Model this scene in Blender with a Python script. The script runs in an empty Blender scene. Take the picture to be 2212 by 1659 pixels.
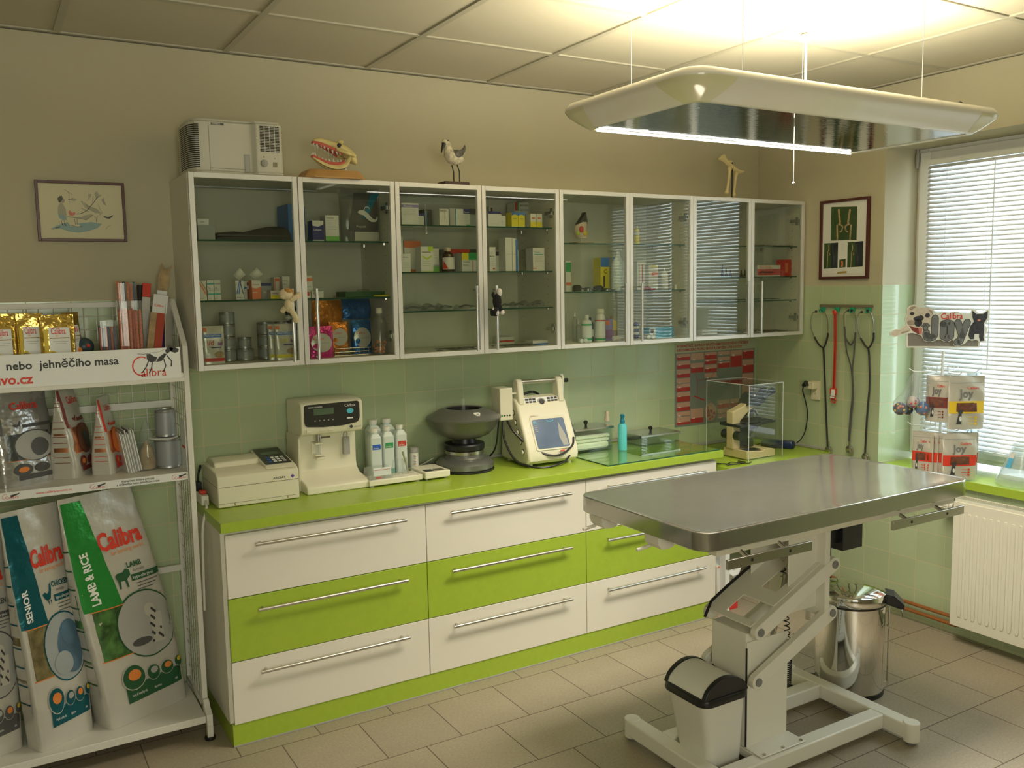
import bpy, math, random
from mathutils import Vector, Matrix, Euler
random.seed(7)
PI = math.pi
S = bpy.context.scene
COL = S.collection

# ---------------------------------------------------------------- camera
cam_d = bpy.data.cameras.new('camera')
cam_d.sensor_fit = 'HORIZONTAL'; cam_d.sensor_width = 36.0
cam_d.lens = 36.0 * 1926.09 / 2212.0
cam_d.clip_start = 0.05
cam = bpy.data.objects.new('camera', cam_d); COL.objects.link(cam)
_yaw, _pit, _rol = 0.5380, -0.1086, -0.0178
_f = Vector((math.sin(_yaw)*math.cos(_pit), math.cos(_yaw)*math.cos(_pit), math.sin(_pit)))
_r = Vector((math.cos(_yaw), -math.sin(_yaw), 0)); _u = _r.cross(_f)
_R = _r*math.cos(_rol) + _u*math.sin(_rol); _U = -_r*math.sin(_rol) + _u*math.cos(_rol)
cam.matrix_world = Matrix(((_R.x, _U.x, -_f.x, -3.8912), (_R.y, _U.y, -_f.y, -3.7318), (_R.z, _U.z, -_f.z, 1.6829), (0, 0, 0, 1)))
S.camera = cam

# ---------------------------------------------------------------- world, light, exposure
W = bpy.data.worlds.new('overcast_sky'); S.world = W; W.use_nodes = True
W.node_tree.nodes['Background'].inputs[0].default_value = (0.86, 0.95, 1.0, 1)
W.node_tree.nodes['Background'].inputs[1].default_value = 1.7
S.view_settings.view_transform = 'Standard'; S.view_settings.look = 'None'
S.view_settings.gamma = 1.0; S.view_settings.use_curve_mapping = False
S.view_settings.exposure = 0.14

def area(name, loc, rot, sx, sy, power, col):
    l = bpy.data.lights.new(name, 'AREA'); l.shape = 'RECTANGLE'; l.size = sx; l.size_y = sy
    l.energy = power; l.color = col
    o = bpy.data.objects.new(name, l); COL.objects.link(o); o.location = loc; o.rotation_euler = rot
    return o
# daylight outside the window behind the blind, and added fill outside the made-up window behind the camera
area('daylight_1', (0.75, -1.65, 1.75), (0, math.radians(98), 0), 1.7, 1.7, 50, (0.88, 0.97, 1.0))
area('fill_light', (-4.0, -5.75, 1.75), (math.radians(88), 0, 0), 1.7, 1.5, 60, (1.0, 0.90, 0.66))
# glow of the pendant lamp's upper tubes on the ceiling tiles
area('lamp_uplight', (-1.50, -1.55, 2.275), (math.radians(180), 0, 0), 1.15, 0.40, 30, (1.0, 0.90, 0.66))
# light the same lamp sends down through its louvre (cut off at flat angles)
_d = area('lamp_downlight', (-1.50, -1.575, 2.172), (0, 0, 0), 1.15, 0.42, 27, (1.0, 0.91, 0.74)); _d.data.spread = math.radians(125)

# ---------------------------------------------------------------- materials
MATS = {}
def mat(name, col, rough=0.5, metal=0.0, spec=0.5, trans=0.0, emit=None, es=1.0, noise=None, bump=None, coat=0.0, alpha=1.0, sss=None):
    m = bpy.data.materials.new(name); m.use_nodes = True; nt = m.node_tree; b = nt.nodes['Principled BSDF']
    b.inputs['Base Color'].default_value = (*col, 1); b.inputs['Roughness'].default_value = rough
    b.inputs['Metallic'].default_value = metal; b.inputs['Specular IOR Level'].default_value = spec
    b.inputs['Transmission Weight'].default_value = trans; b.inputs['Coat Weight'].default_value = coat
    b.inputs['Alpha'].default_value = alpha
    if emit: b.inputs['Emission Color'].default_value = (*emit, 1); b.inputs['Emission Strength'].default_value = es
    tc = None
    if noise or bump:
        tc = nt.nodes.new('ShaderNodeTexCoord')
    if noise:                                   # (scale, amount, detail)
        n = nt.nodes.new('ShaderNodeTexNoise'); n.inputs['Scale'].default_value = noise[0]
        n.inputs['Detail'].default_value = noise[2] if len(noise) > 2 else 3
        nt.links.new(tc.outputs['Object'], n.inputs['Vector'])
        r = nt.nodes.new('ShaderNodeMapRange'); r.inputs['From Min'].default_value = .3; r.inputs['From Max'].default_value = .7
        r.inputs['To Min'].default_value = 1-noise[1]; r.inputs['To Max'].default_value = 1+noise[1]*.6
        nt.links.new(n.outputs['Fac'], r.inputs['Value'])
        x = nt.nodes.new('ShaderNodeVectorMath'); x.operation = 'SCALE'; x.inputs[0].default_value = col
        nt.links.new(r.outputs[0], x.inputs['Scale']); nt.links.new(x.outputs[0], b.inputs['Base Color'])
    if bump:                                    # (scale, strength, stretch vector)
        n = nt.nodes.new('ShaderNodeTexNoise'); n.inputs['Scale'].default_value = bump[0]
        src = tc.outputs['Object']
        if len(bump) > 2:
            mp = nt.nodes.new('ShaderNodeMapping'); mp.inputs['Scale'].default_value = bump[2]
            nt.links.new(src, mp.inputs['Vector']); src = mp.outputs[0]
        nt.links.new(src, n.inputs['Vector'])
        bp = nt.nodes.new('ShaderNodeBump'); bp.inputs['Strength'].default_value = bump[1]; bp.inputs['Distance'].default_value = .01
        nt.links.new(n.outputs['Fac'], bp.inputs['Height']); nt.links.new(bp.outputs[0], b.inputs['Normal'])
    MATS[name] = m
    return m
def glass(name, tint, refl=1.0, rough=0.0, dens=0.0, ior=1.5):
    """thin clear sheet: see-through, with a Fresnel reflection; dens adds a milky film"""
    m = bpy.data.materials.new(name); m.use_nodes = True; nt = m.node_tree; nt.nodes.remove(nt.nodes['Principled BSDF'])
    out = nt.nodes['Material Output']
    t = nt.nodes.new('ShaderNodeBsdfTransparent'); t.inputs[0].default_value = (*tint, 1)
    g = nt.nodes.new('ShaderNodeBsdfGlossy'); g.inputs['Roughness'].default_value = rough; g.inputs[0].default_value = (refl, refl, refl, 1)
    F0 = ((ior-1)/(ior+1))**2; ge = nt.nodes.new('ShaderNodeNewGeometry')           # Schlick's curve, the same from both faces
    dt = nt.nodes.new('ShaderNodeVectorMath'); dt.operation = 'DOT_PRODUCT'; nt.links.new(ge.outputs['Normal'], dt.inputs[0]); nt.links.new(ge.outputs['Incoming'], dt.inputs[1])
    def M(op, a, b=None):
        q = nt.nodes.new('ShaderNodeMath'); q.operation = op
        for i, w in enumerate((a, b)):
            if isinstance(w, (int, float)): q.inputs[i].default_value = w
            elif w is not None: nt.links.new(w, q.inputs[i])
        return q.outputs[0]
    sch = M('ADD', M('MULTIPLY', M('POWER', M('SUBTRACT', 1.0, M('ABSOLUTE', dt.outputs['Value'])), 5.0), 1-F0), F0)
    mx = nt.nodes.new('ShaderNodeMixShader'); nt.links.new(sch, mx.inputs[0])
    nt.links.new(g.outputs[0], mx.inputs[2])
    if dens:
        d = nt.nodes.new('ShaderNodeBsdfDiffuse'); d.inputs[0].default_value = (.9, .93, .95, 1)
        m2 = nt.nodes.new('ShaderNodeMixShader'); m2.inputs[0].default_value = dens
        nt.links.new(t.outputs[0], m2.inputs[1]); nt.links.new(d.outputs[0], m2.inputs[2]); nt.links.new(m2.outputs[0], mx.inputs[1])
    else: nt.links.new(t.outputs[0], mx.inputs[1])
    nt.links.new(mx.outputs[0], out.inputs[0])
    MATS[name] = m
    return m
def tiled(name, col, grout, ox, oz, w, h, axes, offset=0.0, mortar=.0016, rough=.16, var=.06, bump=.0, speck=0, wave=0):
    """ceramic tiles: brick texture on object coordinates (axes picks the two world axes)"""
    m = bpy.data.materials.new(name); m.use_nodes = True; nt = m.node_tree; b = nt.nodes['Principled BSDF']; N = nt.nodes.new; L = nt.links.new
    tc = N('ShaderNodeTexCoord'); sp = N('ShaderNodeSeparateXYZ'); L(tc.outputs['Object'], sp.inputs[0])
    cb = N('ShaderNodeCombineXYZ')
    for k, (a, o) in enumerate(zip(axes, (ox, oz))):
        ad = N('ShaderNodeMath'); ad.operation = 'ADD'; ad.inputs[1].default_value = o; L(sp.outputs[a], ad.inputs[0]); L(ad.outputs[0], cb.inputs[k])
    br = N('ShaderNodeTexBrick'); br.offset = offset; br.offset_frequency = 2; br.squash = 1.0
    for k, v in (('Scale', 1), ('Mortar Size', mortar), ('Mortar Smooth', .1), ('Bias', 0), ('Brick Width', w), ('Row Height', h)): br.inputs[k].default_value = v
    br.inputs['Color1'].default_value = (*[c*(1-var) for c in col], 1); br.inputs['Color2'].default_value = (*[c*(1+var) for c in col], 1); br.inputs['Mortar'].default_value = (*grout, 1)
    L(cb.outputs[0], br.inputs['Vector'])
    src = br.outputs['Color']
    if speck:
        n = N('ShaderNodeTexNoise'); n.inputs['Scale'].default_value = speck; n.inputs['Detail'].default_value = 4; L(tc.outputs['Object'], n.inputs['Vector'])
        n2 = N('ShaderNodeTexNoise'); n2.inputs['Scale'].default_value = 2.5; n2.inputs['Detail'].default_value = 3; L(tc.outputs['Object'], n2.inputs['Vector'])
        r = N('ShaderNodeMapRange'); r.inputs['To Min'].default_value = .72; r.inputs['To Max'].default_value = 1.26; L(n.outputs['Fac'], r.inputs['Value'])
        r2 = N('ShaderNodeMapRange'); r2.inputs['To Min'].default_value = .85; r2.inputs['To Max'].default_value = 1.15; L(n2.outputs['Fac'], r2.inputs['Value'])
        mm = N('ShaderNodeMath'); mm.operation = 'MULTIPLY'; L(r.outputs[0], mm.inputs[0]); L(r2.outputs[0], mm.inputs[1])
        v = N('ShaderNodeVectorMath'); v.operation = 'SCALE'; L(src, v.inputs[0]); L(mm.outputs[0], v.inputs['Scale']); src = v.outputs[0]
    L(src, b.inputs['Base Color'])
    rr = N('ShaderNodeMapRange'); rr.inputs['To Min'].default_value = rough; rr.inputs['To Max'].default_value = .8; L(br.outputs['Fac'], rr.inputs['Value']); L(rr.outputs[0], b.inputs['Roughness'])
    bp = N('ShaderNodeBump'); bp.inputs['Strength'].default_value = .5; bp.inputs['Distance'].default_value = .0015; bp.invert = True; L(br.outputs['Fac'], bp.inputs['Height'])
    if wave:
        n = N('ShaderNodeTexNoise'); n.inputs['Scale'].default_value = 14; n.inputs['Detail'].default_value = 1; L(tc.outputs['Object'], n.inputs['Vector'])
        b2 = N('ShaderNodeBump'); b2.inputs['Strength'].default_value = wave; b2.inputs['Distance'].default_value = .01; L(n.outputs['Fac'], b2.inputs['Height']); L(bp.outputs[0], b2.inputs['Normal']); L(b2.outputs[0], b.inputs['Normal'])
    else: L(bp.outputs[0], b.inputs['Normal'])
    MATS[name] = m
    return m

mat('plaster', (.50, .46, .32), .9, noise=(3, .03), bump=(120, .04))
mat('shadow_gap', (.12, .11, .08), .9)  # dark strip colour, painted in for the shadow gap under the ceiling
mat('ceiling_tile', (.56, .515, .39), .95, bump=(400, .05))
mat('tbar', (.47, .44, .34), .6)
GT = (.44, .52, .32); GR = (.60, .54, .34)
tiled('tile_back', GT, GR, .8843, -1.6596, .15, .15, (0, 2), wave=.03)
tiled('tile_right', GT, GR, .0206, -1.6596, .15, .15, (1, 2), wave=.03)
tiled('tile_reveal', GT, GR, .02, -1.6596, .15, .15, (0, 2), wave=.03)
tiled('floor_tile', (.335, .285, .205), (.13, .10, .075), 2.1289, .5699, .3, .3, (0, 1), offset=.5, mortar=.0022, rough=.42, var=.05, speck=110)
mat('green', (.36, .50, .045), .33, noise=(40, .04))
mat('white_lam', (.78, .74, .65), .42)
mat('carcass', (.72, .69, .60), .5)
mat('alu', (.74, .73, .70), .38, .3)
mat('steel', (.55, .53, .50), .25, 1.0)
mat('steel_b', (.62, .60, .56), .3, 1.0, bump=(60, .1, (1, 60, 1)))
mat('dark', (.02, .02, .02), .5)
mat('black', (.012, .012, .014), .35)
mat('seal', (.38, .37, .34), .5)
glass('cab_glass', (.86, .88, .84), 1.0, ior=1.5)
glass('shelf_glass', (.86, .94, .89), 1.0)
glass('win_glass', (.95, .98, .98), 1.0)
mat('glass_edge', (.02, .09, .06), .15)
mat('upvc', (.80, .81, .80), .4)
mat('slat', (.80, .81, .82), .5)
mat('rad', (.80, .77, .66), .35)
mat('white_p', (.80,.78,.70), .4)
mat('copper', (.36, .13, .035), .35, .3)
# ---------------------------------------------------------------- mesh builder
class B:
    def __init__(s, m='plaster'):
        s.v = []; s.f = []; s.k = []; s.mats = []; s.m(m); s.M = Matrix()
    def m(s, name):
        if name not in s.mats: s.mats.append(name)
        s.c = s.mats.index(name); return s
    def at(s, x=0, y=0, z=0, rx=0, ry=0, rz=0, sc=1):
        s.M = Matrix.Translation((x, y, z)) @ Euler((rx, ry, rz)).to_matrix().to_4x4() @ Matrix.Scale(sc, 4); return s
    def add(s, vs, fs, m=None):
        if m: s.m(m)
        n = len(s.v); s.v += [tuple(s.M @ Vector(p)) for p in vs]
        for f in fs: s.f.append([n+i for i in f]); s.k.append(s.c)
        return s
    def box(s, x0, y0, z0, x1, y1, z1, m=None):
        x0, x1 = sorted((x0, x1)); y0, y1 = sorted((y0, y1)); z0, z1 = sorted((z0, z1))
        return s.add([(x0,y0,z0),(x1,y0,z0),(x1,y1,z0),(x0,y1,z0),(x0,y0,z1),(x1,y0,z1),(x1,y1,z1),(x0,y1,z1)],
            [(0,3,2,1),(4,5,6,7),(0,1,5,4),(1,2,6,5),(2,3,7,6),(3,0,4,7)], m)
    def frame(s, x0, z0, x1, z1, w, y0, y1, m=None, wz=None):          # rectangular ring in the xz plane
        wz = wz or w
        s.box(x0,y0,z0,x0+w,y1,z1,m); s.box(x1-w,y0,z0,x1,y1,z1,m); s.box(x0+w,y0,z0,x1-w,y1,z0+wz,m); s.box(x0+w,y0,z1-wz,x1-w,y1,z1,m); return s
    def poly(s, pts, m=None): return s.add(pts, [tuple(range(len(pts)))], m)
    def prism(s, pts, a, b, ax='z', m=None):                           # pts 2-D, extruded from a to b along ax
        n = len(pts)
        def P(p, t): return {'z': (p[0], p[1], t), 'y': (p[0], t, p[1]), 'x': (t, p[0], p[1])}[ax]
        return s.add([P(p, a) for p in pts]+[P(p, b) for p in pts], [tuple(range(n))[::-1], tuple(range(n, 2*n))]+[(i, (i+1)%n, n+(i+1)%n, n+i) for i in range(n)], m)
    def cyl(s, p0, p1, r0, r1=None, n=14, m=None, cap=True):
        r1 = r0 if r1 is None else r1; p0 = Vector(p0); p1 = Vector(p1); d = (p1-p0).normalized()
        a = d.orthogonal().normalized(); b = d.cross(a); vs = []
        for p, r in ((p0, r0), (p1, r1)): vs += [p+(a*math.cos(2*PI*i/n)+b*math.sin(2*PI*i/n))*r for i in range(n)]
        fs = [(i, (i+1)%n, n+(i+1)%n, n+i) for i in range(n)]
        if cap: fs += [tuple(range(n))[::-1], tuple(range(n, 2*n))]
        return s.add(vs, fs, m)
    def tube(s, pts, r, n=8, m=None, closed=False, flat=None):         # r number or list; flat=(a,b) ellipse factors
        pts = [Vector(p) for p in pts]; N = len(pts); vs = []; a = None
        for i, p in enumerate(pts):
            q0 = pts[(i-1)%N] if (i or closed) else p; q1 = pts[(i+1)%N] if (i < N-1 or closed) else p
            d = (q1-q0).normalized()
            if a is None: a = d.orthogonal().normalized()
            a = (a-d*a.dot(d)).normalized(); b = d.cross(a); R = r[i] if isinstance(r, (list, tuple)) else r
            fa, fb = flat or (1, 1)
            vs += [p+(a*math.cos(2*PI*j/n)*fa+b*math.sin(2*PI*j/n)*fb)*R for j in range(n)]
        fs = []
        for i in range(N if closed else N-1):
            k = (i+1)%N
            fs += [(i*n+j, i*n+(j+1)%n, k*n+(j+1)%n, k*n+j) for j in range(n)]
        if not closed: fs += [tuple(range(n))[::-1], tuple(range((N-1)*n, N*n))]
        return s.add(vs, fs, m)
    def lathe(s, prof, c=(0, 0, 0), n=28, m=None, sx=1, sy=1, cap=True):
        vs = [(c[0]+r*sx*math.cos(2*PI*i/n), c[1]+r*sy*math.sin(2*PI*i/n), c[2]+z) for r, z in prof for i in range(n)]
        fs = [(j*n+i, j*n+(i+1)%n, (j+1)*n+(i+1)%n, (j+1)*n+i) for j in range(len(prof)-1) for i in range(n)]
        if cap:
            fs.append(tuple(range(n))[::-1]); fs.append(tuple(range((len(prof)-1)*n, len(prof)*n)))
        return s.add(vs, fs, m)
    def sph(s, c, r, n=12, m=None):
        if not isinstance(r, (tuple, list)): r = (r, r, r)
        vs = []; h = n//2
        for j in range(1, h):
            t = PI*j/h; vs += [(c[0]+r[0]*math.sin(t)*math.cos(2*PI*i/n), c[1]+r[1]*math.sin(t)*math.sin(2*PI*i/n), c[2]+r[2]*math.cos(t)) for i in range(n)]
        fs = [(j*n+i, (j+1)*n+i, (j+1)*n+(i+1)%n, j*n+(i+1)%n) for j in range(h-2) for i in range(n)]
        T = len(vs); vs += [(c[0], c[1], c[2]+r[2]), (c[0], c[1], c[2]-r[2])]
        fs += [(T, i, (i+1)%n) for i in range(n)]+[(T+1, (h-2)*n+(i+1)%n, (h-2)*n+i) for i in range(n)]
        return s.add(vs, fs, m)
    def rbox(s, x0, y0, x1, y1, z0, z1, r, n=5, m=None, top=1.0):      # box with rounded vertical corners
        pts = rrect(x0, y0, x1, y1, r, n)
        if top == 1.0: return s.prism(pts, z0, z1, 'z', m)
        cx, cy = (x0+x1)/2, (y0+y1)/2; N = len(pts)
        return s.add([(p[0], p[1], z0) for p in pts]+[(cx+(p[0]-cx)*top, cy+(p[1]-cy)*top, z1) for p in pts], [tuple(range(N))[::-1], tuple(range(N, 2*N))]+[(i, (i+1)%N, N+(i+1)%N, N+i) for i in range(N)], m)
    def loft(s, rings, m=None, cap=True, closed=True):
        n = len(rings[0]); vs = [p for r in rings for p in r]
        fs = [(j*n+i, j*n+(i+1)%n, (j+1)*n+(i+1)%n, (j+1)*n+i) for j in range(len(rings)-1) for i in range(n if closed else n-1)]
        if cap: fs += [tuple(range(n))[::-1], tuple(range((len(rings)-1)*n, len(rings)*n))]
        return s.add(vs, fs, m)
    def grid(s, fn, nu, nv, m=None, wrap=False):
        vs = [fn(i/nu, j/nv) for j in range(nv+1) for i in range(nu+1)]
        return s.add(vs, [(j*(nu+1)+i, j*(nu+1)+i+1, (j+1)*(nu+1)+i+1, (j+1)*(nu+1)+i) for j in range(nv) for i in range(nu)], m)
    # ---- printing on a surface: fn maps (u,v) in metres to a point, slightly proud of it
    def prect(s, fn, u0, v0, u1, v1, m=None, n=1, k=None):
        k = k or n
        return s.grid(lambda a, b: fn(u0+(u1-u0)*a, v0+(v1-v0)*b), n, k, m)
    def ppoly(s, fn, pts, m=None): return s.poly([fn(u, v) for u, v in pts], m)
    def pell(s, fn, cu, cv, ru, rv, m=None, n=20, rings=1):
        vs = [fn(cu, cv)]; fs = []
        for r in range(1, rings+1):
            vs += [fn(cu+ru*r/rings*math.cos(2*PI*i/n), cv+rv*r/rings*math.sin(2*PI*i/n)) for i in range(n)]
        fs += [(0, 1+i, 1+(i+1)%n) for i in range(n)]
        for r in range(1, rings): fs += [(1+(r-1)*n+i, 1+r*n+i, 1+r*n+(i+1)%n, 1+(r-1)*n+(i+1)%n) for i in range(n)]
        return s.add(vs, fs, m)
    def pline(s, fn, pts, w, m=None):                                  # painted stroke of width w
        for (a, b), (c, d) in zip(pts, pts[1:]):
            L = math.hypot(c-a, d-b) or 1; x, y = -(d-b)/L*w/2, (c-a)/L*w/2
            s.poly([fn(a+x, b+y), fn(a-x, b-y), fn(c-x, d-y), fn(c+x, d+y)], m)
        return s
    def text(s, fn, txt, u, v, size, m=None, bold=0.0, al='LEFT', rot=0.0, sx=1.0, shear=0.0):
        vs, fs = glyphs(txt, bold, al); c, d = math.cos(rot), math.sin(rot)
        return s.add([fn(u+((x*sx+y*shear)*c-y*d)*size, v+((x*sx+y*shear)*d+y*c)*size) for x, y in vs], fs, m)
    def build(s, name, parent=None, o=None, bevel=0, seg=2, smooth=True, ang=35, solid=0, sub=0):
        o = Vector(o) if o is not None else (ROOT.get(parent.name, Vector((0,0,0))) if parent else Vector((0,0,0)))
        me = bpy.data.meshes.new(name)
        me.from_pydata([tuple(Vector(p)-o) for p in s.v], [], s.f)
        for n in s.mats: me.materials.append(MATS[n])
        me.polygons.foreach_set('material_index', s.k)
        if smooth:
            me.polygons.foreach_set('use_smooth', [True]*len(s.f)); me.set_sharp_from_angle(angle=math.radians(ang))
        me.update(); ob = bpy.data.objects.new(name, me); COL.objects.link(ob)
        if parent:
            ob.parent = parent; ROOT[ob.name] = o
        else: ob.location = o; ROOT[ob.name] = o
        if bevel:
            md = ob.modifiers.new('bevel', 'BEVEL'); md.width = bevel; md.segments = seg; md.limit_method = 'ANGLE'; md.angle_limit = math.radians(40)
        if solid:
            md = ob.modifiers.new('solid', 'SOLIDIFY'); md.thickness = solid; md.offset = 0
        if sub:
            md = ob.modifiers.new('sub', 'SUBSURF'); md.levels = sub; md.render_levels = sub
        return ob
ROOT = {}
_G = {}
def glyphs(txt, bold=0.0, al='LEFT'):
    key = (txt, bold, al)
    if key in _G: return _G[key]
    cu = bpy.data.curves.new('t', 'FONT'); cu.body = txt; cu.size = 1; cu.resolution_u = 2; cu.offset = bold; cu.align_x = al
    ob = bpy.data.objects.new('t', cu); COL.objects.link(ob)
    dg = bpy.context.evaluated_depsgraph_get(); me = ob.evaluated_get(dg).to_mesh()
    r = ([(v.co.x, v.co.y) for v in me.vertices], [tuple(p.vertices) for p in me.polygons])
    ob.evaluated_get(dg).to_mesh_clear(); bpy.data.objects.remove(ob); bpy.data.curves.remove(cu)
    _G[key] = r
    return r
def sm(pts, n=5):                                                      # Catmull-Rom through the points
    P = [Vector(p) for p in pts]; P = [P[0]*2-P[1]]+P+[P[-1]*2-P[-2]]; out = []
    for i in range(1, len(P)-2):
        a, b, c, d = P[i-1:i+3]
        for k in range(n):
            t = k/n; out.append(.5*((2*b)+(c-a)*t+(2*a-5*b+4*c-d)*t*t+(3*b-a-3*c+d)*t**3))
    return out+[P[-2]]
def rrect(x0, y0, x1, y1, r, n=5):
    pts = []
    for cx, cy, a in ((x1-r, y0+r, -90), (x1-r, y1-r, 0), (x0+r, y1-r, 90), (x0+r, y0+r, 180)):
        pts += [(cx+r*math.cos(math.radians(a+90*i/n)), cy+r*math.sin(math.radians(a+90*i/n))) for i in range(n+1)]
    return pts
def tag(o, label=None, cat=None, group=None, kind=None):
    for k, v in (('label', label), ('category', cat), ('group', group), ('kind', kind)):
        if v: o[k] = v
    return o
def thing(name, label, cat, loc=(0, 0, 0), group=None):
    o = bpy.data.objects.new(name, None); COL.objects.link(o); o.location = loc; o.empty_display_size = .05
    ROOT[o.name] = Vector(loc); return tag(o, label, cat, group)
def struct(name, b, **k): return tag(b.build(name, **k), kind='structure')
def dup(root, loc, rz=None, label=None, group=None, scale=None):
    def cp(o, par):
        c = o.copy(); COL.objects.link(c)
        if par: c.parent = par
        for ch in [x for x in bpy.data.objects if x.parent == o and x is not c]: cp(ch, c)
        return c
    r = cp(root, None); r.location = loc; ROOT[r.name] = Vector(loc)
    if rz is not None: r.rotation_euler.z = rz
    if scale: r.scale = scale
    if label: r['label'] = label
    if group: r['group'] = group
    return r
def flat(ax, off, sg=1, e=.0008):
    """surface functions: fy(u,v) on a wall facing -y, fx(u,v) on a wall facing -x (u runs towards -y)"""
    if ax == 'y': return lambda u, v: (u, off-e, v)
    if ax == 'x': return lambda u, v: (off-e, -u, v)
    if ax == 'z': return lambda u, v: (u, v, off+e)
# ---------------------------------------------------------------- room shell
H = 2.6294; TZ = 1.6596; XL, YF = -5.3, -5.4; YW = -0.8385; WY = -2.45; XR = 0.26; SZ = 0.752; WT = 2.335
b = B('floor_tile'); b.box(XL, YF, -.06, .30, .10, 0); struct('floor', b)
b = B('ceiling_tile'); b.box(XL, YF, H+.006, .30, .10, H+.06)
x = -3.5711
while x < 0:
    if x > XL: b.box(x-.012, YF, H, x+.012, 0, H+.006, 'tbar')
    x += .6
x = -3.5711-.6
while x > XL: b.box(x-.012, YF, H, x+.012, 0, H+.006, 'tbar'); x -= .6
y = -.5613
while y > YF: b.box(XL, y-.012, H+.0006, 0, y+.012, H+.0066, 'tbar'); y -= .6
b.box(XL, -.02, H-.0006, 0, 0, H+.005, 'tbar'); b.box(-.02, YF, H-.0012, 0, -.02, H+.005, 'tbar')
struct('ceiling', b)
b = B('plaster'); b.box(XL, .0, TZ, .12, .12, H); b.box(XL, 0, 0, .12, .12, TZ, 'tile_back')
b.box(XL, -.003, H-.004, 0, 0, H, 'shadow_gap'); struct('wall_back', b)
# right wall: pier beside the corner, parapet under the window, lintel, and the wall beyond with a second opening
b = B('plaster'); b.box(0, YW, TZ, XR+.06, 0, H); b.box(0, YW, 0, .12, 0, TZ, 'tile_right'); b.box(.12, YW, 0, XR+.06, 0, TZ, 'tile_right')
b.box(0, WY, 0, XR+.06, YW, SZ-.03, 'tile_right'); b.box(0, WY, WT, XR+.06, YW, H, 'plaster')
b.box(0, -3.35, 0, XR+.06, WY, TZ, 'tile_right'); b.box(0, -3.35, TZ, XR+.06, WY, H, 'plaster')
b.box(0, YF, 0, XR+.06, -3.35, TZ, 'tile_right'); b.box(0, YF, TZ, XR+.06, -3.35, H, 'plaster')
b.box(-.003, YF, H-.004, 0, 0, H, 'shadow_gap')
b.box(.0005, YW-.0015, 0, XR, YW, TZ, 'tile_reveal')
struct('wall_right', b)
b = B('plaster'); b.box(XL-.12, YF, 0, XL, .12, H); struct('wall_left', b)
b = B('plaster'); b.box(XL, YF-.12, 0, XR, YF, .9); b.box(XL, YF-.12, 2.4, XR, YF, H); b.box(XL, YF-.12, .9, -4.9, YF, 2.4); b.box(-3.1, YF-.12, .9, XR, YF, 2.4); struct('wall_front', b)
# window: white plastic frame, two sashes, glass
wn = thing('window_1', None, None, (XR, YW, .79)); wn['kind'] = 'structure'
b = B('upvc')
def yframe(b, y0, z0, y1, z1, w, x0, x1, m=None):
    b.box(x0, y0, z0, x1, y0+w, z1, m); b.box(x0, y1-w, z0, x1, y1, z1, m); b.box(x0, y0+w, z0, x1, y1-w, z0+w, m); b.box(x0, y0+w, z1-w, x1, y1-w, z1, m)
yframe(b, WY, .785, YW-.001, WT, .055, XR-.005, XR+.055)
b.box(XR-.005, -1.70, .84, XR+.055, -1.59, WT-.055)
b.build('window_frame', wn, bevel=.003)
for y0, y1 in ((-1.64, -.86), (-2.43, -1.65)):
    b = B('upvc'); yframe(b, y0, .81, y1, 2.315, .062, XR-.022, XR+.04)
    sa = b.build('window_sash', wn, bevel=.004)
    b = B('win_glass'); b.box(XR+.012, y0+.06, .87, XR+.016, y1-.06, 2.255); b.build('pane', sa)
b = B('upvc'); b.cyl((XR-.03, YW-.013, 2.335), (XR-.03, YW-.013, 2.24), .006, m='seal'); b.cyl((XR-.03, YW-.013, 2.31), (XR-.03, YW-.013, 2.265), .009)
b.build('hinge', wn)
# unseen window, added behind the camera to bring fill light to the left side
wn = thing('fill_window', None, None, (-4.0, YF, .9)); wn['kind'] = 'structure'
b = B('upvc'); b.frame(-4.9, .9, -3.1, 2.4, .06, YF-.06, YF-.01); b.box(-4.05, YF-.06, .96, -3.95, YF-.01, 2.34); b.build('window_frame', wn)
b = B('win_glass'); b.box(-4.84, YF-.04, .96, -3.16, YF-.036, 2.34); b.build('pane', wn)
# green window board
b = B('green'); b.box(-.022, WY, .712, XR-.005, YW, .752); tag(b.build('window_sill', o=(0, YW, .712), bevel=.002), 'bright green laminated window sill board above the radiator', 'window sill')
# venetian blinds, one to each sash
for i, (y0, y1) in enumerate(((-1.60, -.925), (-2.39, -1.69))):
    bl = thing('venetian_blind', ('white venetian blind nearest the corner, pulled down behind the pet treat display', 'white venetian blind on the far sash of the window')[i], 'blind', (XR-.04, y1, 2.25), 'venetian blinds')
    b = B('upvc'); b.box(XR-.055, y0, 2.245, XR-.025, y1, 2.27); b.build('headrail', bl)
    b = B('slat'); t = math.radians(-46)
    for k in range(64):
        z = 2.235-k*.0217
        pts = [(.0125*a, .0016*(1-a*a)) for a in (-1, -.5, 0, .5, 1)]
        b.at(XR-.041, 0, z, ry=t)
        b.add([(p[0], yy, p[1]) for yy in (y0, y1) for p in pts], [(q, q+1, q+6, q+5) for q in range(4)])
    b.build('slats', bl, solid=.0006)
    b = B('upvc')
    for yy in (y1-.105, (y0+y1)/2+.02, y0+.1): b.cyl((XR-.054, yy, 2.25), (XR-.054, yy, .86), .0009, n=5); b.cyl((XR-.028, yy, 2.25), (XR-.028, yy, .86), .0009, n=5)
    b.build('ladder_cord', bl)
    b = B('upvc'); b.box(XR-.054, y0, .845, XR-.028, y1, .858); b.build('bottom_rail', bl)
    b = B('upvc'); b.cyl((XR-.062, y1-.35, 2.24), (XR-.062, y1-.35, 1.25), .003, n=6); b.build('tilt_wand', bl)
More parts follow.
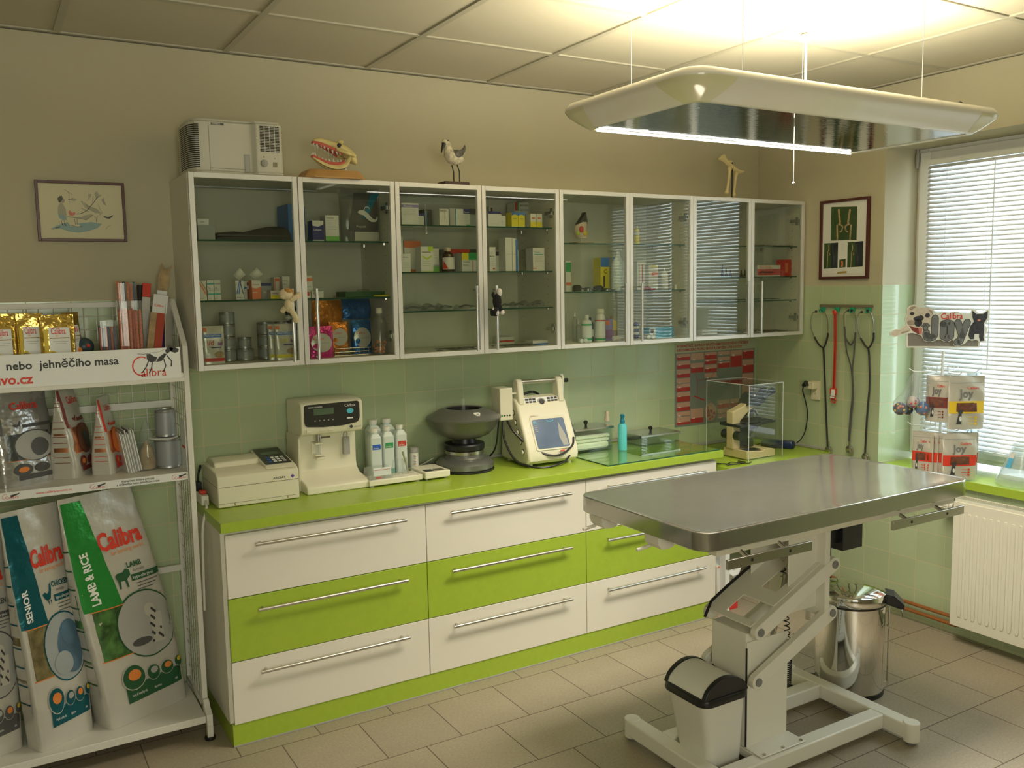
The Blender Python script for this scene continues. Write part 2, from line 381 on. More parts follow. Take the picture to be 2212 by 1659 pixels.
# radiator
ra = thing('radiator', 'cream ribbed panel radiator under the green window sill', 'radiator', (-.02, -1.33, .09))
b = B('rad'); y0, y1 = -2.33, -1.33
b.box(-.10, y0, .09, -.035, y1, .66)
pts = [(-.10, .095), (-.112, .105), (-.112, .655), (-.10, .668)]
b.prism([(y1, .088), (y1, .672), (y0, .672), (y0, .088)], -.113, -.098, 'x')
yy = y1-.045
while yy > y0+.04:
    b.prism([(yy+.006, .135), (yy+.010, .15), (yy+.010, .61), (yy+.006, .625), (yy-.006, .625), (yy-.010, .61), (yy-.010, .15), (yy-.006, .135)], -.1165, -.112, 'x')
    yy -= .0333
b.build('panel', ra, bevel=.003)
b = B('rad'); b.box(-.108, y0, .668, -.028, y0+.004, .684); b.box(-.108, y1-.004, .6, -.028, y1, .684); b.box(-.108, y0, .66, -.104, y1, .684); b.box(-.032, y0, .66, -.028, y1, .684)
yy = y1-.01
while yy > y0: b.box(-.104, yy-.002, .676, -.032, yy, .682); yy -= .012
b.build('grille', ra)
b = B('rad'); b.cyl((-.07, -1.33, .635), (-.07, -1.30, .635), .010, m='steel'); b.cyl((-.07, -1.305, .635), (-.07, -1.29, .635), .016, m='white_p'); b.cyl((-.07, -1.29, .635), (-.07, -1.235, .635), .023, .019, n=12, m='white_p')
for k in range(12):
    a = 2*PI*k/12; b.cyl((-.07+.021*math.cos(a), -1.285, .635+.021*math.sin(a)), (-.07+.019*math.cos(a), -1.238, .635+.019*math.sin(a)), .0035, n=5)
b.build('thermostatic_valve', ra)
b = B('steel'); b.cyl((-.055, -1.315, .075), (-.055, -1.315, .115), .011); b.cyl((-.055, -1.335, .105), (-.055, -1.30, .105), .013, m='steel'); b.cyl((-.055, -1.34, .07), (-.055, -1.305, .07), .008, m='copper')
b.build('lower_valve', ra)
for z, nm in ((.093, 'upper of the two copper heating pipes low on the green tiled wall'), (.056, 'lower of the two copper heating pipes just above the floor')):
    b = B('copper'); b.cyl((-.03, -.02, z), (-.03, -1.31, z), .009, n=12)
    tag(b.build('heating_pipe', o=(-.03, -1.31, z)), nm, 'pipe', 'copper heating pipes')
# ---------------------------------------------------------------- wall cabinets
CX = [-3.2095+.8*i for i in range(4)]; CT, CB, CD = 2.1127, 1.3964, .3533
SHELF = [(1.875, 1.652), (1.946, 1.752, 1.589), (1.878, 1.655), (1.875, 1.714, 1.587)]
LABC = ['glass-fronted wall cabinet at the left end, cans and pouches on its bottom', 'glass-fronted wall cabinet second from left, medicine boxes on its two upper shelves',
        'glass-fronted wall cabinet third from left, blue and yellow box inside', 'glass-fronted wall cabinet at the right end, red box on its middle shelf']
for i, x0 in enumerate(CX):
    x1 = x0+.8; c = thing('wall_cabinet', LABC[i], 'cabinet', (x0, -.001, CB), 'glass-fronted wall cabinets')
    b = B('carcass'); yb = -CD+.022
    b.box(x0+.0005, yb, CB, x0+.018, -.001, CT); b.box(x1-.018, yb, CB, x1-.0005, -.001, CT)
    b.box(x0+.018, yb, CB, x1-.018, -.001, CB+.018); b.box(x0+.018, yb, CT-.018, x1-.018, -.001, CT); b.box(x0+.018, -.008, CB+.018, x1-.018, -.001, CT-.018)
    for xx in (x0+.0183, x1-.0183):
        for yy in (-.06, -.28):
            for k in range(17): b.cyl((xx-.0005, yy, 1.47+k*.035), (xx+.0005, yy, 1.47+k*.035), .0022, n=6, m='dark')
    b.build('carcass', c, bevel=.001)
    for z in SHELF[i]:
        b = B('shelf_glass'); b.box(x0+.019, -CD+.035, z-.006, x1-.019, -.009, z)
        b.box(x0+.02, -CD+.0345, z-.0058, x1-.02, -CD+.035, z-.0002, 'glass_edge')
        sh = b.build('glass_shelf', c, smooth=False)
        for xx in (x0+.023, x1-.023):
            for yy in (-.06, -.28): B('steel').cyl((xx, yy, z-.013), (xx, yy, z-.0061), .006, n=8).build('shelf_pin', sh)
    for j in (0, 1):
        a, e = x0+.4*j+.0015, x0+.4*j+.3985
        d = B('alu'); d.frame(a, CB-.001, e, CT+.0005, .019, -CD, -CD+.019, 'alu')
        dr = d.build('door', c, bevel=.0012)
        g = B('cab_glass'); g.box(a+.018, -CD+.006, CB+.018, e-.018, -CD+.010, CT-.018); g.build('door_glass', dr, smooth=False)
        hx = e-.045 if j == 0 else a+.045
        if j == 0: hx = e-.012-.002
        hx = (e-.047) if j == 0 else (a+.047)
        h = B('steel_b'); h.cyl((hx, -CD-.03, 1.412), (hx, -CD-.03, 1.69), .006, n=12)
        for z in (1.425, 1.672): h.cyl((hx, -CD-.03, z), (hx+(.0), -CD+.002, z), .004, n=8)
        h.build('handle', dr)
        xs = x0+.018 if j == 0 else x1-.018; sg = 1 if j == 0 else -1
        for z in (1.49, 2.01):                                    # cup hinges on the carcass side
            hh = B('steel'); hh.box(xs, -CD+.03, z-.022, xs+sg*.006, -CD+.045, z+.022); hh.box(xs, -CD+.022, z-.008, xs+sg*.014, -CD+.075, z+.008)
            hh.build('hinge', dr)
# ---------------------------------------------------------------- drawer cabinets
DX = [-3.1797+.8003*i for i in range(3)]; DF = -.4931; ZB = .0856; DH = .2403
LABD = ['base cabinet of three wide drawers at the left end, beside the food shelf', 'base cabinet of three wide drawers in the middle of the row',
        'base cabinet of three wide drawers at the right end, behind the steel table']
for i, x0 in enumerate(DX):
    x1 = x0+.8003; c = thing('drawer_cabinet', LABD[i], 'cabinet', (x0, -.001, ZB), 'base cabinets with drawers')
    b = B('white_lam'); b.box(x0-(.012 if i == 0 else 0), DF+.019, ZB+.001, x1, -.001, .8185); b.build('carcass', c, bevel=.001)
    for k in range(3):
        z0 = ZB+k*DH; d = B('green' if k == 1 else 'white_lam')
        d.box(x0+.0015, DF, z0+.0015, x1-.0015, DF+.018, z0+DH-.0015)
        dr = d.build('drawer', c, bevel=.0012)
        zz = z0+DH*.78 if k < 2 else z0+DH*.83
        zz = (.279, .517, .764)[k]
        h = B('steel_b'); h.cyl((x0+.10, DF-.032, zz), (x1-.10, DF-.032, zz), .0065, n=12)
        for xx in (x0+.125, x1-.125): h.cyl((xx, DF-.032, zz), (xx, DF+.001, zz), .0045, n=8)
        h.build('handle', dr)
b = B('green'); b.box(DX[0]-.006, DF+.004, 0, DX[0]+2.4, -.03, ZB); b.box(DX[0]-.006, DF+.001, 0, DX[0]+2.4, DF+.004, .006, 'seal')
tag(b.build('plinth', o=(DX[0], DF, 0), bevel=.001), 'long green plinth board under the drawer cabinets', 'plinth')
b = B('green'); b.box(-3.1963, -.5126, .8195, -.7513, -.001, .8566)
tag(b.build('worktop', o=(-3.1963, -.5126, .8195), bevel=.0015), 'long bright green worktop carrying the laboratory machines', 'worktop')
dk = thing('desk', 'lower green desk in the corner, under the microscope', 'desk', (-.375, -.28, 0))
b = B('green'); b.box(-.7505, -.56, .731, -.001, -.001, .771); b.build('desk_top', dk, bevel=.0015)
b = B('upvc'); b.box(-.72, -.50, .68, -.09, -.46, .7305); b.box(-.72, -.10, .68, -.09, -.06, .7305); b.build('desk_frame', dk, bevel=.002)
for xx, yy in ((-.09, -.5), (-.09, -.1), (-.72, -.5)): b = B('upvc'); b.box(xx, yy, 0, xx+.03, yy+.04, .7305); b.build('leg', dk)
b = B('seal'); b.box(-3.19, -.012, .857, -.752, -.001, .874); b.box(-.75, -.012, .7715, -.001, -.001, .788); b.box(-.012, -.56, .7715, -.001, -.012, .788)
struct('trim_1', b, bevel=.003)
# ---------------------------------------------------------------- examination table
mat('table_top', (.52, .51, .47), .11, .85, bump=(7, .02), noise=(6, .06))
mat('ivory', (.78, .73, .60), .35)
mat('ivory2', (.80, .77, .68), .4)
mat('grey_pl', (.22, .22, .22), .5)
t = thing('examination_table', 'stainless steel veterinary examination table on a white lifting frame', 'examination table', (-1.45, -1.53, 0))
X0, X1, Y0, Y1, ZT = -2.112, -.790, -1.832, -1.180, .950
b = B('table_top'); r = .062
def ring(x0, y0, x1, y1, r, z): return [(p[0], p[1], z) for p in rrect(x0, y0, x1, y1, r, 8)]
b.loft([ring(X0+.02, Y0+.02, X1-.02, Y1-.02, r-.02, ZT-.058), ring(X0+.003, Y0+.003, X1-.003, Y1-.003, r, ZT-.058), ring(X0, Y0, X1, Y1, r, ZT-.055), ring(X0, Y0, X1, Y1, r, ZT-.004),
        ring(X0+.0012, Y0+.0012, X1-.0012, Y1-.0012, r-.001, ZT-.001), ring(X0+.004, Y0+.004, X1-.004, Y1-.004, r-.004, ZT), ring(X0+.010, Y0+.010, X1-.010, Y1-.010, r-.01, ZT-.0008),
        ring(X0+.02, Y0+.02, X1-.02, Y1-.02, r-.02, ZT-.0015)])
b.build('table_top', t, ang=13)
b = B('ivory'); b.box(-2.03, -1.80, .862, -.85, -1.76, .892); b.box(-2.03, -1.25, .862, -.85, -1.21, .892); b.box(-2.03, -1.76, .87, -1.99, -1.25, .892); b.box(-.89, -1.76, .87, -.85, -1.25, .892)
b.box(-1.60, -1.66, .835, -1.26, -1.40, .892)
b.build('sub_frame', t, bevel=.003)
for x0, x1 in ((-2.03, -1.665), (-1.262, -.86)):                       # accessory rails on the near side
    b = B('steel'); b.box(x0, -1.846, .833, x1, -1.836, .863); b.build('accessory_rail', t, bevel=.001)
    for xx in (x0+.10, x1-.10):
        B('steel').cyl((xx, -1.836, .848), (xx, -1.79, .868), .007, n=8).build('rail_post', t)
        B('dark').cyl((xx, -1.8468, .848), (xx, -1.8455, .848), .005, n=8).build('screw', t)
for x0, x1 in ((-2.045, -1.70), (-1.262, -.86)):
    b = B('steel'); b.box(x0, -1.176, .848, x1, -1.166, .878); b.build('accessory_rail', t, bevel=.001)
    for xx in (x0+.10, x1-.10): B('steel').cyl((xx, -1.176, .863), (xx, -1.22, .872), .007, n=8).build('rail_post', t)
for yy in (-1.29, -1.585):                                             # tie-down clips under the short end
    b = B('ivory2'); b.prism([(-2.105, .893), (-2.02, .893), (-2.02, .872), (-2.05, .850), (-2.09, .850), (-2.105, .866)], yy-.035, yy+.035, 'y')
    b.cyl((-2.085, yy+.03, .848), (-2.14, yy+.03, .842), .006, n=8); b.build('tie_cleat', t, bevel=.002)
# lift column
b = B('ivory2'); b.box(-1.715, -1.62, .081, -1.515, -1.615, .46); b.box(-1.72, -1.70, .081, -1.505, -1.615, .0855)
b.box(-1.715, -1.615, .081, -1.62, -1.45, .49); b.box(-1.62, -1.615, .081, -1.515, -1.45, .30)
b.prism([(-1.715, .46), (-1.62, .46), (-1.515, .39), (-1.515, .30), (-1.715, .30)], -1.6205, -1.6145, 'y')
b.cyl((-1.715, -1.45, .30), (-1.62, -1.45, .30), .03, n=10)
b.build('lower_column', t, bevel=.003)
b = B('dark'); b.box(-1.7165, -1.6215, .085, -1.7135, -1.6155, .44); b.build('column_seam', t)
b = B('ivory2'); b.box(-1.517, -1.62, .52, -1.36, -1.615, .86); b.box(-1.375, -1.66, .49, -1.350, -1.40, .86); b.box(-1.517, -1.445, .60, -1.36, -1.44, .86)
b.build('upper_column', t, bevel=.003)
for nm, (x0, z0, x1, z1) in (('lower_arm', (-1.702, .332, -1.335, .500)), ('upper_arm', (-1.694, .505, -1.327, .677))):
    for ys in (-1.65, -1.42):
        dx, dz = x1-x0, z1-z0; L = math.hypot(dx, dz); ux, uz = dx/L, dz/L; h = .026
        pts = []
        for k in range(9): a = math.atan2(uz, ux)+PI/2+PI*k/8; pts.append((x0+h*math.cos(a), z0+h*math.sin(a)))
        for k in range(9): a = math.atan2(uz, ux)-PI/2+PI*k/8; pts.append((x1+h*math.cos(a), z1+h*math.sin(a)))
        b = B('ivory2'); b.prism(pts, ys-.012, ys+.012, 'y'); arm = b.build(nm, t, bevel=.002, ang=30)
        if ys < -1.5:
            for px, pz in ((x0, z0), (x1, z1)): B('grey_pl').cyl((px, ys-.016, pz), (px, ys+.012, pz), .0145, n=16).build('pivot_pin', arm)
b = B('ivory2')                                                        # sheet between the upper arms, with a slot
x0, z0, x1, z1 = -1.72, .522, -1.327, .704
def sheet(a0, a1, y0, y1):
    P = lambda a, y, o: (x0+(x1-x0)*a, y, z0+(z1-z0)*a+o)
    b.add([P(a0, y0, 0), P(a1, y0, 0), P(a1, y1, 0), P(a0, y1, 0), P(a0, y0, .004), P(a1, y0, .004), P(a1, y1, .004), P(a0, y1, .004)], [(0,3,2,1),(4,5,6,7),(0,1,5,4),(1,2,6,5),(2,3,7,6),(3,0,4,7)])
b.m('ivory2'); sheet(0, .06, -1.64, -1.42); sheet(.06, .28, -1.50, -1.42); sheet(.28, .42, -1.64, -1.42); sheet(.42, .80, -1.64, -1.60); sheet(.42, .80, -1.53, -1.42); sheet(.80, 1.0, -1.64, -1.42)
b.build('arm_cover_sheet', t)
b = B('black'); b.tube([(-1.74, -1.44, .50), (-1.70, -1.43, .548), (-1.62, -1.425, .585), (-1.33, -1.425, .722), (-1.31, -1.43, .80)], .0055, n=6); b.build('hydraulic_hose', t)
b = B('steel'); b.cyl((-1.50, -1.50, .26), (-1.42, -1.52, .62), .011); b.cyl((-1.505, -1.50, .235), (-1.49, -1.503, .295), .017, m='black'); b.build('actuator', t)
def coil(pa, pb, r, n, w=.0022):
    pa, pb = Vector(pa), Vector(pb); d = pb-pa; a = d.orthogonal().normalized(); c = d.cross(a).normalized()
    return [pa+d*(i/(n*8))+(a*math.cos(2*PI*i/8)+c*math.sin(2*PI*i/8))*r for i in range(n*8+1)]
b = B('black'); b.tube(coil((-1.40, -1.47, .84), (-1.43, -1.55, .31), .010, 30), .0022, n=5); b.build('coiled_cable', t)
b = B('black'); b.tube(coil((-1.43, -1.55, .31), (-1.33, -1.46, .16), .010, 12), .0022, n=5); b.build('coiled_cable', t)
b = B('black'); b.box(-1.30, -1.58, .715, -1.155, -1.50, .775); b.box(-1.21, -1.60, .69, -1.10, -1.47, .80); b.tube([(-1.24, -1.52, .71), (-1.245, -1.50, .56), (-1.25, -1.48, .45)], .003, n=5); b.tube([(-1.22, -1.53, .71), (-1.215, -1.53, .63), (-1.20, -1.52, .58)], .003, n=5)
b.build('motor_box', t, bevel=.003)
b = B('ivory2'); b.tube([(-1.345, -1.55, .62), (-1.33, -1.55, .58), (-1.325, -1.55, .50), (-1.33, -1.55, .44)], .012, n=10); b.build('release_lever', t)
# base frame of square tube
z1 = .079
b = B('ivory2'); b.box(-1.935, -1.81, .022, -1.877, -1.235, z1); b.build('base_tube', t, bevel=.005)
b = B('ivory2'); b.box(-1.105, -1.81, .022, -1.047, -1.235, z1); b.build('base_tube', t, bevel=.005)
b = B('ivory2'); b.box(-1.877, -1.715, .022, -1.105, -1.657, z1); b.build('base_tube', t, bevel=.005)
b = B('ivory2'); b.box(-1.877, -1.425, .022, -1.105, -1.367, z1); b.build('base_tube', t, bevel=.005)
b = B('ivory2'); b.box(-1.72, -1.657, .05, -1.50, -1.425, z1); b.build('base_plate', t, bevel=.002)
for xx in (-1.906, -1.076):
    for yy, sg in ((-1.81, -1), (-1.235, 1)):
        b = B('ivory2'); b.cyl((xx, yy, .012), (xx, yy, z1+.004), .0295, n=20); b.cyl((xx, yy, 0), (xx, yy, .0115), .018, n=12, m='grey_pl'); b.build('foot', t, bevel=.003)
for xx, yy in ((-1.70, -1.69), (-1.52, -1.69), (-1.61, -1.69)): B('steel').cyl((xx, yy, .0855), (xx, yy, .089), .006, n=8).build('screw', t)
# ---------------------------------------------------------------- pendant lamp
mat('lampshell', (.80, .76, .66), .22, coat=.4)
mat('corner_pl', (.72, .68, .44), .2, coat=.4)
mat('mirror', (.42, .45, .48), .07, 1.0, bump=(14, .05, (1, 9, 1)))
mat('tube_on', (1, 1, 1), .5, emit=(1.0, .95, .84), es=9)
mat('brand_red', (.42, .10, .06), .5)
L = thing('pendant_lamp', 'long cream rectangular pendant lamp with mirrored underside over the steel table', 'lamp', (-1.505, -1.535, 2.185))
LX0, LX1, LY0, LY1 = -2.225, -.785, -1.905, -1.245
def lring(i, z, r, n=8): return [(p[0], p[1], z) for p in rrect(LX0+i, LY0+i, LX1-i, LY1-i, r, n)]
b = B('lampshell')
prof = [(.055, 2.262), (.03, 2.268), (.010, 2.262), (.0, 2.25), (-.002, 2.240), (.006, 2.228), (.024, 2.214), (.048, 2.198), (.068, 2.187), (.078, 2.182), (.088, 2.186), (.088, 2.205)]
b.loft([lring(i, z, max(.012, .085-i*.85)) for i, z in prof], cap=False)
b.build('housing', L, ang=60)
b = B('corner_pl')                                                     # plastic corner caps
for k, (cx, cy, a0) in enumerate(((LX1, LY0, -90), (LX1, LY1, 0), (LX0, LY1, 90), (LX0, LY0, 180))):
    rings = []
    for i, z in prof[:-1]:
        r = max(.012, .085-i*.85)+.0012
        ccx = cx-(i+r)*(1 if cx == LX1 else -1)+.0; ccy = cy-(i+r)*(1 if cy == LY1 else -1)
        pts = [(ccx+r*math.cos(math.radians(a0+90*q/8)), ccy+r*math.sin(math.radians(a0+90*q/8)), z-.0008) for q in range(9)]
        w = max(.004, .07-i*.62); e0 = (-math.sin(math.radians(a0)), math.cos(math.radians(a0))); e1 = (-math.sin(math.radians(a0+90)), math.cos(math.radians(a0+90)))
        pts = [(pts[0][0]-e0[0]*w, pts[0][1]-e0[1]*w, z-.0008)]+pts+[(pts[-1][0]+e1[0]*w, pts[-1][1]+e1[1]*w, z-.0008)]
        rings.append(pts)
    cb = B('corner_pl'); cb.loft(rings, cap=False, closed=False); cb.build('corner_cap', L, ang=60)
b = B('mirror'); b.box(LX0+.088, LY0+.088, 2.187, LX1-.088, LY1-.088, 2.189); b.build('mirror_louvre', L, smooth=False)
for yy in (LY1-.078,):
    b = B('tube_on'); b.cyl((LX0+.10, yy-.012, 2.1815), (LX1-.10, yy-.012, 2.1815), .0024, n=8); b.build('lit_slot', L)
for yy in (-1.70, -1.575, -1.45):
    b = B('tube_on'); b.cyl((-2.10, yy, 2.225), (-.91, yy, 2.225), .013, n=10); b.build('fluorescent_tube', L)
b = B('brand_red'); fn = lambda u, v: (u, LY0+.012+(-v+.0)*.0+.0, 0)
def shell(u, v):                                                       # printing on the long near side of the shell
    t = v; y = LY0+.004+t*.9; return (u, LY0+.001+t*.62, 2.2345-t*.50)
def shell2(u, v): return (u, LY0+.0015+(.032-v)*.80, 2.2235-(.032-v)*.56+.0075)
import itertools
g = glyphs('cacan', 0.0)
ol = []
b.text(lambda u, v: (u, LY0-.001+(.034-v)*.80, 2.2385-(.034-v)*.62), 'cacan', -2.10, 0, .056, bold=.0, shear=.25, sx=1.15)
b.build('lettering', L)
for n, (xx, yy) in enumerate(((-1.925, -1.235-.03), (-1.925, -1.78), (-1.086, -1.235-.03), (-1.086, -1.78))):
    b = B('seal'); b.cyl((xx, yy, 2.262), (xx, yy, H), .0013 if n != 2 else .0016, n=6); b.cyl((xx, yy, 2.255), (xx, yy, 2.285), .006, n=10, m='steel'); b.build('suspension_wire', L)
b = B('white_p'); b.cyl((-1.075, -1.24-.03, 2.262), (-1.075, -1.24-.03, H), .0045, n=8); b.build('power_cord', L)
b = B('white_p'); b.cyl((-1.075, -1.265, H-.02), (-1.075, -1.265, H), .014); b.build('ceiling_gland', L)
b = B('lampshell'); b.box(LX0+.09, LY0+.13, 2.245, LX0+.16, LY1-.13, 2.26); b.box(LX1-.16, LY0+.13, 2.245, LX1-.09, LY1-.13, 2.26); b.build('end_tray', L)
b = B('black'); b.tube([(-.92, -1.80, 2.262), (-.93, -1.81, 2.285), (-.90, -1.80, 2.295), (-.86, -1.79, 2.29), (-.85, -1.78, 2.268)], .0035, n=6); b.build('cable_loop', L)
b = B('seal'); b.cyl((-1.62, LY0+.20, 2.1865), (-1.62, LY0+.20, 2.0), .0011, n=6, m='white_p'); b.sph((-1.62, LY0+.20, 1.995), .006, 10, 'steel')
b.build('pull_cord', L)
# ---------------------------------------------------------------- swing bin inside the table frame
mat('bin_white', (.82, .80, .74), .45)
sb = thing('swing_bin', 'small white plastic bin with a black rimmed swing lid, inside the table base frame', 'waste bin', (-1.80, -1.53, 0))
b = B('bin_white')
def rr(x0, y0, x1, y1, r, z): return [(p[0], p[1], z) for p in rrect(x0, y0, x1, y1, r, 6)]
b.loft([rr(-1.866, -1.62, -1.736, -1.455, .03, .002), rr(-1.868, -1.622, -1.734, -1.453, .03, .01), rr(-1.925, -1.64, -1.728, -1.437, .035, .292), rr(-1.928, -1.642, -1.727, -1.435, .035, .296), rr(-1.92, -1.63, -1.735, -1.445, .03, .294)])
b.build('bucket', sb)
b = B('black')
zt = .291
def arch(y): q = (y+1.5415)/.105; return max(0, 1-q*q)
b.loft([rr(-1.936, -1.650, -1.7215, -1.430, .04, zt-.004), rr(-1.938, -1.652, -1.720, -1.428, .04, zt+.006), rr(-1.934, -1.648, -1.723, -1.431, .038, zt+.020), rr(-1.926, -1.640, -1.729, -1.438, .03, zt+.024)])
prof = [(-1.927, zt+.018)]+[(-1.927+.197*k/14, zt+.024+.060*math.sin(PI*k/14)**.6) for k in range(0, 15)]+[(-1.730, zt+.018)]
b.prism(prof, -1.642, -1.624, 'y'); b.prism(prof, -1.456, -1.438, 'y')
b.build('rim', sb, bevel=.002)
b = B('bin_white'); b.prism([(x, z-.004) for x, z in prof], -1.626, -1.454, 'y'); b.build('swing_lid', sb, ang=40)
# ---------------------------------------------------------------- pedal bin
mat('chrome', (.78, .77, .75), .06, 1.0)
pb = thing('pedal_bin', 'tall round chrome pedal bin standing behind the table base', 'waste bin', (-.885, -1.385, 0))
c = (-.885, -1.385, 0); R_ = .136
b = B('chrome'); b.lathe([(.05, .004), (R_-.004, .004), (R_-.002, .02), (R_, .022), (R_, .375), (R_-.006, .378)], c, 48); b.lathe([(R_-.006, 0), (R_+.001, 0), (R_+.001, .018), (R_-.006, .018)], c, 48, 'black'); b.build('body', pb)
b = B('chrome'); b.lathe([(R_+.003, .384), (R_+.004, .386), (R_+.004, .418), (R_+.001, .424), (R_-.01, .428), (.09, .437), (.05, .441), (.001, .443)], c, 48); b.lathe([(R_-.004, .377), (R_+.004, .377), (R_+.004, .3839), (R_-.004, .3839)], c, 48, 'black')
b.build('lid', pb, ang=40)
b = B('black'); d = Vector((.62, -.78, 0)).normalized(); e = Vector((-d.y, d.x, 0)); C0 = Vector(c)
def pl(a, w, z): p = C0+d*a+e*w; return (p.x, p.y, z)
b.loft([[pl(R_-.002, -.045, .386), pl(R_-.002, .045, .386), pl(R_-.006, .045, .426), pl(R_-.006, -.045, .426)], [pl(R_+.03, -.042, .375), pl(R_+.03, .042, .375), pl(R_+.03, .040, .422), pl(R_+.03, -.040, .422)], [pl(R_+.068, -.034, .363), pl(R_+.068, .034, .363), pl(R_+.068, .032, .385), pl(R_+.068, -.032, .385)]])
b.build('lid_hinge', pb, bevel=.004)
b = B('chrome')
for w in (-.022, .022): b.cyl(pl(R_+.012, w, .37), pl(R_+.012, w, .03), .0022, n=8)
b.tube([pl(R_+.06, -.035, .37), pl(R_+.062, -.035, .335), pl(R_+.064, 0, .330), pl(R_+.062, .035, .335), pl(R_+.06, .035, .37)], .003, n=6)
b.box(*pl(R_+.0, 0, .02), *[q+o for q, o in zip(pl(R_+.02, .0, .03), (.02, .02, .01))])
b.build('lift_rods', pb)
b = B('chrome'); b.tube([pl(R_-.0, -.07, .33), pl(R_+.01, -.075, .30), pl(R_+.012, -.05, .285), pl(R_+.004, -.03, .30)], .002, n=6); b.build('carry_handle', pb)
b = B('black'); b.loft([[pl(-R_+.01, -.03, .012), pl(-R_+.01, .03, .012), pl(-R_+.01, .03, .03), pl(-R_+.01, -.03, .03)], [pl(-R_-.06, -.028, .006), pl(-R_-.06, .028, .006), pl(-R_-.06, .028, .028), pl(-R_-.06, -.028, .028)]]); b.build('pedal', pb, bevel=.003)
# ---------------------------------------------------------------- machines on the worktop
mat('beige', (.74, .70, .54), .4); mat('beige2', (.80, .76, .60), .35); mat('beige_seam', (.25, .22, .14), .6)
mat('panel_dk', (.035, .035, .03), .3); mat('lcd', (.10, .15, .09), .25); mat('cyan_btn', (.10, .55, .72), .4); mat('print_dk', (.05, .05, .05), .6); mat('print_wh', (.85, .85, .85), .6)
mat('blue_l', (.03, .13, .55), .5); mat('green_l', (.03, .33, .10), .5); mat('red_l', (.60, .05, .03), .5); mat('hammer', (.20, .20, .185), .35, .5, noise=(400, .25)); mat('gum', (.55, .16, .13), .4)
mat('purple', (.12, .06, .35), .5)
WZ = .8568
an = thing('chemistry_analyser', 'low beige box analyser with a keypad on top, at the left end of the worktop', 'laboratory machine', (-2.99, -.15, WZ))
b = B('beige'); X0, X1, Y0, Y1 = -3.150, -2.833, -.285, -.03
b.prism([(Y0, WZ+.002), (Y1, WZ+.002), (Y1, .996), (Y0+.03, .992), (Y0+.006, .978), (Y0, .962)], X0, X1, 'x')
b.prism([(-.165, .985), (Y1-.01, .985), (Y1-.01, 1.016), (-.10, 1.020), (-.15, 1.012)], X0+.02, X1-.105, 'x')
b.build('housing', an, bevel=.004)
b = B('beige'); b.prism([(-.275, .985), (Y1-.01, .985), (Y1-.01, 1.028), (-.255, .996)], X1-.125, X1-.006, 'x'); pod = b.build('keypad_pod', an, bevel=.003)
b = B('panel_dk'); kp = lambda u, v: (X1-.118+u, -.245+v*.98, .9995+v*.155)
b.prect(kp, 0, 0, .105, .20); b.prect(lambda u, v: (kp(u, v)[0], kp(u, v)[1], kp(u, v)[2]+.0008), .015, .115, .085, .15, 'lcd')
for i in range(4):
    for j in range(3): b.prect(lambda u, v: (kp(u, v)[0], kp(u, v)[1], kp(u, v)[2]+.001), .02+i*.019, .02+j*.024, .033+i*.019, .036+j*.024, 'print_wh' if i else 'blue_l')
b.build('keypad', an, smooth=False)
b = B('beige_seam'); F = flat('y', Y0); b.prect(F, X0+.004, .9365, X1-.004, .9385); b.prect(F, X0+.004, .8735, X1-.004, .875); b.prect(lambda u, v: (X0-.0006, u, v), Y0, .9365, Y1, .9385); b.prect(F, X0+.06, .864, X0+.064, .874); b.prect(F, X1-.05, .864, X1-.046, .874)
b.build('seam', an, smooth=False)
b = B('print_dk'); b.text(F, 'ARKRAY', X1-.105, .946, .013, bold=.01, shear=.2); b.at(0); b.ppoly(F, [(X1-.034, .951), (X1-.026, .959), (X1-.018, .951), (X1-.026, .943)], 'purple'); b.build('lettering', an, smooth=False)
for xx in (X0+.02, X1-.02):
    for yy in (Y0+.02, Y1-.02): B('dark').cyl((xx, yy, WZ), (xx, yy, WZ+.003), .008, n=8).build('foot', an)
# ---- blood cell counter
cc = thing('blood_cell_counter', 'tall cream blood counting machine with a dark display panel and a sample probe', 'laboratory machine', (-2.66, -.13, WZ))
X0, X1 = -2.795, -2.530
prof = [(-.268, .8575), (-.03, .8575), (-.03, 1.222), (-.045, 1.232), (-.205, 1.230), (-.222, 1.220), (-.226, 1.205), (-.222, 1.112), (-.214, 1.098), (-.198, 1.091), (-.135, 1.088), (-.128, 1.08), (-.128, .955), (-.135, .930), (-.160, .912), (-.250, .897), (-.268, .885)]
b = B('beige2'); b.prism(prof, X0, X1, 'x'); b.build('housing', cc, bevel=.007, seg=3, ang=30)
b = B('beige'); b.prism([(-.205, 1.09), (-.03, 1.09), (-.03, .8575), (-.18, .8575), (-.19, 1.08)], X0-.007, X0+.004, 'x'); b.build('side_panel', cc, bevel=.003)
F = lambda u, v: (u, -.2265+(.004 if v < 1.14 else 0)*0, v)
FP = lambda u, v: (X0+.012+u, -.2268+.0000*v, 1.128+v)
pts = [(0, .085)]+[(.0, .02), (.004, .008), (.012, .002), (.08, -.004), (.16, -.004), (.222, .004), (.23, .008), (.236, .018), (.238, .03), (.238, .085), (.234, .091), (.228, .094), (.01, .092), (.004, .09)]
b = B('panel_dk'); b.ppoly(FP, pts); F2 = lambda u, v: (FP(u, v)[0], -.2275, FP(u, v)[2]); b.prect(F2, .04, .048, .125, .074, 'lcd'); b.pell(F2, .196, .055, .015, .011, 'cyan_btn'); b.prect(F2, .182, .022, .208, .028, 'print_wh')
for k in range(5): b.prect(F2, .042+k*.019, .022, .048+k*.019, .027, 'seal')
b.text(F2, 'Celltac', .172, .073, .017, 'print_wh'); b.text(F2, 'NIHON KOHDEN', .018, .078, .0075, 'print_wh', bold=.01); b.build('display_panel', cc, smooth=False)
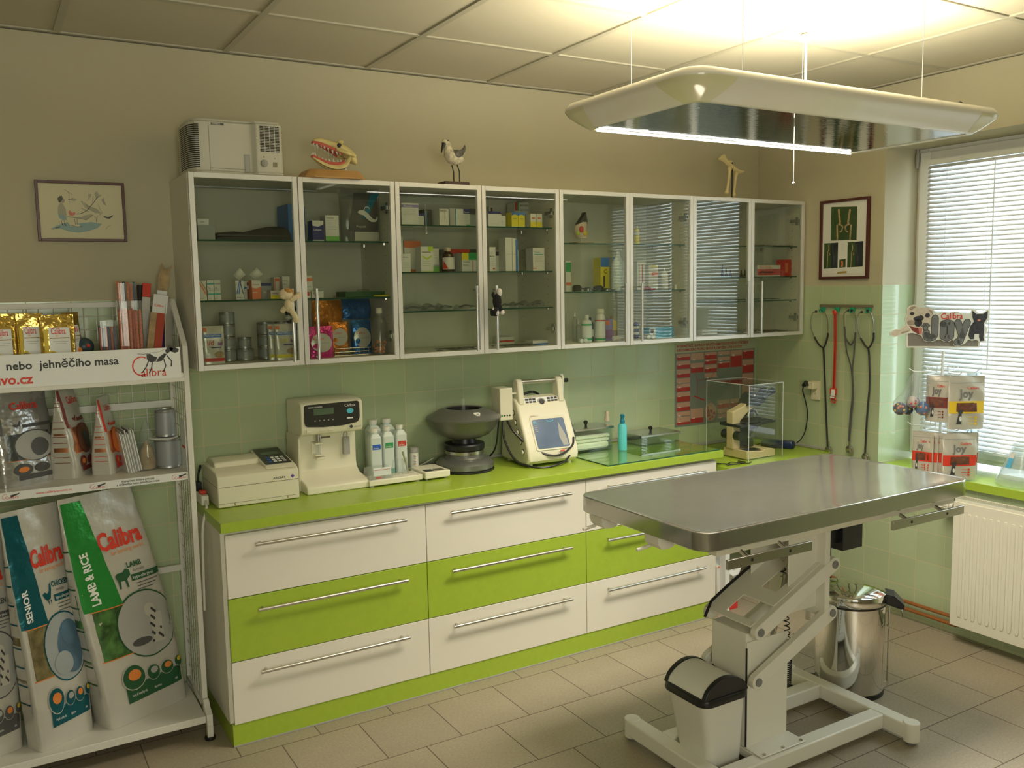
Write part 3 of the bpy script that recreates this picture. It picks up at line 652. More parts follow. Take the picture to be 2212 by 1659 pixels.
b = B('beige'); b.box(X0+.02, -.2275, 1.107, X0+.038, -.222, 1.117); b.box(X0+.075, -.227, 1.108, X0+.098, -.222, 1.113); b.box(X0+.112, -.227, 1.108, X0+.135, -.222, 1.113); b.build('button', cc, bevel=.001)
b = B('print_dk'); b.ppoly(F2, [(.190, -.012), (.199, -.003), (.208, -.012), (.199, -.021)], 'print_dk'); b.text(F2, 'MEK-6450', .212, -.016, .007); b.build('lettering', cc, smooth=False)
b = B('steel'); b.cyl((X0+.085, -.175, 1.095), (X0+.085, -.175, 1.06), .012); b.cyl((X0+.085, -.175, 1.06), (X0+.085, -.175, .995), .0016, n=6); b.box(X0+.09, -.178, 1.07, X0+.135, -.170, 1.077); b.build('sample_probe', cc)
b = B('beige2'); b.box(X0+.07, -.178, .995, X0+.103, -.130, 1.003); b.box(X0+.070, -.178, 1.045, X0+.103, -.130, 1.052); b.box(X0+.066, -.14, .995, X0+.108, -.128, 1.052); b.box(X0+.072, -.186, .982, X0+.112, -.150, .992); b.build('cup_holder', cc, bevel=.002)
glass('clear_pl', (.93, .95, .94), .8, .05, .10)
b = B('clear_pl'); b.lathe([(.011, 0), (.012, .045)], (X0+.086, -.163, .998), 14, cap=False); b.build('sample_cup', cc)
b = B('seal'); b.box(X1-.062, -.150, .985, X1-.034, -.127, 1.060); b.build('tube_door', cc, bevel=.002)
b = B('beige_seam'); b.tube(sm([(X1-.055, -.13, 1.062), (X1-.055, -.135, 1.075), (X1-.048, -.137, 1.082), (X1-.040, -.135, 1.075), (X1-.040, -.13, 1.062)]), .0015, n=5); b.build('wire_guard', cc)
# ---- reagent bottles
mat('hdpe', (.66, .73, .68), .4, alpha=1)
def bottle(lab, x, y, w, h, col=None, cap='white_p', fill=None):
    t = thing('reagent_bottle', lab, 'bottle', (x, y, WZ), 'reagent bottles beside the blood counter')
    b = B('hdpe'); b.rbox(x-w/2, y-w/2, x+w/2, y+w/2, WZ+.0, WZ+h*.82, .008, 4)
    b.rbox(x-w/2, y-w/2, x+w/2, y+w/2, WZ+h*.82, WZ+h*.9, .008, 4, top=.62); b.cyl((x, y, WZ+h*.9), (x, y, WZ+h*.94), w*.27, n=14)
    if fill: b.rbox(x-w/2-.0004, y-w/2-.0004, x+w/2+.0004, y+w/2+.0004, WZ+.004, WZ+fill, .008, 4, 'liquid')
    b.build('bottle_body', t, ang=30)
    b = B(cap); b.cyl((x, y, WZ+h*.93), (x, y, WZ+h), w*.31, n=16); b.build('cap', t)
    if col:
        F = flat('y', y-w/2, e=.001); b = B(col); b.prect(F, x-w*.36, WZ+h*.60, x+w*.36, WZ+h*.70); b.text(lambda u, v: (u, y-w/2-.0016, v), '. . .', x-w*.25, WZ+h*.655, .014, 'print_wh', bold=.02); b.text(lambda u, v: (u, y-w/2-.0016, v), 'DETERG', x-w*.3, WZ+h*.615, .007, 'print_wh', bold=.01); b.build('bottle_label', t, smooth=False)
    return t
mat('liquid', (.10, .42, .30), .35)
bottle('square plastic reagent bottle with a blue label', -2.448, -.135, .052, .225, 'blue_l')
bottle('square plastic reagent bottle with a green label and green liquid at its foot', -2.388, -.132, .052, .228, 'green_l', fill=.045)
bottle('square plastic reagent bottle with a red label', -2.326, -.130, .052, .230, 'red_l')
bottle('unlabelled reagent bottle behind the one with the blue label', -2.418, -.05, .06, .25)
bottle('unlabelled reagent bottle behind the one with the green label', -2.354, -.05, .06, .25)
t = thing('test_strip_tube', 'short white test strip tube with a grey cap, right of the reagent bottles', 'tube', (-2.252, -.115, WZ))
b = B('white_p'); b.cyl((-2.252, -.115, WZ), (-2.252, -.115, WZ+.095), .020, n=20)
for k in range(10): b.box(-2.262, -.1358, WZ+.02+k*.007, -2.259, -.1345, WZ+.024+k*.007, ('gum', 'green_l', 'blue_l')[k % 3]); b.box(-2.256, -.1360, WZ+.02+k*.007, -2.253, -.1345, WZ+.024+k*.007, ('yellow', 'gum', 'purple')[k % 3])
mat('yellow', (.75, .55, .04), .45)
b.build('tube_body', t); b = B('seal'); b.cyl((-2.252, -.115, WZ+.095), (-2.252, -.115, WZ+.118), .021, n=20); b.build('cap', t)
# sample rack and tips box
t = thing('sample_rack', 'cream sample tray with glass tubes in it, in front of the reagent bottles', 'tray', (-2.41, -.235, WZ))
b = B('beige2'); b.box(-2.535, -.285, WZ+.006, -2.29, -.185, WZ+.03)
b.build('tray', t, bevel=.004)
b = B('beige2')
for xx in (-2.52, -2.31):
    for yy in (-.27, -.2): B('seal').cyl((xx, yy, WZ), (xx, yy, WZ+.008), .010, n=10).build('foot', t)
for k in range(5):
    B('clear_pl').lathe([(.004, -.018), (.006, -.01), (.006, .07)], (-2.405+k*.022, -.24+.012*(k % 2), WZ+.03), 10, cap=False).build('glass_tube', t)
t2 = thing('slide_box', 'clear plastic box of cover slips standing on the cream sample tray', 'box', (-2.475, -.235, WZ+.03))
b = B('clear_pl'); b.rbox(-2.53, -.275, -2.42, -.195, WZ+.0305, WZ+.075, .006, 3, top=.9); b.build('box_body', t2)
b = B('print_wh'); b.prect(lambda u, v: (u, -.2735+.09*(v-WZ-.03), v), -2.51, WZ+.045, -2.43, WZ+.078); b.prect(lambda u, v: (u, -.2742+.09*(v-WZ-.03), v), -2.505, WZ+.068, -2.435, WZ+.070, 'red_l'); b.prect(lambda u, v: (u, -.2742+.09*(v-WZ-.03), v), -2.50, WZ+.033, -2.475, WZ+.041, 'red_l'); b.build('box_label', t2, smooth=False)
b = B('steel_b'); b.tube([(-2.335, -.235, WZ+.031), (-2.345, -.24, WZ+.07), (-2.365, -.25, WZ+.13)], [.004, .005, .0045], n=8); tag(b.build('scalpel_handle', o=(-2.335, -.235, WZ+.031)), 'steel instrument leaning up from the cream sample tray', 'instrument')
t = thing('coagulation_meter', 'small flat cream meter with a black display beside the sample tray', 'laboratory machine', (-2.225, -.235, WZ))
b = B('beige2'); b.box(-2.285, -.300, WZ+.008, -2.165, -.14, WZ+.038); b.build('housing', t, bevel=.004)
b = B('panel_dk'); F = flat('z', WZ+.038, e=.001); b.prect(F, -2.275, -.285, -2.235, -.245)
for i in range(4):
    for j in range(3): b.prect(F, -2.227+i*.011, -.285+j*.014, -2.219+i*.011, -.275+j*.014)
b.build('keypad', t, smooth=False); 
for xx in (-2.27, -2.18): B('seal').cyl((xx, -.28, WZ), (xx, -.28, WZ+.009), .006, n=8).build('foot', t)
# ---- centrifuge
def centrifuge(x, y, lab, s=1):
    t = thing('centrifuge', lab, 'centrifuge', (x, y, WZ)); c = (x, y, WZ)
    b = B('hammer'); b.lathe([(.128*s, .008), (.133*s, .014), (.133*s, .036), (.118*s, .052), (.09*s, .058), (.085*s, .064), (.085*s, .074), (.080*s, .080)], c, 40); b.lathe([(.12*s, 0), (.135*s, 0), (.135*s, .009), (.12*s, .009)], c, 40, 'black'); b.build('base', t)
    b = B('steel'); b.lathe([(.083*s, .074), (.088*s, .078), (.088*s, .092), (.083*s, .096)], c, 36); b.build('speed_ring', t)
    b = B('black'); b.lathe([(.05*s, .095), (.092*s, .097), (.094*s, .118), (.09*s, .124), (.055*s, .125), (.052*s, .150), (.05*s, .15)], c, 36); b.build('motor_collar', t)
    b = B('hammer'); b.lathe([(.05*s, .148), (.08*s, .15), (.115*s, .165), (.145*s, .195), (.165*s, .232), (.170*s, .236), (.172*s, .244), (.166*s, .249), (.11*s, .278), (.086*s, .284), (.082*s, .280), (.082*s, .25), (.07*s, .20), (.001, .19)], c, 48, cap=False); b.build('bowl', t)
    b = B('dark'); b.lathe([(.0815*s, .279), (.0815*s, .22), (.001, .205)], c, 32, cap=False); b.build('rotor_well', t)
    b = B('white_p'); fb = lambda u, v: (x+u, y-.135+v*.86, WZ+.2655+v*.5-u*u*.9)
    b.ppoly(fb, [(-.017, .012), (-.012, .018), (.012, .018), (.017, .012), (.01, -.004), (0, -.012), (-.01, -.004)]); b.ppoly(lambda u, v: tuple(Vector(fb(u, v))+Vector((0, -.0006, .0006))), [(-.006, .008), (.006, .008), (.006, -.002), (0, -.006), (-.006, -.002)], 'seal'); b.build('badge', t, smooth=False)
    return t
t = centrifuge(-2.022, -.165, 'grey hammertone bowl centrifuge with an open top, left of the ultrasound machine')
b = B('clear_pl'); b.cyl((-2.022, -.165, WZ+.20), (-2.022, -.165, WZ+.325), .008, n=12); b.build('test_tube', t)
b = B('white_p'); b.tube(sm([(-2.15, -.1, WZ+.055), (-2.20, -.06, WZ+.02), (-2.27, -.03, WZ+.004), (-2.30, -.02, WZ+.01)]), .0025, n=6); b.build('power_cord', t)
# ---- ultrasound machine
mat('us_screen', (.10, .13, .17), .12, emit=(.22, .30, .42), es=.25, noise=(6, .4)); mat('us_dark', (.02, .03, .05), .2)
us = thing('ultrasound_machine', 'cream portable ultrasound machine with a tilted screen and a silver carrying handle', 'laboratory machine', (-1.66, -.27, WZ))
M = Matrix.Translation((-1.785, -.335, WZ)) @ Euler((0, 0, math.radians(-3))).to_matrix().to_4x4()
def ub(m): q = B(m); q.M = M; return q
Wd = .268
sp = [(.02, .012), (.0, .03), (-.004, .05), (.006, .09), (.105, .285), (.125, .305), (.175, .315), (.20, .30), (.262, .14), (.27, .03), (.262, .012)]
b = ub('beige2'); b.prism(sp, 0, Wd, 'x'); b.build('housing', us, bevel=.010, seg=3, ang=30)
sl = lambda u, v: tuple(M @ Vector((u, .006+(v-.09)*.508-.0025, v)))
sl2 = lambda u, v: tuple(M @ Vector((u, .006+(v-.09)*.508-.0042, v)))
sl3 = lambda u, v: tuple(M @ Vector((u, .006+(v-.09)*.508-.0056, v)))
b = B('us_screen'); ptsr = rrect(.055, .085, .225, .212, .008, 4); b.ppoly(sl2, ptsr, 'us_screen'); rim = rrect(.046, .078, .234, .222, .01, 4); b.ppoly(sl, rim, 'beige')
b.pell(sl3, .150, .204, .018, .006, 'cyan_btn'); b.pell(lambda u, v: tuple(Vector(sl3(u, v))+Vector((0, -.0006, 0))), .150, .207, .016, .006, 'us_screen')
for k in range(6): b.prect(sl3, .060, .20-k*.008, .074+.003*(k % 2), .203-k*.008, 'cyan_btn' if k < 2 else 'seal')
b.ppoly(sl3, [(.19, .195), (.215, .135), (.218, .092), (.19, .092), (.178, .13)], 'seal'); b.build('screen', us, smooth=False)
b = B('gum'); b.prect(sl, .052, .226, .098, .232, 'beige'); b.text(sl2, 'ESAOTE', .056, .2265, .006, 'gum', bold=.01); b.prect(sl2, .165, .066, .19, .072, 'red_l'); b.text(sl2, 'MyLab', .192, .066, .008, 'seal'); b.build('lettering', us, smooth=False)
kp = lambda u, v: tuple(M @ Vector((.04+u, .092+v*.46+.003, .262+v*.888)))
kp2 = lambda u, v: tuple(Vector(kp(u, v))+Vector((0, -.0012, .0008)))
b = B('seal'); pk = [(0, .052), (.19, .052), (.185, .018), (.15, .006), (.095, .002), (.04, .006), (.005, .018)]; b.ppoly(kp, pk, 'print_wh')
for i in range(9):
    for j in range(3):
        if 3 <= i <= 5: continue
        b.prect(kp2, .010+i*.0195, .012+j*.013, .026+i*.0195, .022+j*.013, 'print_dk')
b.pell(kp2, .095, .028, .022, .020, 'seal'); b.pell(lambda u, v: tuple(Vector(kp2(u, v))+Vector((0, -.001, .0006))), .095, .028, .015, .014, 'print_dk'); b.build('keypad', us, smooth=False)
for xx in (.012, Wd-.042):
    b = ub('beige2'); b.prism([(.10, .28), (.16, .30), (.165, .385), (.150, .398), (.130, .398), (.115, .385)], xx, xx+.030, 'x'); b.build('handle_post', us, bevel=.006)
b = ub('steel_b'); b.cyl((.035, .14, .382), (Wd-.035, .14, .382), .011, n=16); b.build('handle_bar', us)
b = ub('beige'); b.box(-.088, .10, .215, -.022, .19, .365); b.box(-.03, .12, .33, .014, .14, .338)
b.build('battery_box', us, bevel=.004)
b = ub('panel_dk'); 
for k in range(4): b.cyl((-.078+k*.013, .0995, .238), (-.078+k*.013, .0985, .238), .004, n=8, m='panel_dk' if k else 'green_l')
b.build('socket_row', us)
for k in range(5):
    q = sl(0, .085+k*.045); b = ub('dark'); yy = .006+(.045*k)*.508+.04; b.cyl((-.0005, yy, .07+k*.043), (-.003, yy, .07+k*.043), .013, n=16); b.cyl((-.003, yy, .07+k*.043), (-.010, yy, .07+k*.043), .0105, n=16, m='beige'); b.build('port', us)
b = ub('black'); b.tube(sm([(.03, .205, .25), (.06, .20, .30), (.11, .19, .325), (.16, .20, .318), (.20, .205, .28)]), .006, n=8); b.build('cable_loop', us)
b = ub('black'); b.tube(sm([(-.06, .13, .215), (-.062, .11, .12), (-.03, .06, .03), (.03, -.01, -.002+.008), (.10, -.035, .007), (.18, -.02, .02), (.235, .01, .05), (.268, .03, .10), (.272, .06, .16), (.266, .10, .23), (.258, .13, .29)]), .005, n=8); b.build('probe_cable', us)
b = ub('black'); b.tube(sm([(-.045, .12, .215), (-.03, .07, .16), (.03, .028, .095), (.10, -.008, .055), (.17, -.012, .052), (.235, .0, .085), (.255, .02, .12)]), .005, n=8); b.build('probe_cable', us)
b = ub('black'); b.tube(sm([(-.07, .15, .215), (-.075, .18, .08), (-.09, .25, .01)]), .004, n=8); b.build('probe_cable', us)
b = ub('white_p'); b.tube([(Wd+.012, .17, .26), (Wd+.012, .165, .33), (Wd+.008, .16, .37), (Wd+.004, .155, .405)], [.009, .010, .011, .009], n=12); b.cyl((Wd+.0, .15, .375), (Wd+.035, .15, .375), .010, n=14, m='black'); b.box(Wd-.006, .13, .36, Wd+.006, .17, .40, 'beige'); b.build('ultrasound_probe', us)
for xx in (.03, Wd-.03): b = ub('beige'); b.cyl((xx, .035, 0), (xx, .035, .014), .01, n=10); b.cyl((xx, .24, 0), (xx, .24, .014), .01, n=10); b.build('foot', us)
# ---- steel lidded glass boxes, sheet of glass, spray bottles
GZ = WZ+.0062
b = B('shelf_glass'); b.box(-1.462, -.505, WZ+.0004, -.768, -.06, GZ); b.box(-1.4625, -.5055, WZ+.0006, -.768, -.505, GZ-.0004, 'glass_edge'); b.box(-1.4628, -.505, WZ+.0006, -1.462, -.06, GZ-.0004, 'glass_edge')
tag(b.build('glass_sheet', o=(-1.1, -.28, WZ), smooth=False), 'sheet of clear green-edged glass lying on the right end of the worktop', 'glass sheet')
mat('towel', (.84, .82, .66), .9, bump=(150, .2))
def gbox(lab, x0, y0, x1, y1, z0, h):
    t = thing('glass_box', lab, 'box', ((x0+x1)/2, (y0+y1)/2, z0), 'glass boxes with steel lids'); b = B('clear2')
    for a in ((x0, y0, x1, y0+.004), (x0, y1-.004, x1, y1), (x0, y0+.004, x0+.004, y1-.004), (x1-.004, y0+.004, x1, y1-.004)): b.box(a[0], a[1], z0+.0005, a[2], a[3], z0+h)
    b.box(x0, y0, z0+.0005, x1, y1, z0+.005); b.build('glass_body', t, smooth=False)
    b = B('steel'); b.box(x0-.004, y0-.004, z0+h, x1+.004, y1+.004, z0+h+.003); b.frame(x0-.004, z0+h-.008, x1+.004, z0+h+.003, .0012, y0-.004, y0-.003); b.box(x0-.004, y0-.004, z0+h-.008, x1+.004, y0-.0028, z0+h)
    l = b.build('lid', t, bevel=.001)
    cx, cy = (x0+x1)/2, (y0+y1)/2; b = B('black'); b.cyl((cx, cy, z0+h+.003), (cx, cy, z0+h+.014), .006, n=10); b.lathe([(.006, .012), (.012, .018), (.012, .026), (.006, .031)], (cx, cy, z0+h), 5); b.build('lid_knob', l); return t
glass('clear2', (.93, .98, .95), 1.0)
gbox('larger steel-lidded glass box holding folded cream towels, beside the ultrasound machine', -1.42, -.185, -1.19, -.045, GZ, .115)
gbox('lower steel-lidded glass box standing empty on the glass sheet', -1.029, -.215, -.775, -.05, GZ, .05)
for k, (h0, h1) in enumerate(((.008, .042), (.043, .060), (.061, .080))):
    b = B('towel'); b.loft([[(p[0], p[1], GZ+h0+(h1-h0)*q) for p in rrect(-1.41+i, -.175+i, -1.205-i+.004*k, -.055-i, .012, 4)] for i, q in ((.006, 0), (.0, .25), (.0, .75), (.007, 1))])
    tag(b.build('folded_towel', o=(-1.31, -.115, GZ+h0)), ('folded cream towel at the bottom of the pile in the glass box', 'folded cream towel in the middle of the pile in the glass box', 'folded cream towel on top of the pile in the glass box')[k], 'towel', 'folded towels in the glass box')
mat('aqua', (.12, .60, .66), .35); mat('teal', (.01, .20, .32), .35); mat('skinpl', (.62, .50, .38), .4)
t = thing('spray_bottle', 'slim turquoise spray bottle with a dark teal pump, beside the towel box', 'bottle', (-1.168, -.235, GZ))
b = B('aqua'); b.lathe([(.001, 0), (.021, 0), (.0225, .004), (.0225, .118), (.018, .13), (.009, .134)], (-1.168, -.235, GZ), 24); b.build('bottle_body', t)
b = B('teal'); b.lathe([(.009, .133), (.0125, .134), (.0125, .148), (.009, .152), (.009, .165), (.0105, .166), (.0105, .176), (.008, .179)], (-1.168, -.235, GZ), 16); b.box(-1.172, -.25, GZ+.167, -1.164, -.24, GZ+.174); b.build('pump', t)
t = thing('spray_bottle', 'clear spray bottle with a beige pump, behind the turquoise one', 'bottle', (-1.150, -.085, GZ))
b = B('clear_pl'); b.lathe([(.001, 0), (.021, 0), (.021, .11), (.009, .125)], (-1.150, -.085, GZ), 24); b.build('bottle_body', t)
b = B('skinpl'); b.lathe([(.009, .125), (.013, .126), (.013, .142), (.009, .15), (.011, .165), (.008, .177)], (-1.150, -.085, GZ), 16); b.build('pump', t)
# ---- microscope under its clear cover, on the low desk
DZ = .7712
mat('ochre', (.70, .56, .30), .4); mat('mblack', (.03, .032, .03), .35)
ms = thing('microscope', 'black and ochre binocular microscope on the low corner desk', 'microscope', (-.44, -.39, DZ))
b = B('ochre'); b.prism([(-.545, DZ+.004), (-.338, DZ+.004), (-.338, DZ+.040), (-.375, DZ+.048), (-.42, DZ+.048), (-.425, DZ+.036), (-.545, DZ+.050)][::1], -.468, -.30, 'y')
b.build('base', ms, bevel=.004)
b = B('mblack'); b.box(-.535, -.455, DZ+.0455, -.43, -.40, DZ+.0485); b.build('base_inlay', ms)
b = B('ochre'); b.prism([(-.552, DZ+.045), (-.498, DZ+.045), (-.498, DZ+.19), (-.44, DZ+.235), (-.375, DZ+.262), (-.40, DZ+.300), (-.48, DZ+.268), (-.552, DZ+.245)], -.375, -.325, 'y'); b.build('arm', ms, bevel=.006)
b = B('mblack'); b.box(-.555, -.43, DZ+.165, -.40, -.28, DZ+.180); b.box(-.50, -.415, DZ+.18, -.30, -.30, DZ+.188); b.prism([(-.40, DZ+.165), (-.285, DZ+.172), (-.285, DZ+.182), (-.40, DZ+.188)], -.42, -.29, 'y'); b.box(-.50, -.37, DZ+.055, -.44, -.33, DZ+.165); b.build('stage', ms, bevel=.003)
b = B('mblack'); b.cyl((-.42, -.35, DZ+.165), (-.42, -.35, DZ+.12), .028, n=20); b.cyl((-.42, -.35, DZ+.12), (-.42, -.35, DZ+.10), .018, n=20); b.cyl((-.375, -.35, DZ+.145), (-.355, -.35, DZ+.145), .012, n=12); b.build('condenser', ms)
b = B('mblack'); b.cyl((-.42, -.35, DZ+.048), (-.42, -.35, DZ+.082), .03, n=24); b.build('lamp_house', ms)
for yy, s in ((-.40, -1), (-.30, 1)):
    b = B('mblack'); b.cyl((-.53, -.35+s*.025, DZ+.118), (-.53, -.35+s*.062, DZ+.118), .024, n=20); b.build('focus_knob', ms)
b = B('mblack'); b.prism([(-.46, DZ+.268), (-.372, DZ+.262), (-.33, DZ+.285), (-.325, DZ+.325), (-.405, DZ+.335), (-.43, DZ+.318)], -.39, -.31, 'y'); b.cyl((-.415, -.391, DZ+.322), (-.415, -.394, DZ+.322), .006, n=10, m='white_p')
b.build('head', ms, bevel=.006)
for yy in (-.385, -.325):
    b = B('mblack'); b.cyl((-.35, yy, DZ+.302), (-.285, yy, DZ+.332), .0135, n=16); b.cyl((-.292, yy, DZ+.329), (-.27, yy, DZ+.339), .017, n=16); b.build('eyepiece', ms)
b = B('steel'); b.cyl((-.40, -.35, DZ+.262), (-.385, -.35, DZ+.245), .030, .026, n=24); b.build('nosepiece', ms)
for (dx, dy) in ((-.012, 0), (.03, -.006), (.005, .028)):
    b = B('steel'); b.cyl((-.40+dx*.6, -.35+dy*.6, DZ+.250), (-.40+dx*1.6, -.35+dy*1.6, DZ+.205), .0085, .006, n=14); b.build('objective', ms)
glass('acrylic', (.97, .98, .97), .9)
mat('acr_edge', (.62, .66, .62), .3)
ac = thing('clear_cover', 'clear acrylic dust cover box standing over the microscope', 'cover', (-.43, -.35, DZ))
A0, A1, C0_, C1_, AT = -.562, -.318, -.497, -.190, DZ+.392
b = B('acrylic')
for a in ((A0, C0_, A1, C0_+.003), (A0, C1_-.003, A1, C1_), (A0, C0_+.003, A0+.003, C1_-.003), (A1-.003, C0_+.003, A1, C1_-.003)): b.box(a[0], a[1], DZ+.0005, a[2], a[3], AT)
b.box(A0, C0_, AT, A1, C1_, AT+.003); b.build('cover_panels', ac, smooth=False)
b = B('acr_edge')
for xx, yy in ((A0, C0_), (A1, C0_), (A0, C1_), (A1, C1_)): b.box(xx-.0012, yy-.0012, DZ+.0005, xx+.0012, yy+.0012, AT+.003)
b.box(A0, C0_-.001, AT+.0005, A1, C0_+.001, AT+.0035); b.box(A0-.001, C0_, AT+.0005, A0+.001, C1_, AT+.0035); b.box(A0, C1_-.001, AT+.0005, A1, C1_+.001, AT+.0035); b.box(A1-.001, C0_, AT+.0005, A1+.001, C1_, AT+.0035)
b.build('cover_edges', ac)
mat('navy', (.01, .025, .09), .3)
t = thing('power_adapter', 'dark blue power adapter with a cable up to the wall socket', 'adapter', (-.13, -.30, DZ))
b = B('navy'); b.M = Matrix.Translation((-.135, -.30, DZ)) @ Euler((0, 0, math.radians(-62))).to_matrix().to_4x4(); b.loft([[(p[0], p[1], z) for p in rrect(-.09+i, -.03+i, .09-i, .03-i, .012, 4)] for i, z in ((.004, .001), (0, .01), (0, .03), (.006, .042))]); b.build('adapter_body', t)
b = B('black'); b.tube(sm([(-.085, -.385, DZ+.03), (-.06, -.40, DZ+.06), (-.035, -.405, .88), (-.03, -.41, .97), (-.033, -.395, 1.04), (-.042, -.385, 1.09), (-.055, -.405, 1.125)]), .0032, n=8); b.build('cable', t)
b = B('black'); b.cyl((-.058, -.40, 1.12), (-.058, -.425, 1.135), .008, .017, n=14); b.build('plug', t)
b = B('black'); b.tube(sm([(-.20, -.23, DZ+.02), (-.26, -.24, DZ+.012), (-.30, -.26, DZ+.008)]), .0028, n=6); b.build('cable', t)
for k, pts in enumerate(([(-.735, -.44, 0), (-.68, -.50, .0), (-.62, -.52, .0), (-.585, -.50, 0), (-.60, -.46, 0)], [(-.72, -.50, 0), (-.66, -.47, 0), (-.61, -.545, 0), (-.575, -.53, 0)], [(-.74, -.53, 0), (-.67, -.54, 0), (-.63, -.50, 0), (-.60, -.47, 0)])):
    b = B('black'); b.tube([(p[0], p[1], DZ+.004+.003*k) for p in pts], .0026, n=6)
    tag(b.build('loose_cable', o=(-.70, -.5, DZ)), 'black cable lying loose on the low green desk in front of the microscope', 'cable', 'loose black cables on the low desk')
# power strip at the left end of the worktop
t = thing('power_strip', 'white power strip with plugs at the left end of the worktop, behind the shelf edge', 'power strip', (-3.18, -.14, WZ))
b = B('white_p'); b.box(-3.194, -.20, WZ+.001, -3.166, -.05, WZ+.04); b.box(-3.193, -.17, WZ+.04, -3.167, -.14, WZ+.055, 'red_l'); b.build('strip_body', t, bevel=.004)
b = B('white_p'); b.tube(sm([(-3.18, -.20, WZ+.02), (-3.185, -.24, WZ+.0), (-3.205, -.255, WZ-.06), (-3.21, -.25, WZ-.16), (-3.21, -.22, .45)]), .005, n=8); b.build('cable', t)
b = B('black'); b.tube(sm([(-3.18, -.08, WZ+.04), (-3.18, -.09, WZ+.10), (-3.17, -.08, WZ+.135), (-3.163, -.06, WZ+.13), (-3.163, -.02, WZ+.10)]), .004, n=8); b.box(-3.192, -.10, WZ+.04, -3.17, -.06, WZ+.075, 'black'); b.build('plug', t)
# ---------------------------------------------------------------- pet food shelf unit at the left
mat('shelf_wh', (.74, .72, .66), .4)
mat('film_white', (.62, .60, .55), .3, .25, bump=(26, .25)); mat('foil_silver', (.55, .55, .55), .22, .75, bump=(30, .5)); mat('foil_green', (.04, .36, .07), .25, .5, bump=(30, .4)); mat('foil_teal', (.01, .13, .17), .25, .5, bump=(30, .4))
mat('foil_gold', (.72, .50, .12), .2, .85, bump=(40, .6)); mat('foil_brown', (.22, .10, .06), .35, .3, bump=(30, .4)); mat('foil_gunmetal', (.10, .11, .11), .3, .5, bump=(30, .4))
mat('logo_red', (.72, .045, .02), .5); mat('orange_l', (.80, .25, .05), .5); mat('dkgreen', (.02, .10, .04), .5); mat('camo', (.24, .20, .09), .3, .2, noise=(28, .6)); mat('camo_green', (.09, .22, .06), .3, .2, noise=(26, .7)); mat('camo_rust', (.42, .15, .06), .3, .2, noise=(26, .6))
mat('slate', (.09, .17, .26), .35, noise=(12, .3)); mat('slate_lt', (.38, .42, .44), .4); mat('grey_lt', (.42, .42, .40), .5); mat('grey_dk', (.09, .09, .09), .5); mat('maroon', (.22, .04, .03), .5); mat('tan', (.45, .32, .16), .7, noise=(30, .3))
U0, U1 = -4.36, -3.245
su = thing('display_shelf', 'white wire mesh display shelf unit with a printed header board, at the left', 'shelf unit', (-3.80, -.19, 0))
def side(x):
    b = B('shelf_wh')
    for y0, y1 in ((-.022, -.002), (-.315, -.293)): b.box(x-.010, y0, .10 if y1 < -.1 else .0, x+.010, y1, 1.655 if y1 > -.1 else 1.49)
    b.add([(x-.01, -.293, 1.49), (x+.01, -.293, 1.49), (x+.01, -.315, 1.49), (x-.01, -.315, 1.49), (x-.01, -.10, 1.655), (x+.01, -.10, 1.655), (x+.01, -.12, 1.66), (x-.01, -.12, 1.66)], [(0,1,2,3),(4,7,6,5),(0,4,5,1),(1,5,6,2),(2,6,7,3),(3,7,4,0)])
    b.box(x-.010, -.12, 1.64, x+.010, -.002, 1.66); b.box(x-.010, -.315, .10, x+.010, -.002, .12)
    b.build('side_frame', su, bevel=.002)
    b = B('shelf_wh')
    for k in range(6): b.cyl((x, -.06-k*.043, .12), (x, -.06-k*.043, 1.64 if k < 2 else 1.62-(k-1)*.030), .0017, n=5)
    z = .17
    while z < 1.62: b.cyl((x, -.02, z), (x, -.30 if z < 1.49 else -.30+(z-1.49)*1.05, z), .0017, n=5); z += .05
    b.build('wire_mesh', su)
    b = B('shelf_wh'); b.prism([(-.315, .14), (-.315, .10), (-.365, .055), (-.385, .055), (-.385, .100), (-.35, .115), (-.33, .14)], x-.011, x+.011, 'x'); b.box(x-.011, -.385, .012, x+.011, -.36, .06); b.cyl((x, -.372, 0), (x, -.372, .012), .02, n=14, m='black'); b.build('foot_post', su, bevel=.002)
side(U1); side(U0)
for z0, z1 in ((1.632, 1.652), (1.235, 1.262), (.565, .590)): b = B('shelf_wh'); b.box(U0, -.024, z0, U1, -.010, z1); b.build('back_rail', su, bevel=.001)
b = B('shelf_wh')
x = U1-.05
while x > U0: b.cyl((x, -.016, 1.03), (x, -.016, 1.64), .0016, n=5); x -= .05
z = 1.05
while z < 1.63: b.cyl((U0, -.018, z), (U1, -.018, z), .0016, n=5); z += .05
b.build('back_mesh', su)
for z, yf, nm in ((1.392, -.325, 'shelf_board'), (1.020, -.305, 'shelf_board'), (.095, -.375, 'shelf_board')):
    b = B('shelf_wh'); b.box(U0+.012, yf, z-.028, U1-.012, -.026, z); b.build(nm, su, bevel=.002)
b = B('upvc'); b.box(U0+.02, -.338, 1.372, U1-.022, -.334, 1.487); b.box(U0+.02, -.345, 1.362, U1-.012, -.326, 1.376, 'shelf_wh')
hd = b.build('header_board', su, bevel=.0005)
F = flat('y', -.338, e=.0006)
b = B('print_dk'); b.text(F, 'nebo  jehněčího masa', -3.821, 1.437, .0385, 'print_dk', bold=.022)
b.text(F, 'www.calibra-krmivo.cz', -3.745, 1.389, .045, 'logo_red', bold=.03, al='RIGHT'); 
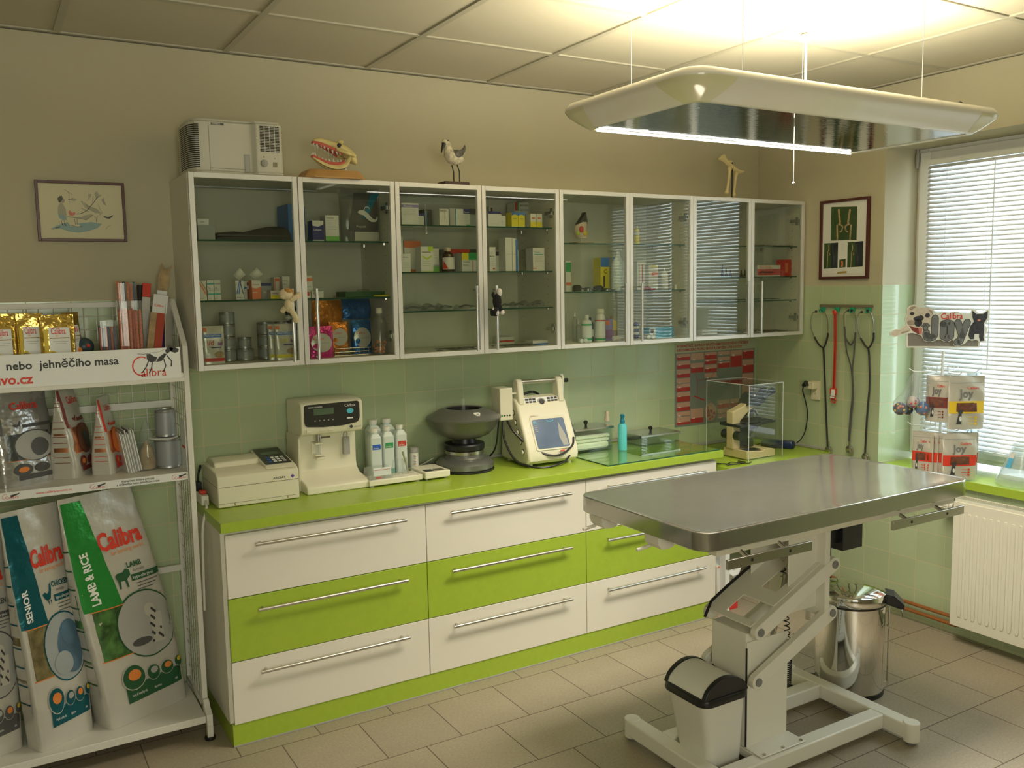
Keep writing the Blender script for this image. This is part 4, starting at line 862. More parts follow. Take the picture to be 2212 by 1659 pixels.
def calibra_logo(b, F, u, v, s, dog=True):
    b.text(F, 'Calibra', u, v, s, 'logo_red', sx=1.05)
    pts = [(.10*math.cos(a), .085*math.sin(a)) for a in [PI*.30+PI*1.42*k/14 for k in range(15)]]
    if dog:
        D = lambda pts: [(u+s*(1.15+.062*a), v+s*(.25+.062*b_)) for a, b_ in pts]
        b.pline(F, D([(0, 11), (5, 10.6), (9, 11.5)]), s*.05, 'print_dk'); b.ppoly(F, D([(8, 12), (20, 11), (31, 13.5), (33, 10.5), (26, 8), (19, 7), (12, 7.5), (8, 9)]), 'print_dk'); b.ppoly(F, D([(30, 13.5), (35, 17), (39, 16.5), (44, 14.5), (45, 13), (40, 12), (36, 11), (33, 10)]), 'print_dk'); b.ppoly(F, D([(14, 10.8), (22, 10.5), (28, 12), (26, 9.5), (18, 8.5)]), 'upvc'); b.ppoly(F, D([(36, 14), (41, 14), (40, 12.6), (36, 12.6)]), 'upvc')
        for L in ([(9, 9), (7, 3), (3, -1)], [(12, 8), (13, 3), (10, -1)], [(28, 9), (29, 3), (26, -2)], [(31, 10), (35, 5), (34, 0)]): b.pline(F, D(L), s*.07, 'print_dk')
C_ = [(-3.40+.030*math.cos(a), 1.425+.033*math.sin(a)) for a in [math.radians(60+q*14) for q in range(18)]]
b.pline(F, C_, .0045, 'logo_red'); b.text(F, 'alibra', -3.405, 1.387, .042, 'logo_red', sx=.95)
D = lambda pts: [(-3.412+.0030*a, 1.413+.0030*c) for a, c in pts]
b.pline(F, D([(0, 19), (7, 18), (12, 19)]), .0016, 'print_dk'); b.ppoly(F, D([(10, 18), (14, 18.5), (18, 15), (22, 14), (20, 9), (14, 8), (10, 12)]), 'print_dk'); b.pline(F, D([(14, 19.5), (24, 20), (34, 24)]), .0008, 'print_dk'); b.ppoly(F, D([(20, 8), (27, 9), (33, 17), (30, 18), (24, 14)]), 'print_dk')
b.ppoly(F, D([(31, 21), (36, 27), (41, 26), (47, 22), (46, 19), (42, 18), (37, 20), (33, 17)]), 'print_dk'); b.ppoly(F, D([(36, 24), (38, 25), (41, 23), (38, 20)]), 'upvc')
for L in ([(12, 10), (9, 3), (4, -4)], [(16, 9), (15, 2), (12, -5)], [(29, 11), (31, 3), (28, -4)], [(33, 15), (38, 8), (37, 2)]): b.pline(F, D(L), .004, 'print_dk')
b.build('header_print', hd, smooth=False)
b = B('upvc'); b.box(U0+.02, -.309, .992, U1-.02, -.3055, 1.021); st = b.build('price_strip', su)
F = flat('y', -.309, e=.0005); b = B('print_dk')
for u in (-3.30, -3.575, -3.845, -4.1):
    b.text(F, 'Calibra', u-.008, .998, .014, 'logo_red'); b.ppoly(F, [(u+.008, 1.010), (u+.030, 1.014), (u+.036, 1.017), (u+.034, 1.011), (u+.020, 1.006), (u+.01, 1.001)], 'print_dk'); b.pline(F, [(u-.002, 1.016), (u-.014, 1.012), (u-.016, 1.003), (u-.008, .997)], .0012, 'logo_red')
for u in (-3.432, -3.98): b.text(F, 'Kompletní krmiva pro psy', u, 1.009, .0105, 'print_dk', bold=.02, al='CENTER'); b.text(F, 'z drůbežího nebo jehněčího masa', u, .998, .0105, 'print_dk', bold=.02, al='CENTER')
b.text(F, 'www.calibra-krmivo.cz', -3.705, 1.003, .012, 'logo_red', bold=.01, al='CENTER')
b.build('strip_print', st, smooth=False)

# ---- food bags
def bagform(w, d, h, lean=(0, 0), bulge=.04, seed=0, n0=7, n1=2.2, tp=2.4, taper=.0):
    """surface of a gusseted bag: returns body(a,t), front(u,v), side(q,v)"""
    rnd = random.Random(seed); ph = [rnd.uniform(0, 6) for _ in range(6)]
    def half(v):
        t = min(1, max(0, v/h)); W_ = w/2*(1+bulge*math.sin(PI*t)-taper*t**3); Dp = d/2*max(.03, (1-t**tp))*(1+bulge*2*math.sin(PI*min(1, t*1.5))); n = n0+(n1-n0)*t
        return W_, Dp, n
    def wr(x, v, s): return (math.sin(x*55+v*22+ph[0])*math.sin(v*31+ph[1])+.6*math.sin(v*63+x*38+ph[2]))*.0022*min(1, v/h*4)*s
    def T(x, y, v): return (x+lean[0]*(v/h)**1.1, y+lean[1]*(v/h)**1.1, v)
    def body(ang, v):
        W_, Dp, n = half(v); c, s = math.cos(ang), math.sin(ang)
        x = W_*math.copysign(abs(c)**(2/n), c); y = Dp*math.copysign(abs(s)**(2/n), s)
        return T(x, y+(wr(x, v, 1) if s < 0 else 0), v)
    def front(u, v, e=.0018):                      # u from the left edge in fractions 0..1, v fraction of height
        V = v*h; W_, Dp, n = half(V); x = -W_+2*W_*u; q = min(1, abs(x/W_)); y = -Dp*(1-q**n)**(1/n)
        return T(x, y+wr(x, V, 1)-e, V)
    def side(q, v, e=.0018):
        V = v*h; W_, Dp, n = half(V); y = Dp-2*Dp*q; k = min(1, abs(y/Dp)); x = -W_*(1-k**n)**(1/n)
        return T(x-e, y, V)
    return body, front, side
def bag(name, lab, cat, loc, rz, w, d, h, m, prints, group=None, **k):
    t = thing(name, lab, cat, (0, 0, 0), group)
    body, front, side = bagform(w, d, h, **k)
    b = B(m); NA, NV = 56, 30
    b.loft([[body(-PI+2*PI*i/NA, h*j/NV) for i in range(NA)] for j in range(NV+1)]); b.build('bag_body', t, ang=60)
    b = B('print_dk'); prints(b, front, side); b.build('bag_print', t, smooth=True, ang=60)
    t.location = loc; t.rotation_euler.z = rz; ROOT[t.name] = Vector(loc)
    return t
def off(f, e): return lambda u, v: f(u, v, e)
def table_side(b, S, c1, lines=((.20, .28), (.36, .44), (.54, .62), (.70, .78)), mid='camo'):
    b.prect(S, .02, .30, .98, .60, mid, 4, 6)
    S2 = off(S, .003)
    for lo, hi in lines:
        b.prect(S2, .22, lo-.05, .82, hi+.015, 'film_white', 3, 3)
        for z in (lo, hi): b.prect(off(S, .0042), .24, z, .80, z+.007, c1, 3, 1)
def dogfood(c1, band, txt1, txt2, animal, oval, mid, title='CHICKEN'):
    def pr(b, F, S):
        F2, F3 = off(F, .0032), off(F, .0046)
        table_side(b, S, c1, mid=mid)
        b.prect(F, .0, .30, 1.0, .515, mid, 10, 6); b.prect(F2, 0, .515, 1, .519, 'orange_l', 12, 1); b.prect(F2, 0, .297, 1, .301, 'orange_l', 12, 1)
        b.grid(lambda a, c: F2((.02+.0*c)+(.26-.10*(1-c)*0)*a+(.24*(1-c))*a*.7+.0, .52+.46*c), 6, 14, band)
        b.text(F3, txt1, .21, .545, .13, 'print_wh', bold=.03, rot=PI/2+.05, sx=.30)
        b.text(F3, 'Calibra', .34, .755, .105, 'logo_red', bold=.035, rot=.02, sx=1.85)
        b.text(F3, 'for barking world', .46, .728, .026, 'orange_l', rot=.02, sx=2.3)
        b.text(F3, title, .60, .662, .032, c1, bold=.03, sx=2.3); b.text(F3, txt2, .66, .640, .02, 'grey_dk', sx=2.3)
        b.prect(F2, .62, .600, .99, .628, c1, 6, 1); b.text(F3, 'hypo-allergenic', .635, .608, .020, 'print_wh', sx=2.2)
        for k in range(3): b.prect(F2, .66, .585-k*.014, .94-.04*k, .588-k*.014, 'grey_dk', 4, 1)
        for P in animal: b.ppoly(F2, [(.44+x*.010, .575+y*.0045) for x, y in P], c1)
        b.pell(F2, .66, .405, .36, .150, c1, 32, 5); b.pell(F3, .66, .405, .345, .143, 'slate_lt' if oval == 'slate' else 'grey_lt', 32, 5)
        F4, F5 = off(F, .0060), off(F, .0072)
        if oval == 'slate':
            b.pell(F4, .74, .40, .22, .115, 'slate', 24, 4); b.pell(F5, .72, .46, .12, .05, 'slate', 20, 2); b.pell(F5, .58, .34, .16, .05, 'slate_lt', 20, 2)
        else:
            b.pell(F4, .72, .46, .07, .032, 'film_white', 18, 2); b.grid(lambda a, c: F4(.68+.14*a+.02*c, .31+.13*c), 3, 4, 'film_white')
            for k in range(16): b.pell(F5, .68+.13*((k*37) % 17)/17, .32+.15*((k*23) % 19)/19, .014, .007, 'print_dk', 8)
            b.pell(F4, .55, .335, .12, .018, 'grey_dk', 16)
        b.grid(lambda a, q: F2(.25+.75*a, .085+.012*a+q*(.075)), 12, 3, c1)
        for k, (u, v, r, m) in enumerate(((.36, .195, .14, 'orange_l'), (.60, .185, .085, 'grey_lt'), (.77, .185, .08, 'orange_l'), (.93, .19, .06, 'yellow'))):
            b.pell(F3, u, v, r, r*.42, 'film_white', 20, 2); b.pell(F4, u, v, r*.92, r*.385, c1, 20, 2); b.pell(F5, u+.01, v+.01, r*.55, r*.18, m, 12, 1)
        for k, s in enumerate(('long & healthy life', 'digestion', 'skin')): b.text(F4, s, .30+k*.27, .112, .016, 'print_wh', sx=1.6)
    return pr
HEN = [[(0, 14), (3, 10), (6, 8), (12, 9), (15, 17), (16, 24), (13, 22), (11, 16), (8, 14), (4, 16)], [(7, 8), (8, 2), (9, 8)], [(11, 8), (12, 2), (12.6, 8)]]
LAMB = [[(0, 14), (2, 8), (12, 8), (18, 12), (18, 17), (14, 19), (10, 16), (3, 16)], [(2, 9), (2, 1), (4, 1), (5, 9)], [(10, 9), (11, 1), (13, 1), (13, 9)]]
dogfood_lamb = dogfood('dkgreen', 'foil_green', 'LAMB & RICE', 'formula', LAMB, 'dog', 'camo_green', 'LAMB')
dogfood_hen = dogfood('foil_teal', 'foil_teal', 'SENIOR', 'formula', HEN, 'slate', 'camo')
def rot2(x, y, a): return (x*math.cos(a)-y*math.sin(a), x*math.sin(a)+y*math.cos(a))
def place(near, a, w, d):                                # centre of a bag whose near-left bottom corner is given
    cx, cy = rot2(w/2, d/2, a); return (near[0]+cx, near[1]+cy)
a = math.radians(25); c = place((-3.575, -.310), a, .33, .13)
bag('dog_food_bag', 'big white and green dog food sack with a dalmatian picture', 'food bag', (c[0], c[1], .0955), a, .33, .13, .875, 'film_white', dogfood_lamb, 'large dog food sacks', lean=(-.13, .0), seed=3, tp=2.0, taper=.16)
a = math.radians(28); c = place((-3.80, -.345), a, .195, .10)
bag('dog_food_bag', 'big white and teal dog food sack with a blue dog picture', 'food bag', (c[0], c[1], .0955), a, .205, .10, .86, 'film_white', dogfood_hen, 'large dog food sacks', lean=(-.055, .0), seed=5, tp=2.0)
a = math.radians(20); c = place((-4.04, -.33), a, .20, .12)
bag('dog_food_bag', 'grey dog food sack cut off by the left edge, bottom shelf', 'food bag', (c[0], c[1], .0955), a, .20, .12, .80, 'film_white', dogfood('grey_dk', 'foil_gunmetal', 'ADULT', 'formula', HEN, 'dog', 'camo'), 'large dog food sacks', seed=8)
def smallbag(c1, mid, oval):
    def pr(b, F, S):
        F2, F3, F4 = off(F, .003), off(F, .0042), off(F, .0054)
        table_side(b, S, c1, ((.18, .24), (.40, .47), (.56, .63), (.80, .84)), mid)
        b.prect(F, 0, .28, 1, .56, mid, 8, 6); b.prect(F2, 0, .275, 1, .281, 'orange_l', 8, 1)
        b.grid(lambda a, c: F2(.0+.10*a+.0*c, .56+.42*c), 2, 8, c1)
        b.text(F3, 'Calibra', .28, .82, .11, 'logo_red', bold=.02, sx=1.55)
        b.prect(F2, .45, .62, .98, .655, c1, 5, 1)
        for P in HEN: b.ppoly(F2, [(.28+x*.009, .60+y*.0042) for x, y in P], c1)
        b.pell(F2, .60, .42, .38, .17, c1, 28, 4); b.pell(F3, .60, .42, .35, .158, oval, 28, 4)
        b.pell(F4, .68, .40, .16, .10, 'grey_dk', 16, 2)
        b.pell(F3, .36, .17, .17, .065, c1, 18, 2); b.pell(F4, .36, .175, .10, .03, 'orange_l', 12); b.prect(F2, .28, .06, .98, .11, c1, 5, 1); b.pell(F3, .70, .17, .13, .05, c1, 18, 2)
    return pr
a = math.radians(30); c = place((-3.83, -.235), a, .15, .09)
bag('dog_food_bag', 'medium silver and grey dog food bag with a black hen print, on the middle shelf', 'food bag', (c[0], c[1], 1.0205), a, .20, .09, .325, 'foil_silver', smallbag('grey_dk', 'foil_gunmetal', 'grey_lt'), 'medium dog food bags', seed=11, tp=2.6)
a = math.radians(62); c = place((-3.625, -.205), a, .16, .09)
bag('dog_food_bag', 'medium white and brown dog food bag turned sideways, middle of the middle shelf', 'food bag', (c[0], c[1], 1.0205), a, .15, .095, .330, 'film_white', smallbag('maroon', 'camo_rust', 'foil_brown'), 'medium dog food bags', seed=12, tp=2.2, lean=(-.02, 0))
a = math.radians(66); c = place((-3.500, -.200), a, .13, .08)
bag('dog_food_bag', 'smallest white and orange dog food bag with a pinched top, right of the brown one', 'food bag', (c[0], c[1], 1.0205), a, .125, .08, .285, 'film_white', smallbag('logo_red', 'camo_rust', 'orange_l'), 'medium dog food bags', seed=13, tp=1.7, lean=(-.01, 0))
# leaflets, plastic bag, cans
t = thing('leaflet_stack', 'stack of white folded leaflets standing on the middle shelf', 'leaflets', (-3.455, -.21, 1.0205))
b = B('film_white'); b.M = Matrix.Translation((-3.425, -.195, 1.0205)) @ Euler((0, math.radians(-9), math.radians(4))).to_matrix().to_4x4()
for k in range(11): b.box(-.024+k*.0046, -.002*(k % 3), .0, -.0202+k*.0046, .12, .155+.008*math.sin(k*1.9), 'grey_lt' if k % 2 else 'upvc')
b.build('leaflets', t)
t = thing('plastic_bag', 'half clear plastic bag with beige treats slumped beside the leaflets', 'bag', (-3.375, -.17, 1.0205))
b = B('clear_pl'); b.lathe([(.001, 0), (.035, .001), (.038, .03), (.03, .09), (.022, .14), (.006, .185), (.001, .19)], (-3.375, -.165, 1.0205), 18, sx=1.0, sy=1.2); b.build('bag_film', t)
b = B('tan'); b.lathe([(.001, .002), (.028, .003), (.031, .03), (.020, .08), (.001, .11)], (-3.375, -.160, 1.0205), 12); b.build('treats', t)
mat('can_metal', (.40, .41, .42), .35, .75); mat('can_label', (.33, .35, .37), .45, .2)
def can(lab, x, y, z, r, h, group, top='can_metal', label='can_label'):
    t = thing('food_can', lab, 'can', (x, y, z), group)
    b = B('can_metal'); b.lathe([(r*.94, 0), (r, .002), (r, .006), (r*.975, .008), (r*.975, h-.008), (r, h-.006), (r, h-.001), (r*.96, h), (r*.95, h-.003), (.001, h-.003)], (x, y, z), 28, cap=False); b.build('can_body', t)
    b = B(label); b.lathe([(r*.985, .010), (r*.985, h-.010)], (x, y, z), 28, cap=False); b.build('can_label', t); return t
can('grey food can at the bottom of the two stacked on the middle shelf', -3.298, -.155, 1.0205, .048, .112, 'grey food cans on the display shelf')
t = thing('foil_lid', 'white crumpled foil lid lying on the lower grey food can', 'lid', (-3.31, -.155, 1.1327)); b = B('upvc'); b.M = Matrix.Translation((-3.313, -.162, 1.1330))
b.lathe([(.001, 0), (.05, .0), (.053, .003), (.048, .006), (.02, .004), (.001, .006)], (0, 0, 0), 26); b.build('lid_sheet', t)
can('open grey food can on top of the lidded one on the middle shelf', -3.302, -.155, 1.1395, .038, .102, 'grey food cans on the display shelf')
b = B('upvc'); b.box(-3.256, -.28, 1.0205, -3.254, -.20, 1.21); b.prect(lambda u, v: (-3.2537, u, v), -.27, 1.09, -.21, 1.11, 'logo_red'); b.prect(lambda u, v: (-3.2537, u, v), -.26, 1.16, -.23, 1.18, 'orange_l')
b.prect(lambda u, v: (-3.2563, u, v), -.27, 1.10, -.21, 1.11, 'logo_red'); tag(b.build('leaflet_card', o=(-3.255, -.24, 1.0205)), 'white card with orange print standing against the wire side of the shelf unit', 'card')
# ---- top shelf: gold pouches, ball, tubs of sticks, chew packs
def goldprint(b, F, S):
    F2, F3, F4 = off(F, .0022), off(F, .0030), off(F, .0038)
    b.prect(F2, .24, .06, .84, .80, 'upvc', 5, 6); b.text(F3, 'Calibra', .30, .70, .14, 'logo_red', bold=.01, sx=1.05); b.prect(F3, .26, .63, .82, .645, 'tan', 5, 1)
    b.text(F3, 'diets', .42, .66, .05, 'orange_l'); b.prect(F3, .34, .58, .78, .588, 'grey_lt', 4, 1); b.prect(F3, .40, .55, .72, .556, 'grey_lt', 4, 1)
    b.pell(F3, .30, .36, .16, .085, 'yellow', 18, 2); b.pell(F4, .30, .36, .12, .06, 'tan', 18, 2); b.prect(F3, .40, .085, .74, .12, 'grey_dk', 6, 1); b.prect(F2, .10, .06, .22, .78, 'yellow', 2, 6)
for k, (x, w, y, rz, lab) in enumerate(((-3.825, .085, -.245, .12, 'gold foil treat pouch at the left end of the top shelf'), (-3.738, .082, -.235, .02, 'gold foil treat pouch in the middle of the front row on the top shelf'), (-3.655, .108, -.255, .05, 'shiniest gold foil treat pouch, third along on the top shelf'), (-3.610, .10, -.215, .9, 'gold foil treat pouch standing edge-on behind the third one'), (-3.90, .085, -.235, .1, 'gold foil treat pouch cut off by the left edge of the picture'), (-3.78, .09, -.17, .0, 'gold foil treat pouch in the back row on the top shelf'))):
    bag('treat_pouch', lab, 'pouch', (x, y, 1.3925), rz, w, .035, .222+.006*(k % 2), 'foil_gold', goldprint, 'gold treat pouches', seed=20+k, n0=4, n1=2, tp=3, bulge=.02)
b = B('upvc'); b.lathe([(.001, 0), (.040, 0), (.052, .075), (.050, .075), (.036, .006), (.001, .006)], (-3.556, -.18, 1.3925), 26, sx=1.0); tag(b.build('white_bowl', o=(-3.556, -.18, 1.3925)), 'white bowl holding a dark toy ball, right of the gold pouches', 'bowl')
mat('balltoy', (.03, .06, .08), .4); b = B('balltoy'); b.sph((-3.568, -.185, 1.495), .034, 20); b.sph((-3.585, -.212, 1.487), .010, 10, 'orange_l'); b.sph((-3.592, -.20, 1.505), .008, 10, 'yellow'); b.sph((-3.556, -.216, 1.50), .007, 8, 'logo_red')
for k in range(1): pass
b.cyl((-3.568, -.185, 1.41), (-3.568, -.185, 1.47), .012, n=10, m='balltoy')
tag(b.build('toy_ball', o=(-3.568, -.185, 1.40)), 'dark patterned toy ball sitting in the white bowl on the top shelf', 'ball')
mat('stick_red', (.45, .06, .03), .5); mat('stick_orange', (.75, .18, .05), .5, noise=(160, .4)); mat('stick_blue', (.05, .08, .16), .5)
def tub(lab, x, y, w, d, h, sticks, sh, cols, lip=False, zz=1.3925, hide=0):
    t = thing('stick_tub', lab, 'tub', (x, y, zz), 'clear tubs of chew sticks')
    b = B('clear_pl'); b.rbox(x-w/2, y-d/2, x+w/2, y+d/2, zz, zz+.002, .006, 3)
    pts0 = rrect(x-w/2, y-d/2, x+w/2, y+d/2, .006, 3); b.loft([[(p[0], p[1], zz+.002) for p in pts0], [(x+(p[0]-x)*1.06, y+(p[1]-y)*1.06, zz+h) for p in pts0]], cap=False)
    if lip:
        for k in range(8):
            q = zz+h-.07+k*.010; f = 1+.06*(q-zz)/h+.012; b.loft([[(x+(p[0]-x)*f, y+(p[1]-y)*f, q+e) for p in pts0] for e in (0, .002)], cap=False)
    b.build('tub_wall', t)
    rows = 2 if d > .05 else 1; n = sticks
    for j in range(rows):
        for i in range(n):
            xx = x-w/2+w*(i+.5)/n; yy = y-d/2+d*(j+.5)/rows; b = B(cols[(i+j) % len(cols)]); b.tube([(xx, yy, zz+.003), (xx+random.uniform(-.002, .002), yy, zz+sh*(.96+.06*random.random()))], min(w/n*.42, .0075), n=7)
            b.build('chew_stick', t)
    return t
tub('low clear tub of dark red and blue chew sticks on the top shelf', -3.49, -.20, .058, .06, .195, 6, .175, ('stick_red', 'stick_blue'))
tub('tall clear tub of orange chew sticks with a ribbed rim, front of the top shelf', -3.412, -.205, .078, .062, .262, 7, .235, ('stick_orange', 'stick_red', 'stick_orange'), True)
tub('clear tub of orange sticks stacked high behind the ribbed tub', -3.408, -.13, .066, .05, .33, 6, .335, ('stick_orange', 'stick_orange', 'stick_blue'))
def slab(name, lab, cat, p0, p1, w, th, parts, rz=0, group=None):   # thin pack leaning from p0 (bottom) to p1 (top)
    p0, p1 = Vector(p0), Vector(p1); up = (p1-p0).normalized(); L = (p1-p0).length; X = Vector((math.cos(rz), math.sin(rz), 0)); X = (X-up*X.dot(up)).normalized(); N = X.cross(up)
    t = thing(name, lab, cat, tuple(p0), group); f = lambda u, v, e=0: tuple(p0+X*(u*w-w/2)+up*(v*L)+N*(th/2+e))
    for nm, (v0, v1, m, u0, u1) in parts.items():
        b = B(m); vs = [p0+X*(u*w-w/2)+up*(v*L)+N*s for s in (-th/2, th/2) for u, v in ((u0, v0), (u1, v0), (u1, v1), (u0, v1))]; b.add(vs, [(0,3,2,1),(4,5,6,7),(0,1,5,4),(1,2,6,5),(2,3,7,6),(3,0,4,7)])
        b.build(nm, t, bevel=.001)
    return t, f
t, f = slab('chew_pack', 'red and amber chew pack with a white header card, leaning on the top shelf', 'chew pack', (-3.352, -.235, 1.3925), (-3.295, -.15, 1.675), .052, .016, {'pack_body': (0, .76, 'stick_red', .45, 1), 'pack_edge': (0, .76, 'tan', 0, .449), 'header_card': (.761, 1, 'upvc', .1, 1.1)})
b = B('logo_red'); b.text(lambda u, v: f(u, v, .001), 'Calibra', .22, .83, .24, 'logo_red', sx=1.0) if False else b.add(*(lambda g: ([f(.2+x*.22, .84+y*.045, .001) for x, y in g[0]], g[1]))(glyphs('Calibra', .01)), 'logo_red'); b.build('lettering', t, smooth=False)
t, f = slab('chew_pack', 'long chew pack with an orange cat-shaped top, tallest on the top shelf', 'chew pack', (-3.325, -.15, 1.3925), (-3.268, -.085, 1.74), .036, .010, {'pack_body': (0, .70, 'tan', 0, 1), 'header_card': (.701, .86, 'upvc', 0, 1.05)})
b = B('tan'); cat = [(.1, .861), (.95, .861), (1.15, .96), (1.05, 1.06), (1.35, 1.16), (.95, 1.10), (.6, 1.09), (.25, 1.17), (.2, 1.08), (.0, .99)]
b.add([f(u, v, 0) for u, v in cat]+[f(u, v, -.004) for u, v in cat], [tuple(range(10)), tuple(range(10, 20))[::-1]]+[(i, i+10, (i+1) % 10+10, (i+1) % 10) for i in range(10)]); b.build('cat_cutout', t)
b = B('logo_red'); b.add(*(lambda g: ([f(.15+x*.26, .76+y*.035, .001) for x, y in g[0]], g[1]))(glyphs('Calibra', .01)), 'logo_red'); b.build('lettering', t, smooth=False)
t, f = slab('chew_pack', 'flat white chew pack with a red end, leaning left of the cat-shaped one', 'chew pack', (-3.365, -.13, 1.3925), (-3.325, -.07, 1.72), .030, .012, {'pack_body': (0, .84, 'film_white', 0, 1), 'header_card': (.841, 1, 'logo_red', 0, 1)})
b = B('dark'); b.tube([(-3.395, -.10, 1.395), (-3.372, -.09, 1.55), (-3.352, -.08, 1.715)], [.008, .008, .011], n=10); tag(b.build('rolled_pack', o=(-3.395, -.10, 1.3925)), 'thin dark rolled stick leaning behind the white chew pack', 'stick')
t, f = slab('magazine', 'curled white brochure leaning against the wire side on the top shelf', 'brochure', (-3.292, -.24, 1.3925), (-3.262, -.14, 1.66), .05, .004, {'pages': (0, 1, 'film_white', 0, 1)}, rz=.9)
t, f = slab('magazine', 'dark-covered brochure leaning beside the white one on the top shelf', 'brochure', (-3.315, -.22, 1.3925), (-3.283, -.12, 1.64), .045, .004, {'pages': (0, 1, 'purple', 0, 1)}, rz=.9)
# ---------------------------------------------------------------- contents of the wall cabinets
mat('carton', (.74, .73, .68), .55); mat('carton_grey', (.36, .37, .36), .55); mat('c_navy', (.03, .035, .18), .5); mat('c_orange', (.80, .22, .10), .5); mat('c_teal', (.05, .42, .40), .5); mat('c_lime', (.48, .65, .05), .5); mat('c_lgreen', (.20, .52, .12), .5)
mat('c_red', (.62, .04, .03), .5); mat('c_blue', (.05, .20, .60), .5); mat('c_lblue', (.10, .45, .75), .5); mat('c_violet', (.30, .25, .55), .5); mat('c_yellow', (.80, .68, .03), .5); mat('c_green', (.02, .36, .10), .5); mat('amber', (.05, .018, .01), .15); mat('c_pink', (.70, .04, .25), .4); mat('c_plum', (.30, .14, .32), .5)
Z = {'a0': CB+.0185, 'a2': 1.6525, 'a1': 1.8755, 'b3': 1.5895, 'b2': 1.7525, 'b1': 1.9465, 'c2': 1.6555, 'c1': 1.8785, 'd3': 1.5875, 'd2': 1.7145, 'd1': 1.8755}
def box(lab, x0, x1, lev, h, yf, dp, base='carton', deco=(), group='medicine boxes in the wall cabinets', rz=0, name='medicine_box', cat='box', z=None):
    """carton standing on a shelf; deco in fractions of the front face: ('r',u0,v0,u1,v1,mat) or ('t',text,u,v,size,mat)"""
    z = Z[lev] if z is None else z; t = thing(name, lab, cat, (0, 0, 0), group); w = x1-x0
    ROOT[t.name] = Vector((0, 0, 0)); b = B(base); b.box(-w/2, 0, .0, w/2, dp, h); b.prect(lambda u, v: (u, v, h+.0003), -w/2+.001, dp/2, w/2-.001, dp/2+.0006, 'grey_lt'); b.build('carton', t, bevel=.0006)
    b = B('grey_dk'); F = lambda u, v: (-w/2+u*w, -.0006, v*h); G = lambda u, v: (-w/2+u*w, -.0011, v*h); n = 0
    for d in deco:
        if d[0] == 'r': b.prect(F, *d[1:]); n += 1
        elif d[0] == 'R': b.prect(G, *d[1:]); n += 1
        elif d[0] == 'p': b.ppoly(F, d[1], d[2]); n += 1
        elif d[0] == 't':
            gv, gf = glyphs(d[1], .01); b.add([G(d[2]+x*d[4]/w, d[3]+y*d[4]/h) for x, y in gv], gf, d[5]); n += 1
        elif d[0] == 'l':
            for k in range(d[5]): b.prect(G, d[1], d[2]-k*d[4], d[3]-.05*(k % 3), d[2]-k*d[4]+.012, 'grey_lt')
            n += 1
    if n: b.build('print', t, smooth=False)
    t.location = ((x0+x1)/2, yf, z); t.rotation_euler.z = rz; ROOT[t.name] = t.location.copy(); return t
LN = ('l', .12, .5, .88, .09, 4)
# cabinet at the left end, top shelf
box('small pale card box on the grey box, left cabinet top shelf', -3.165, -3.124, 'a1', .022, -.26, .05, 'upvc', (('t', 'CARD', .2, .4, .006, 'grey_dk'),), z=1.8755+.0565)
box('plain grey box at the left end of the top shelf, left cabinet', -3.167, -3.106, 'a1', .056, -.27, .12, 'carton_grey', ())
t = thing('instrument_pouch', 'flat black zipped pouch lying on the top shelf of the left cabinet', 'pouch', (-2.96, -.2, 1.8755))
b = B('dark'); b.loft([[(x, -.2+yy*.075, 1.8758+zz*h) for yy, zz in ((-1, 0), (1, 0), (1.02, .35), (.9, .85), (.5, 1), (-.5, 1), (-.9, .85), (-1.02, .35))] for x, h in ((-3.100, .018), (-3.09, .030), (-3.03, .036), (-2.99, .033), (-2.96, .042), (-2.90, .055), (-2.85, .057), (-2.825, .050), (-2.818, .03))]); b.build('pouch_body', t); b = B('grey_dk'); b.box(-3.095, -.278, 1.893, -2.83, -.2755, 1.896); b.build('zip', t)
box('tall blue binder spine between the two left cabinet doors, top shelf', -2.810, -2.765, 'a1', .148, -.22, .15, 'c_blue', (('t', 'M', .3, .75, .018, 'carton'), ('t', 'S', .3, .6, .018, 'carton')), group='blue binders on the top shelf', name='binder', cat='binder')
box('second blue binder spine beside the first on the top shelf', -2.763, -2.738, 'a1', .140, -.21, .14, 'c_blue', (('r', .2, .5, .8, .62, 'carton'),), group='blue binders on the top shelf', name='binder', cat='binder')
box('navy and white box right of the blue binders, left cabinet', -2.735, -2.690, 'a1', .080, -.285, .06, 'c_navy', (('p', [(0, .75), (.5, .70), (1, .82), (1, 1), (0, 1)], 'carton'), ('t', 'Calopen', .06, .52, .010, 'carton'), ('r', 0, 0, 1, .06, 'carton')))
box('tall white box fading to green at its foot, left cabinet top shelf', -2.682, -2.626, 'a1', .102, -.285, .06, 'carton', (('r', 0, 0, 1, .2, 'c_lgreen'), ('t', 'Norocarp', .08, .88, .008, 'grey_dk'), ('l', .1, .78, .9, .08, 5)))
t = thing('zip_bag', 'big clear zip bag with dark and teal print, in the left cabinet', 'bag', (-2.52, -.22, 1.8755))
bd, fr, sd = bagform(.165, .05, .215, n0=3, n1=2, tp=3, seed=41, bulge=.01, taper=-.12); T = lambda p: (p[0]-2.515, p[1]-.23, p[2]+1.8758)
b = B('clear_pl'); b.loft([[T(bd(-PI+2*PI*i/40, .215*j/12)) for i in range(40)] for j in range(13)]); b.build('bag_film', t)
b = B('foil_gunmetal'); fr2 = lambda u, v: T(fr(u, v, .001)); fr3 = lambda u, v: T(fr(u, v, .002)); fr4 = lambda u, v: T(fr(u, v, .003))
b.grid(lambda a, c: fr2(.25+.68*a+.12*(c-.5)*(1-a)*1.6, .20+.72*c), 8, 8, 'grey_dk'); b.grid(lambda a, c: fr3(.50+.28*c+(.12+.08*c)*a, .45+.47*c), 3, 6, 'teal'); b.prect(fr2, .30, .02, .96, .19, 'film_white', 6, 2)
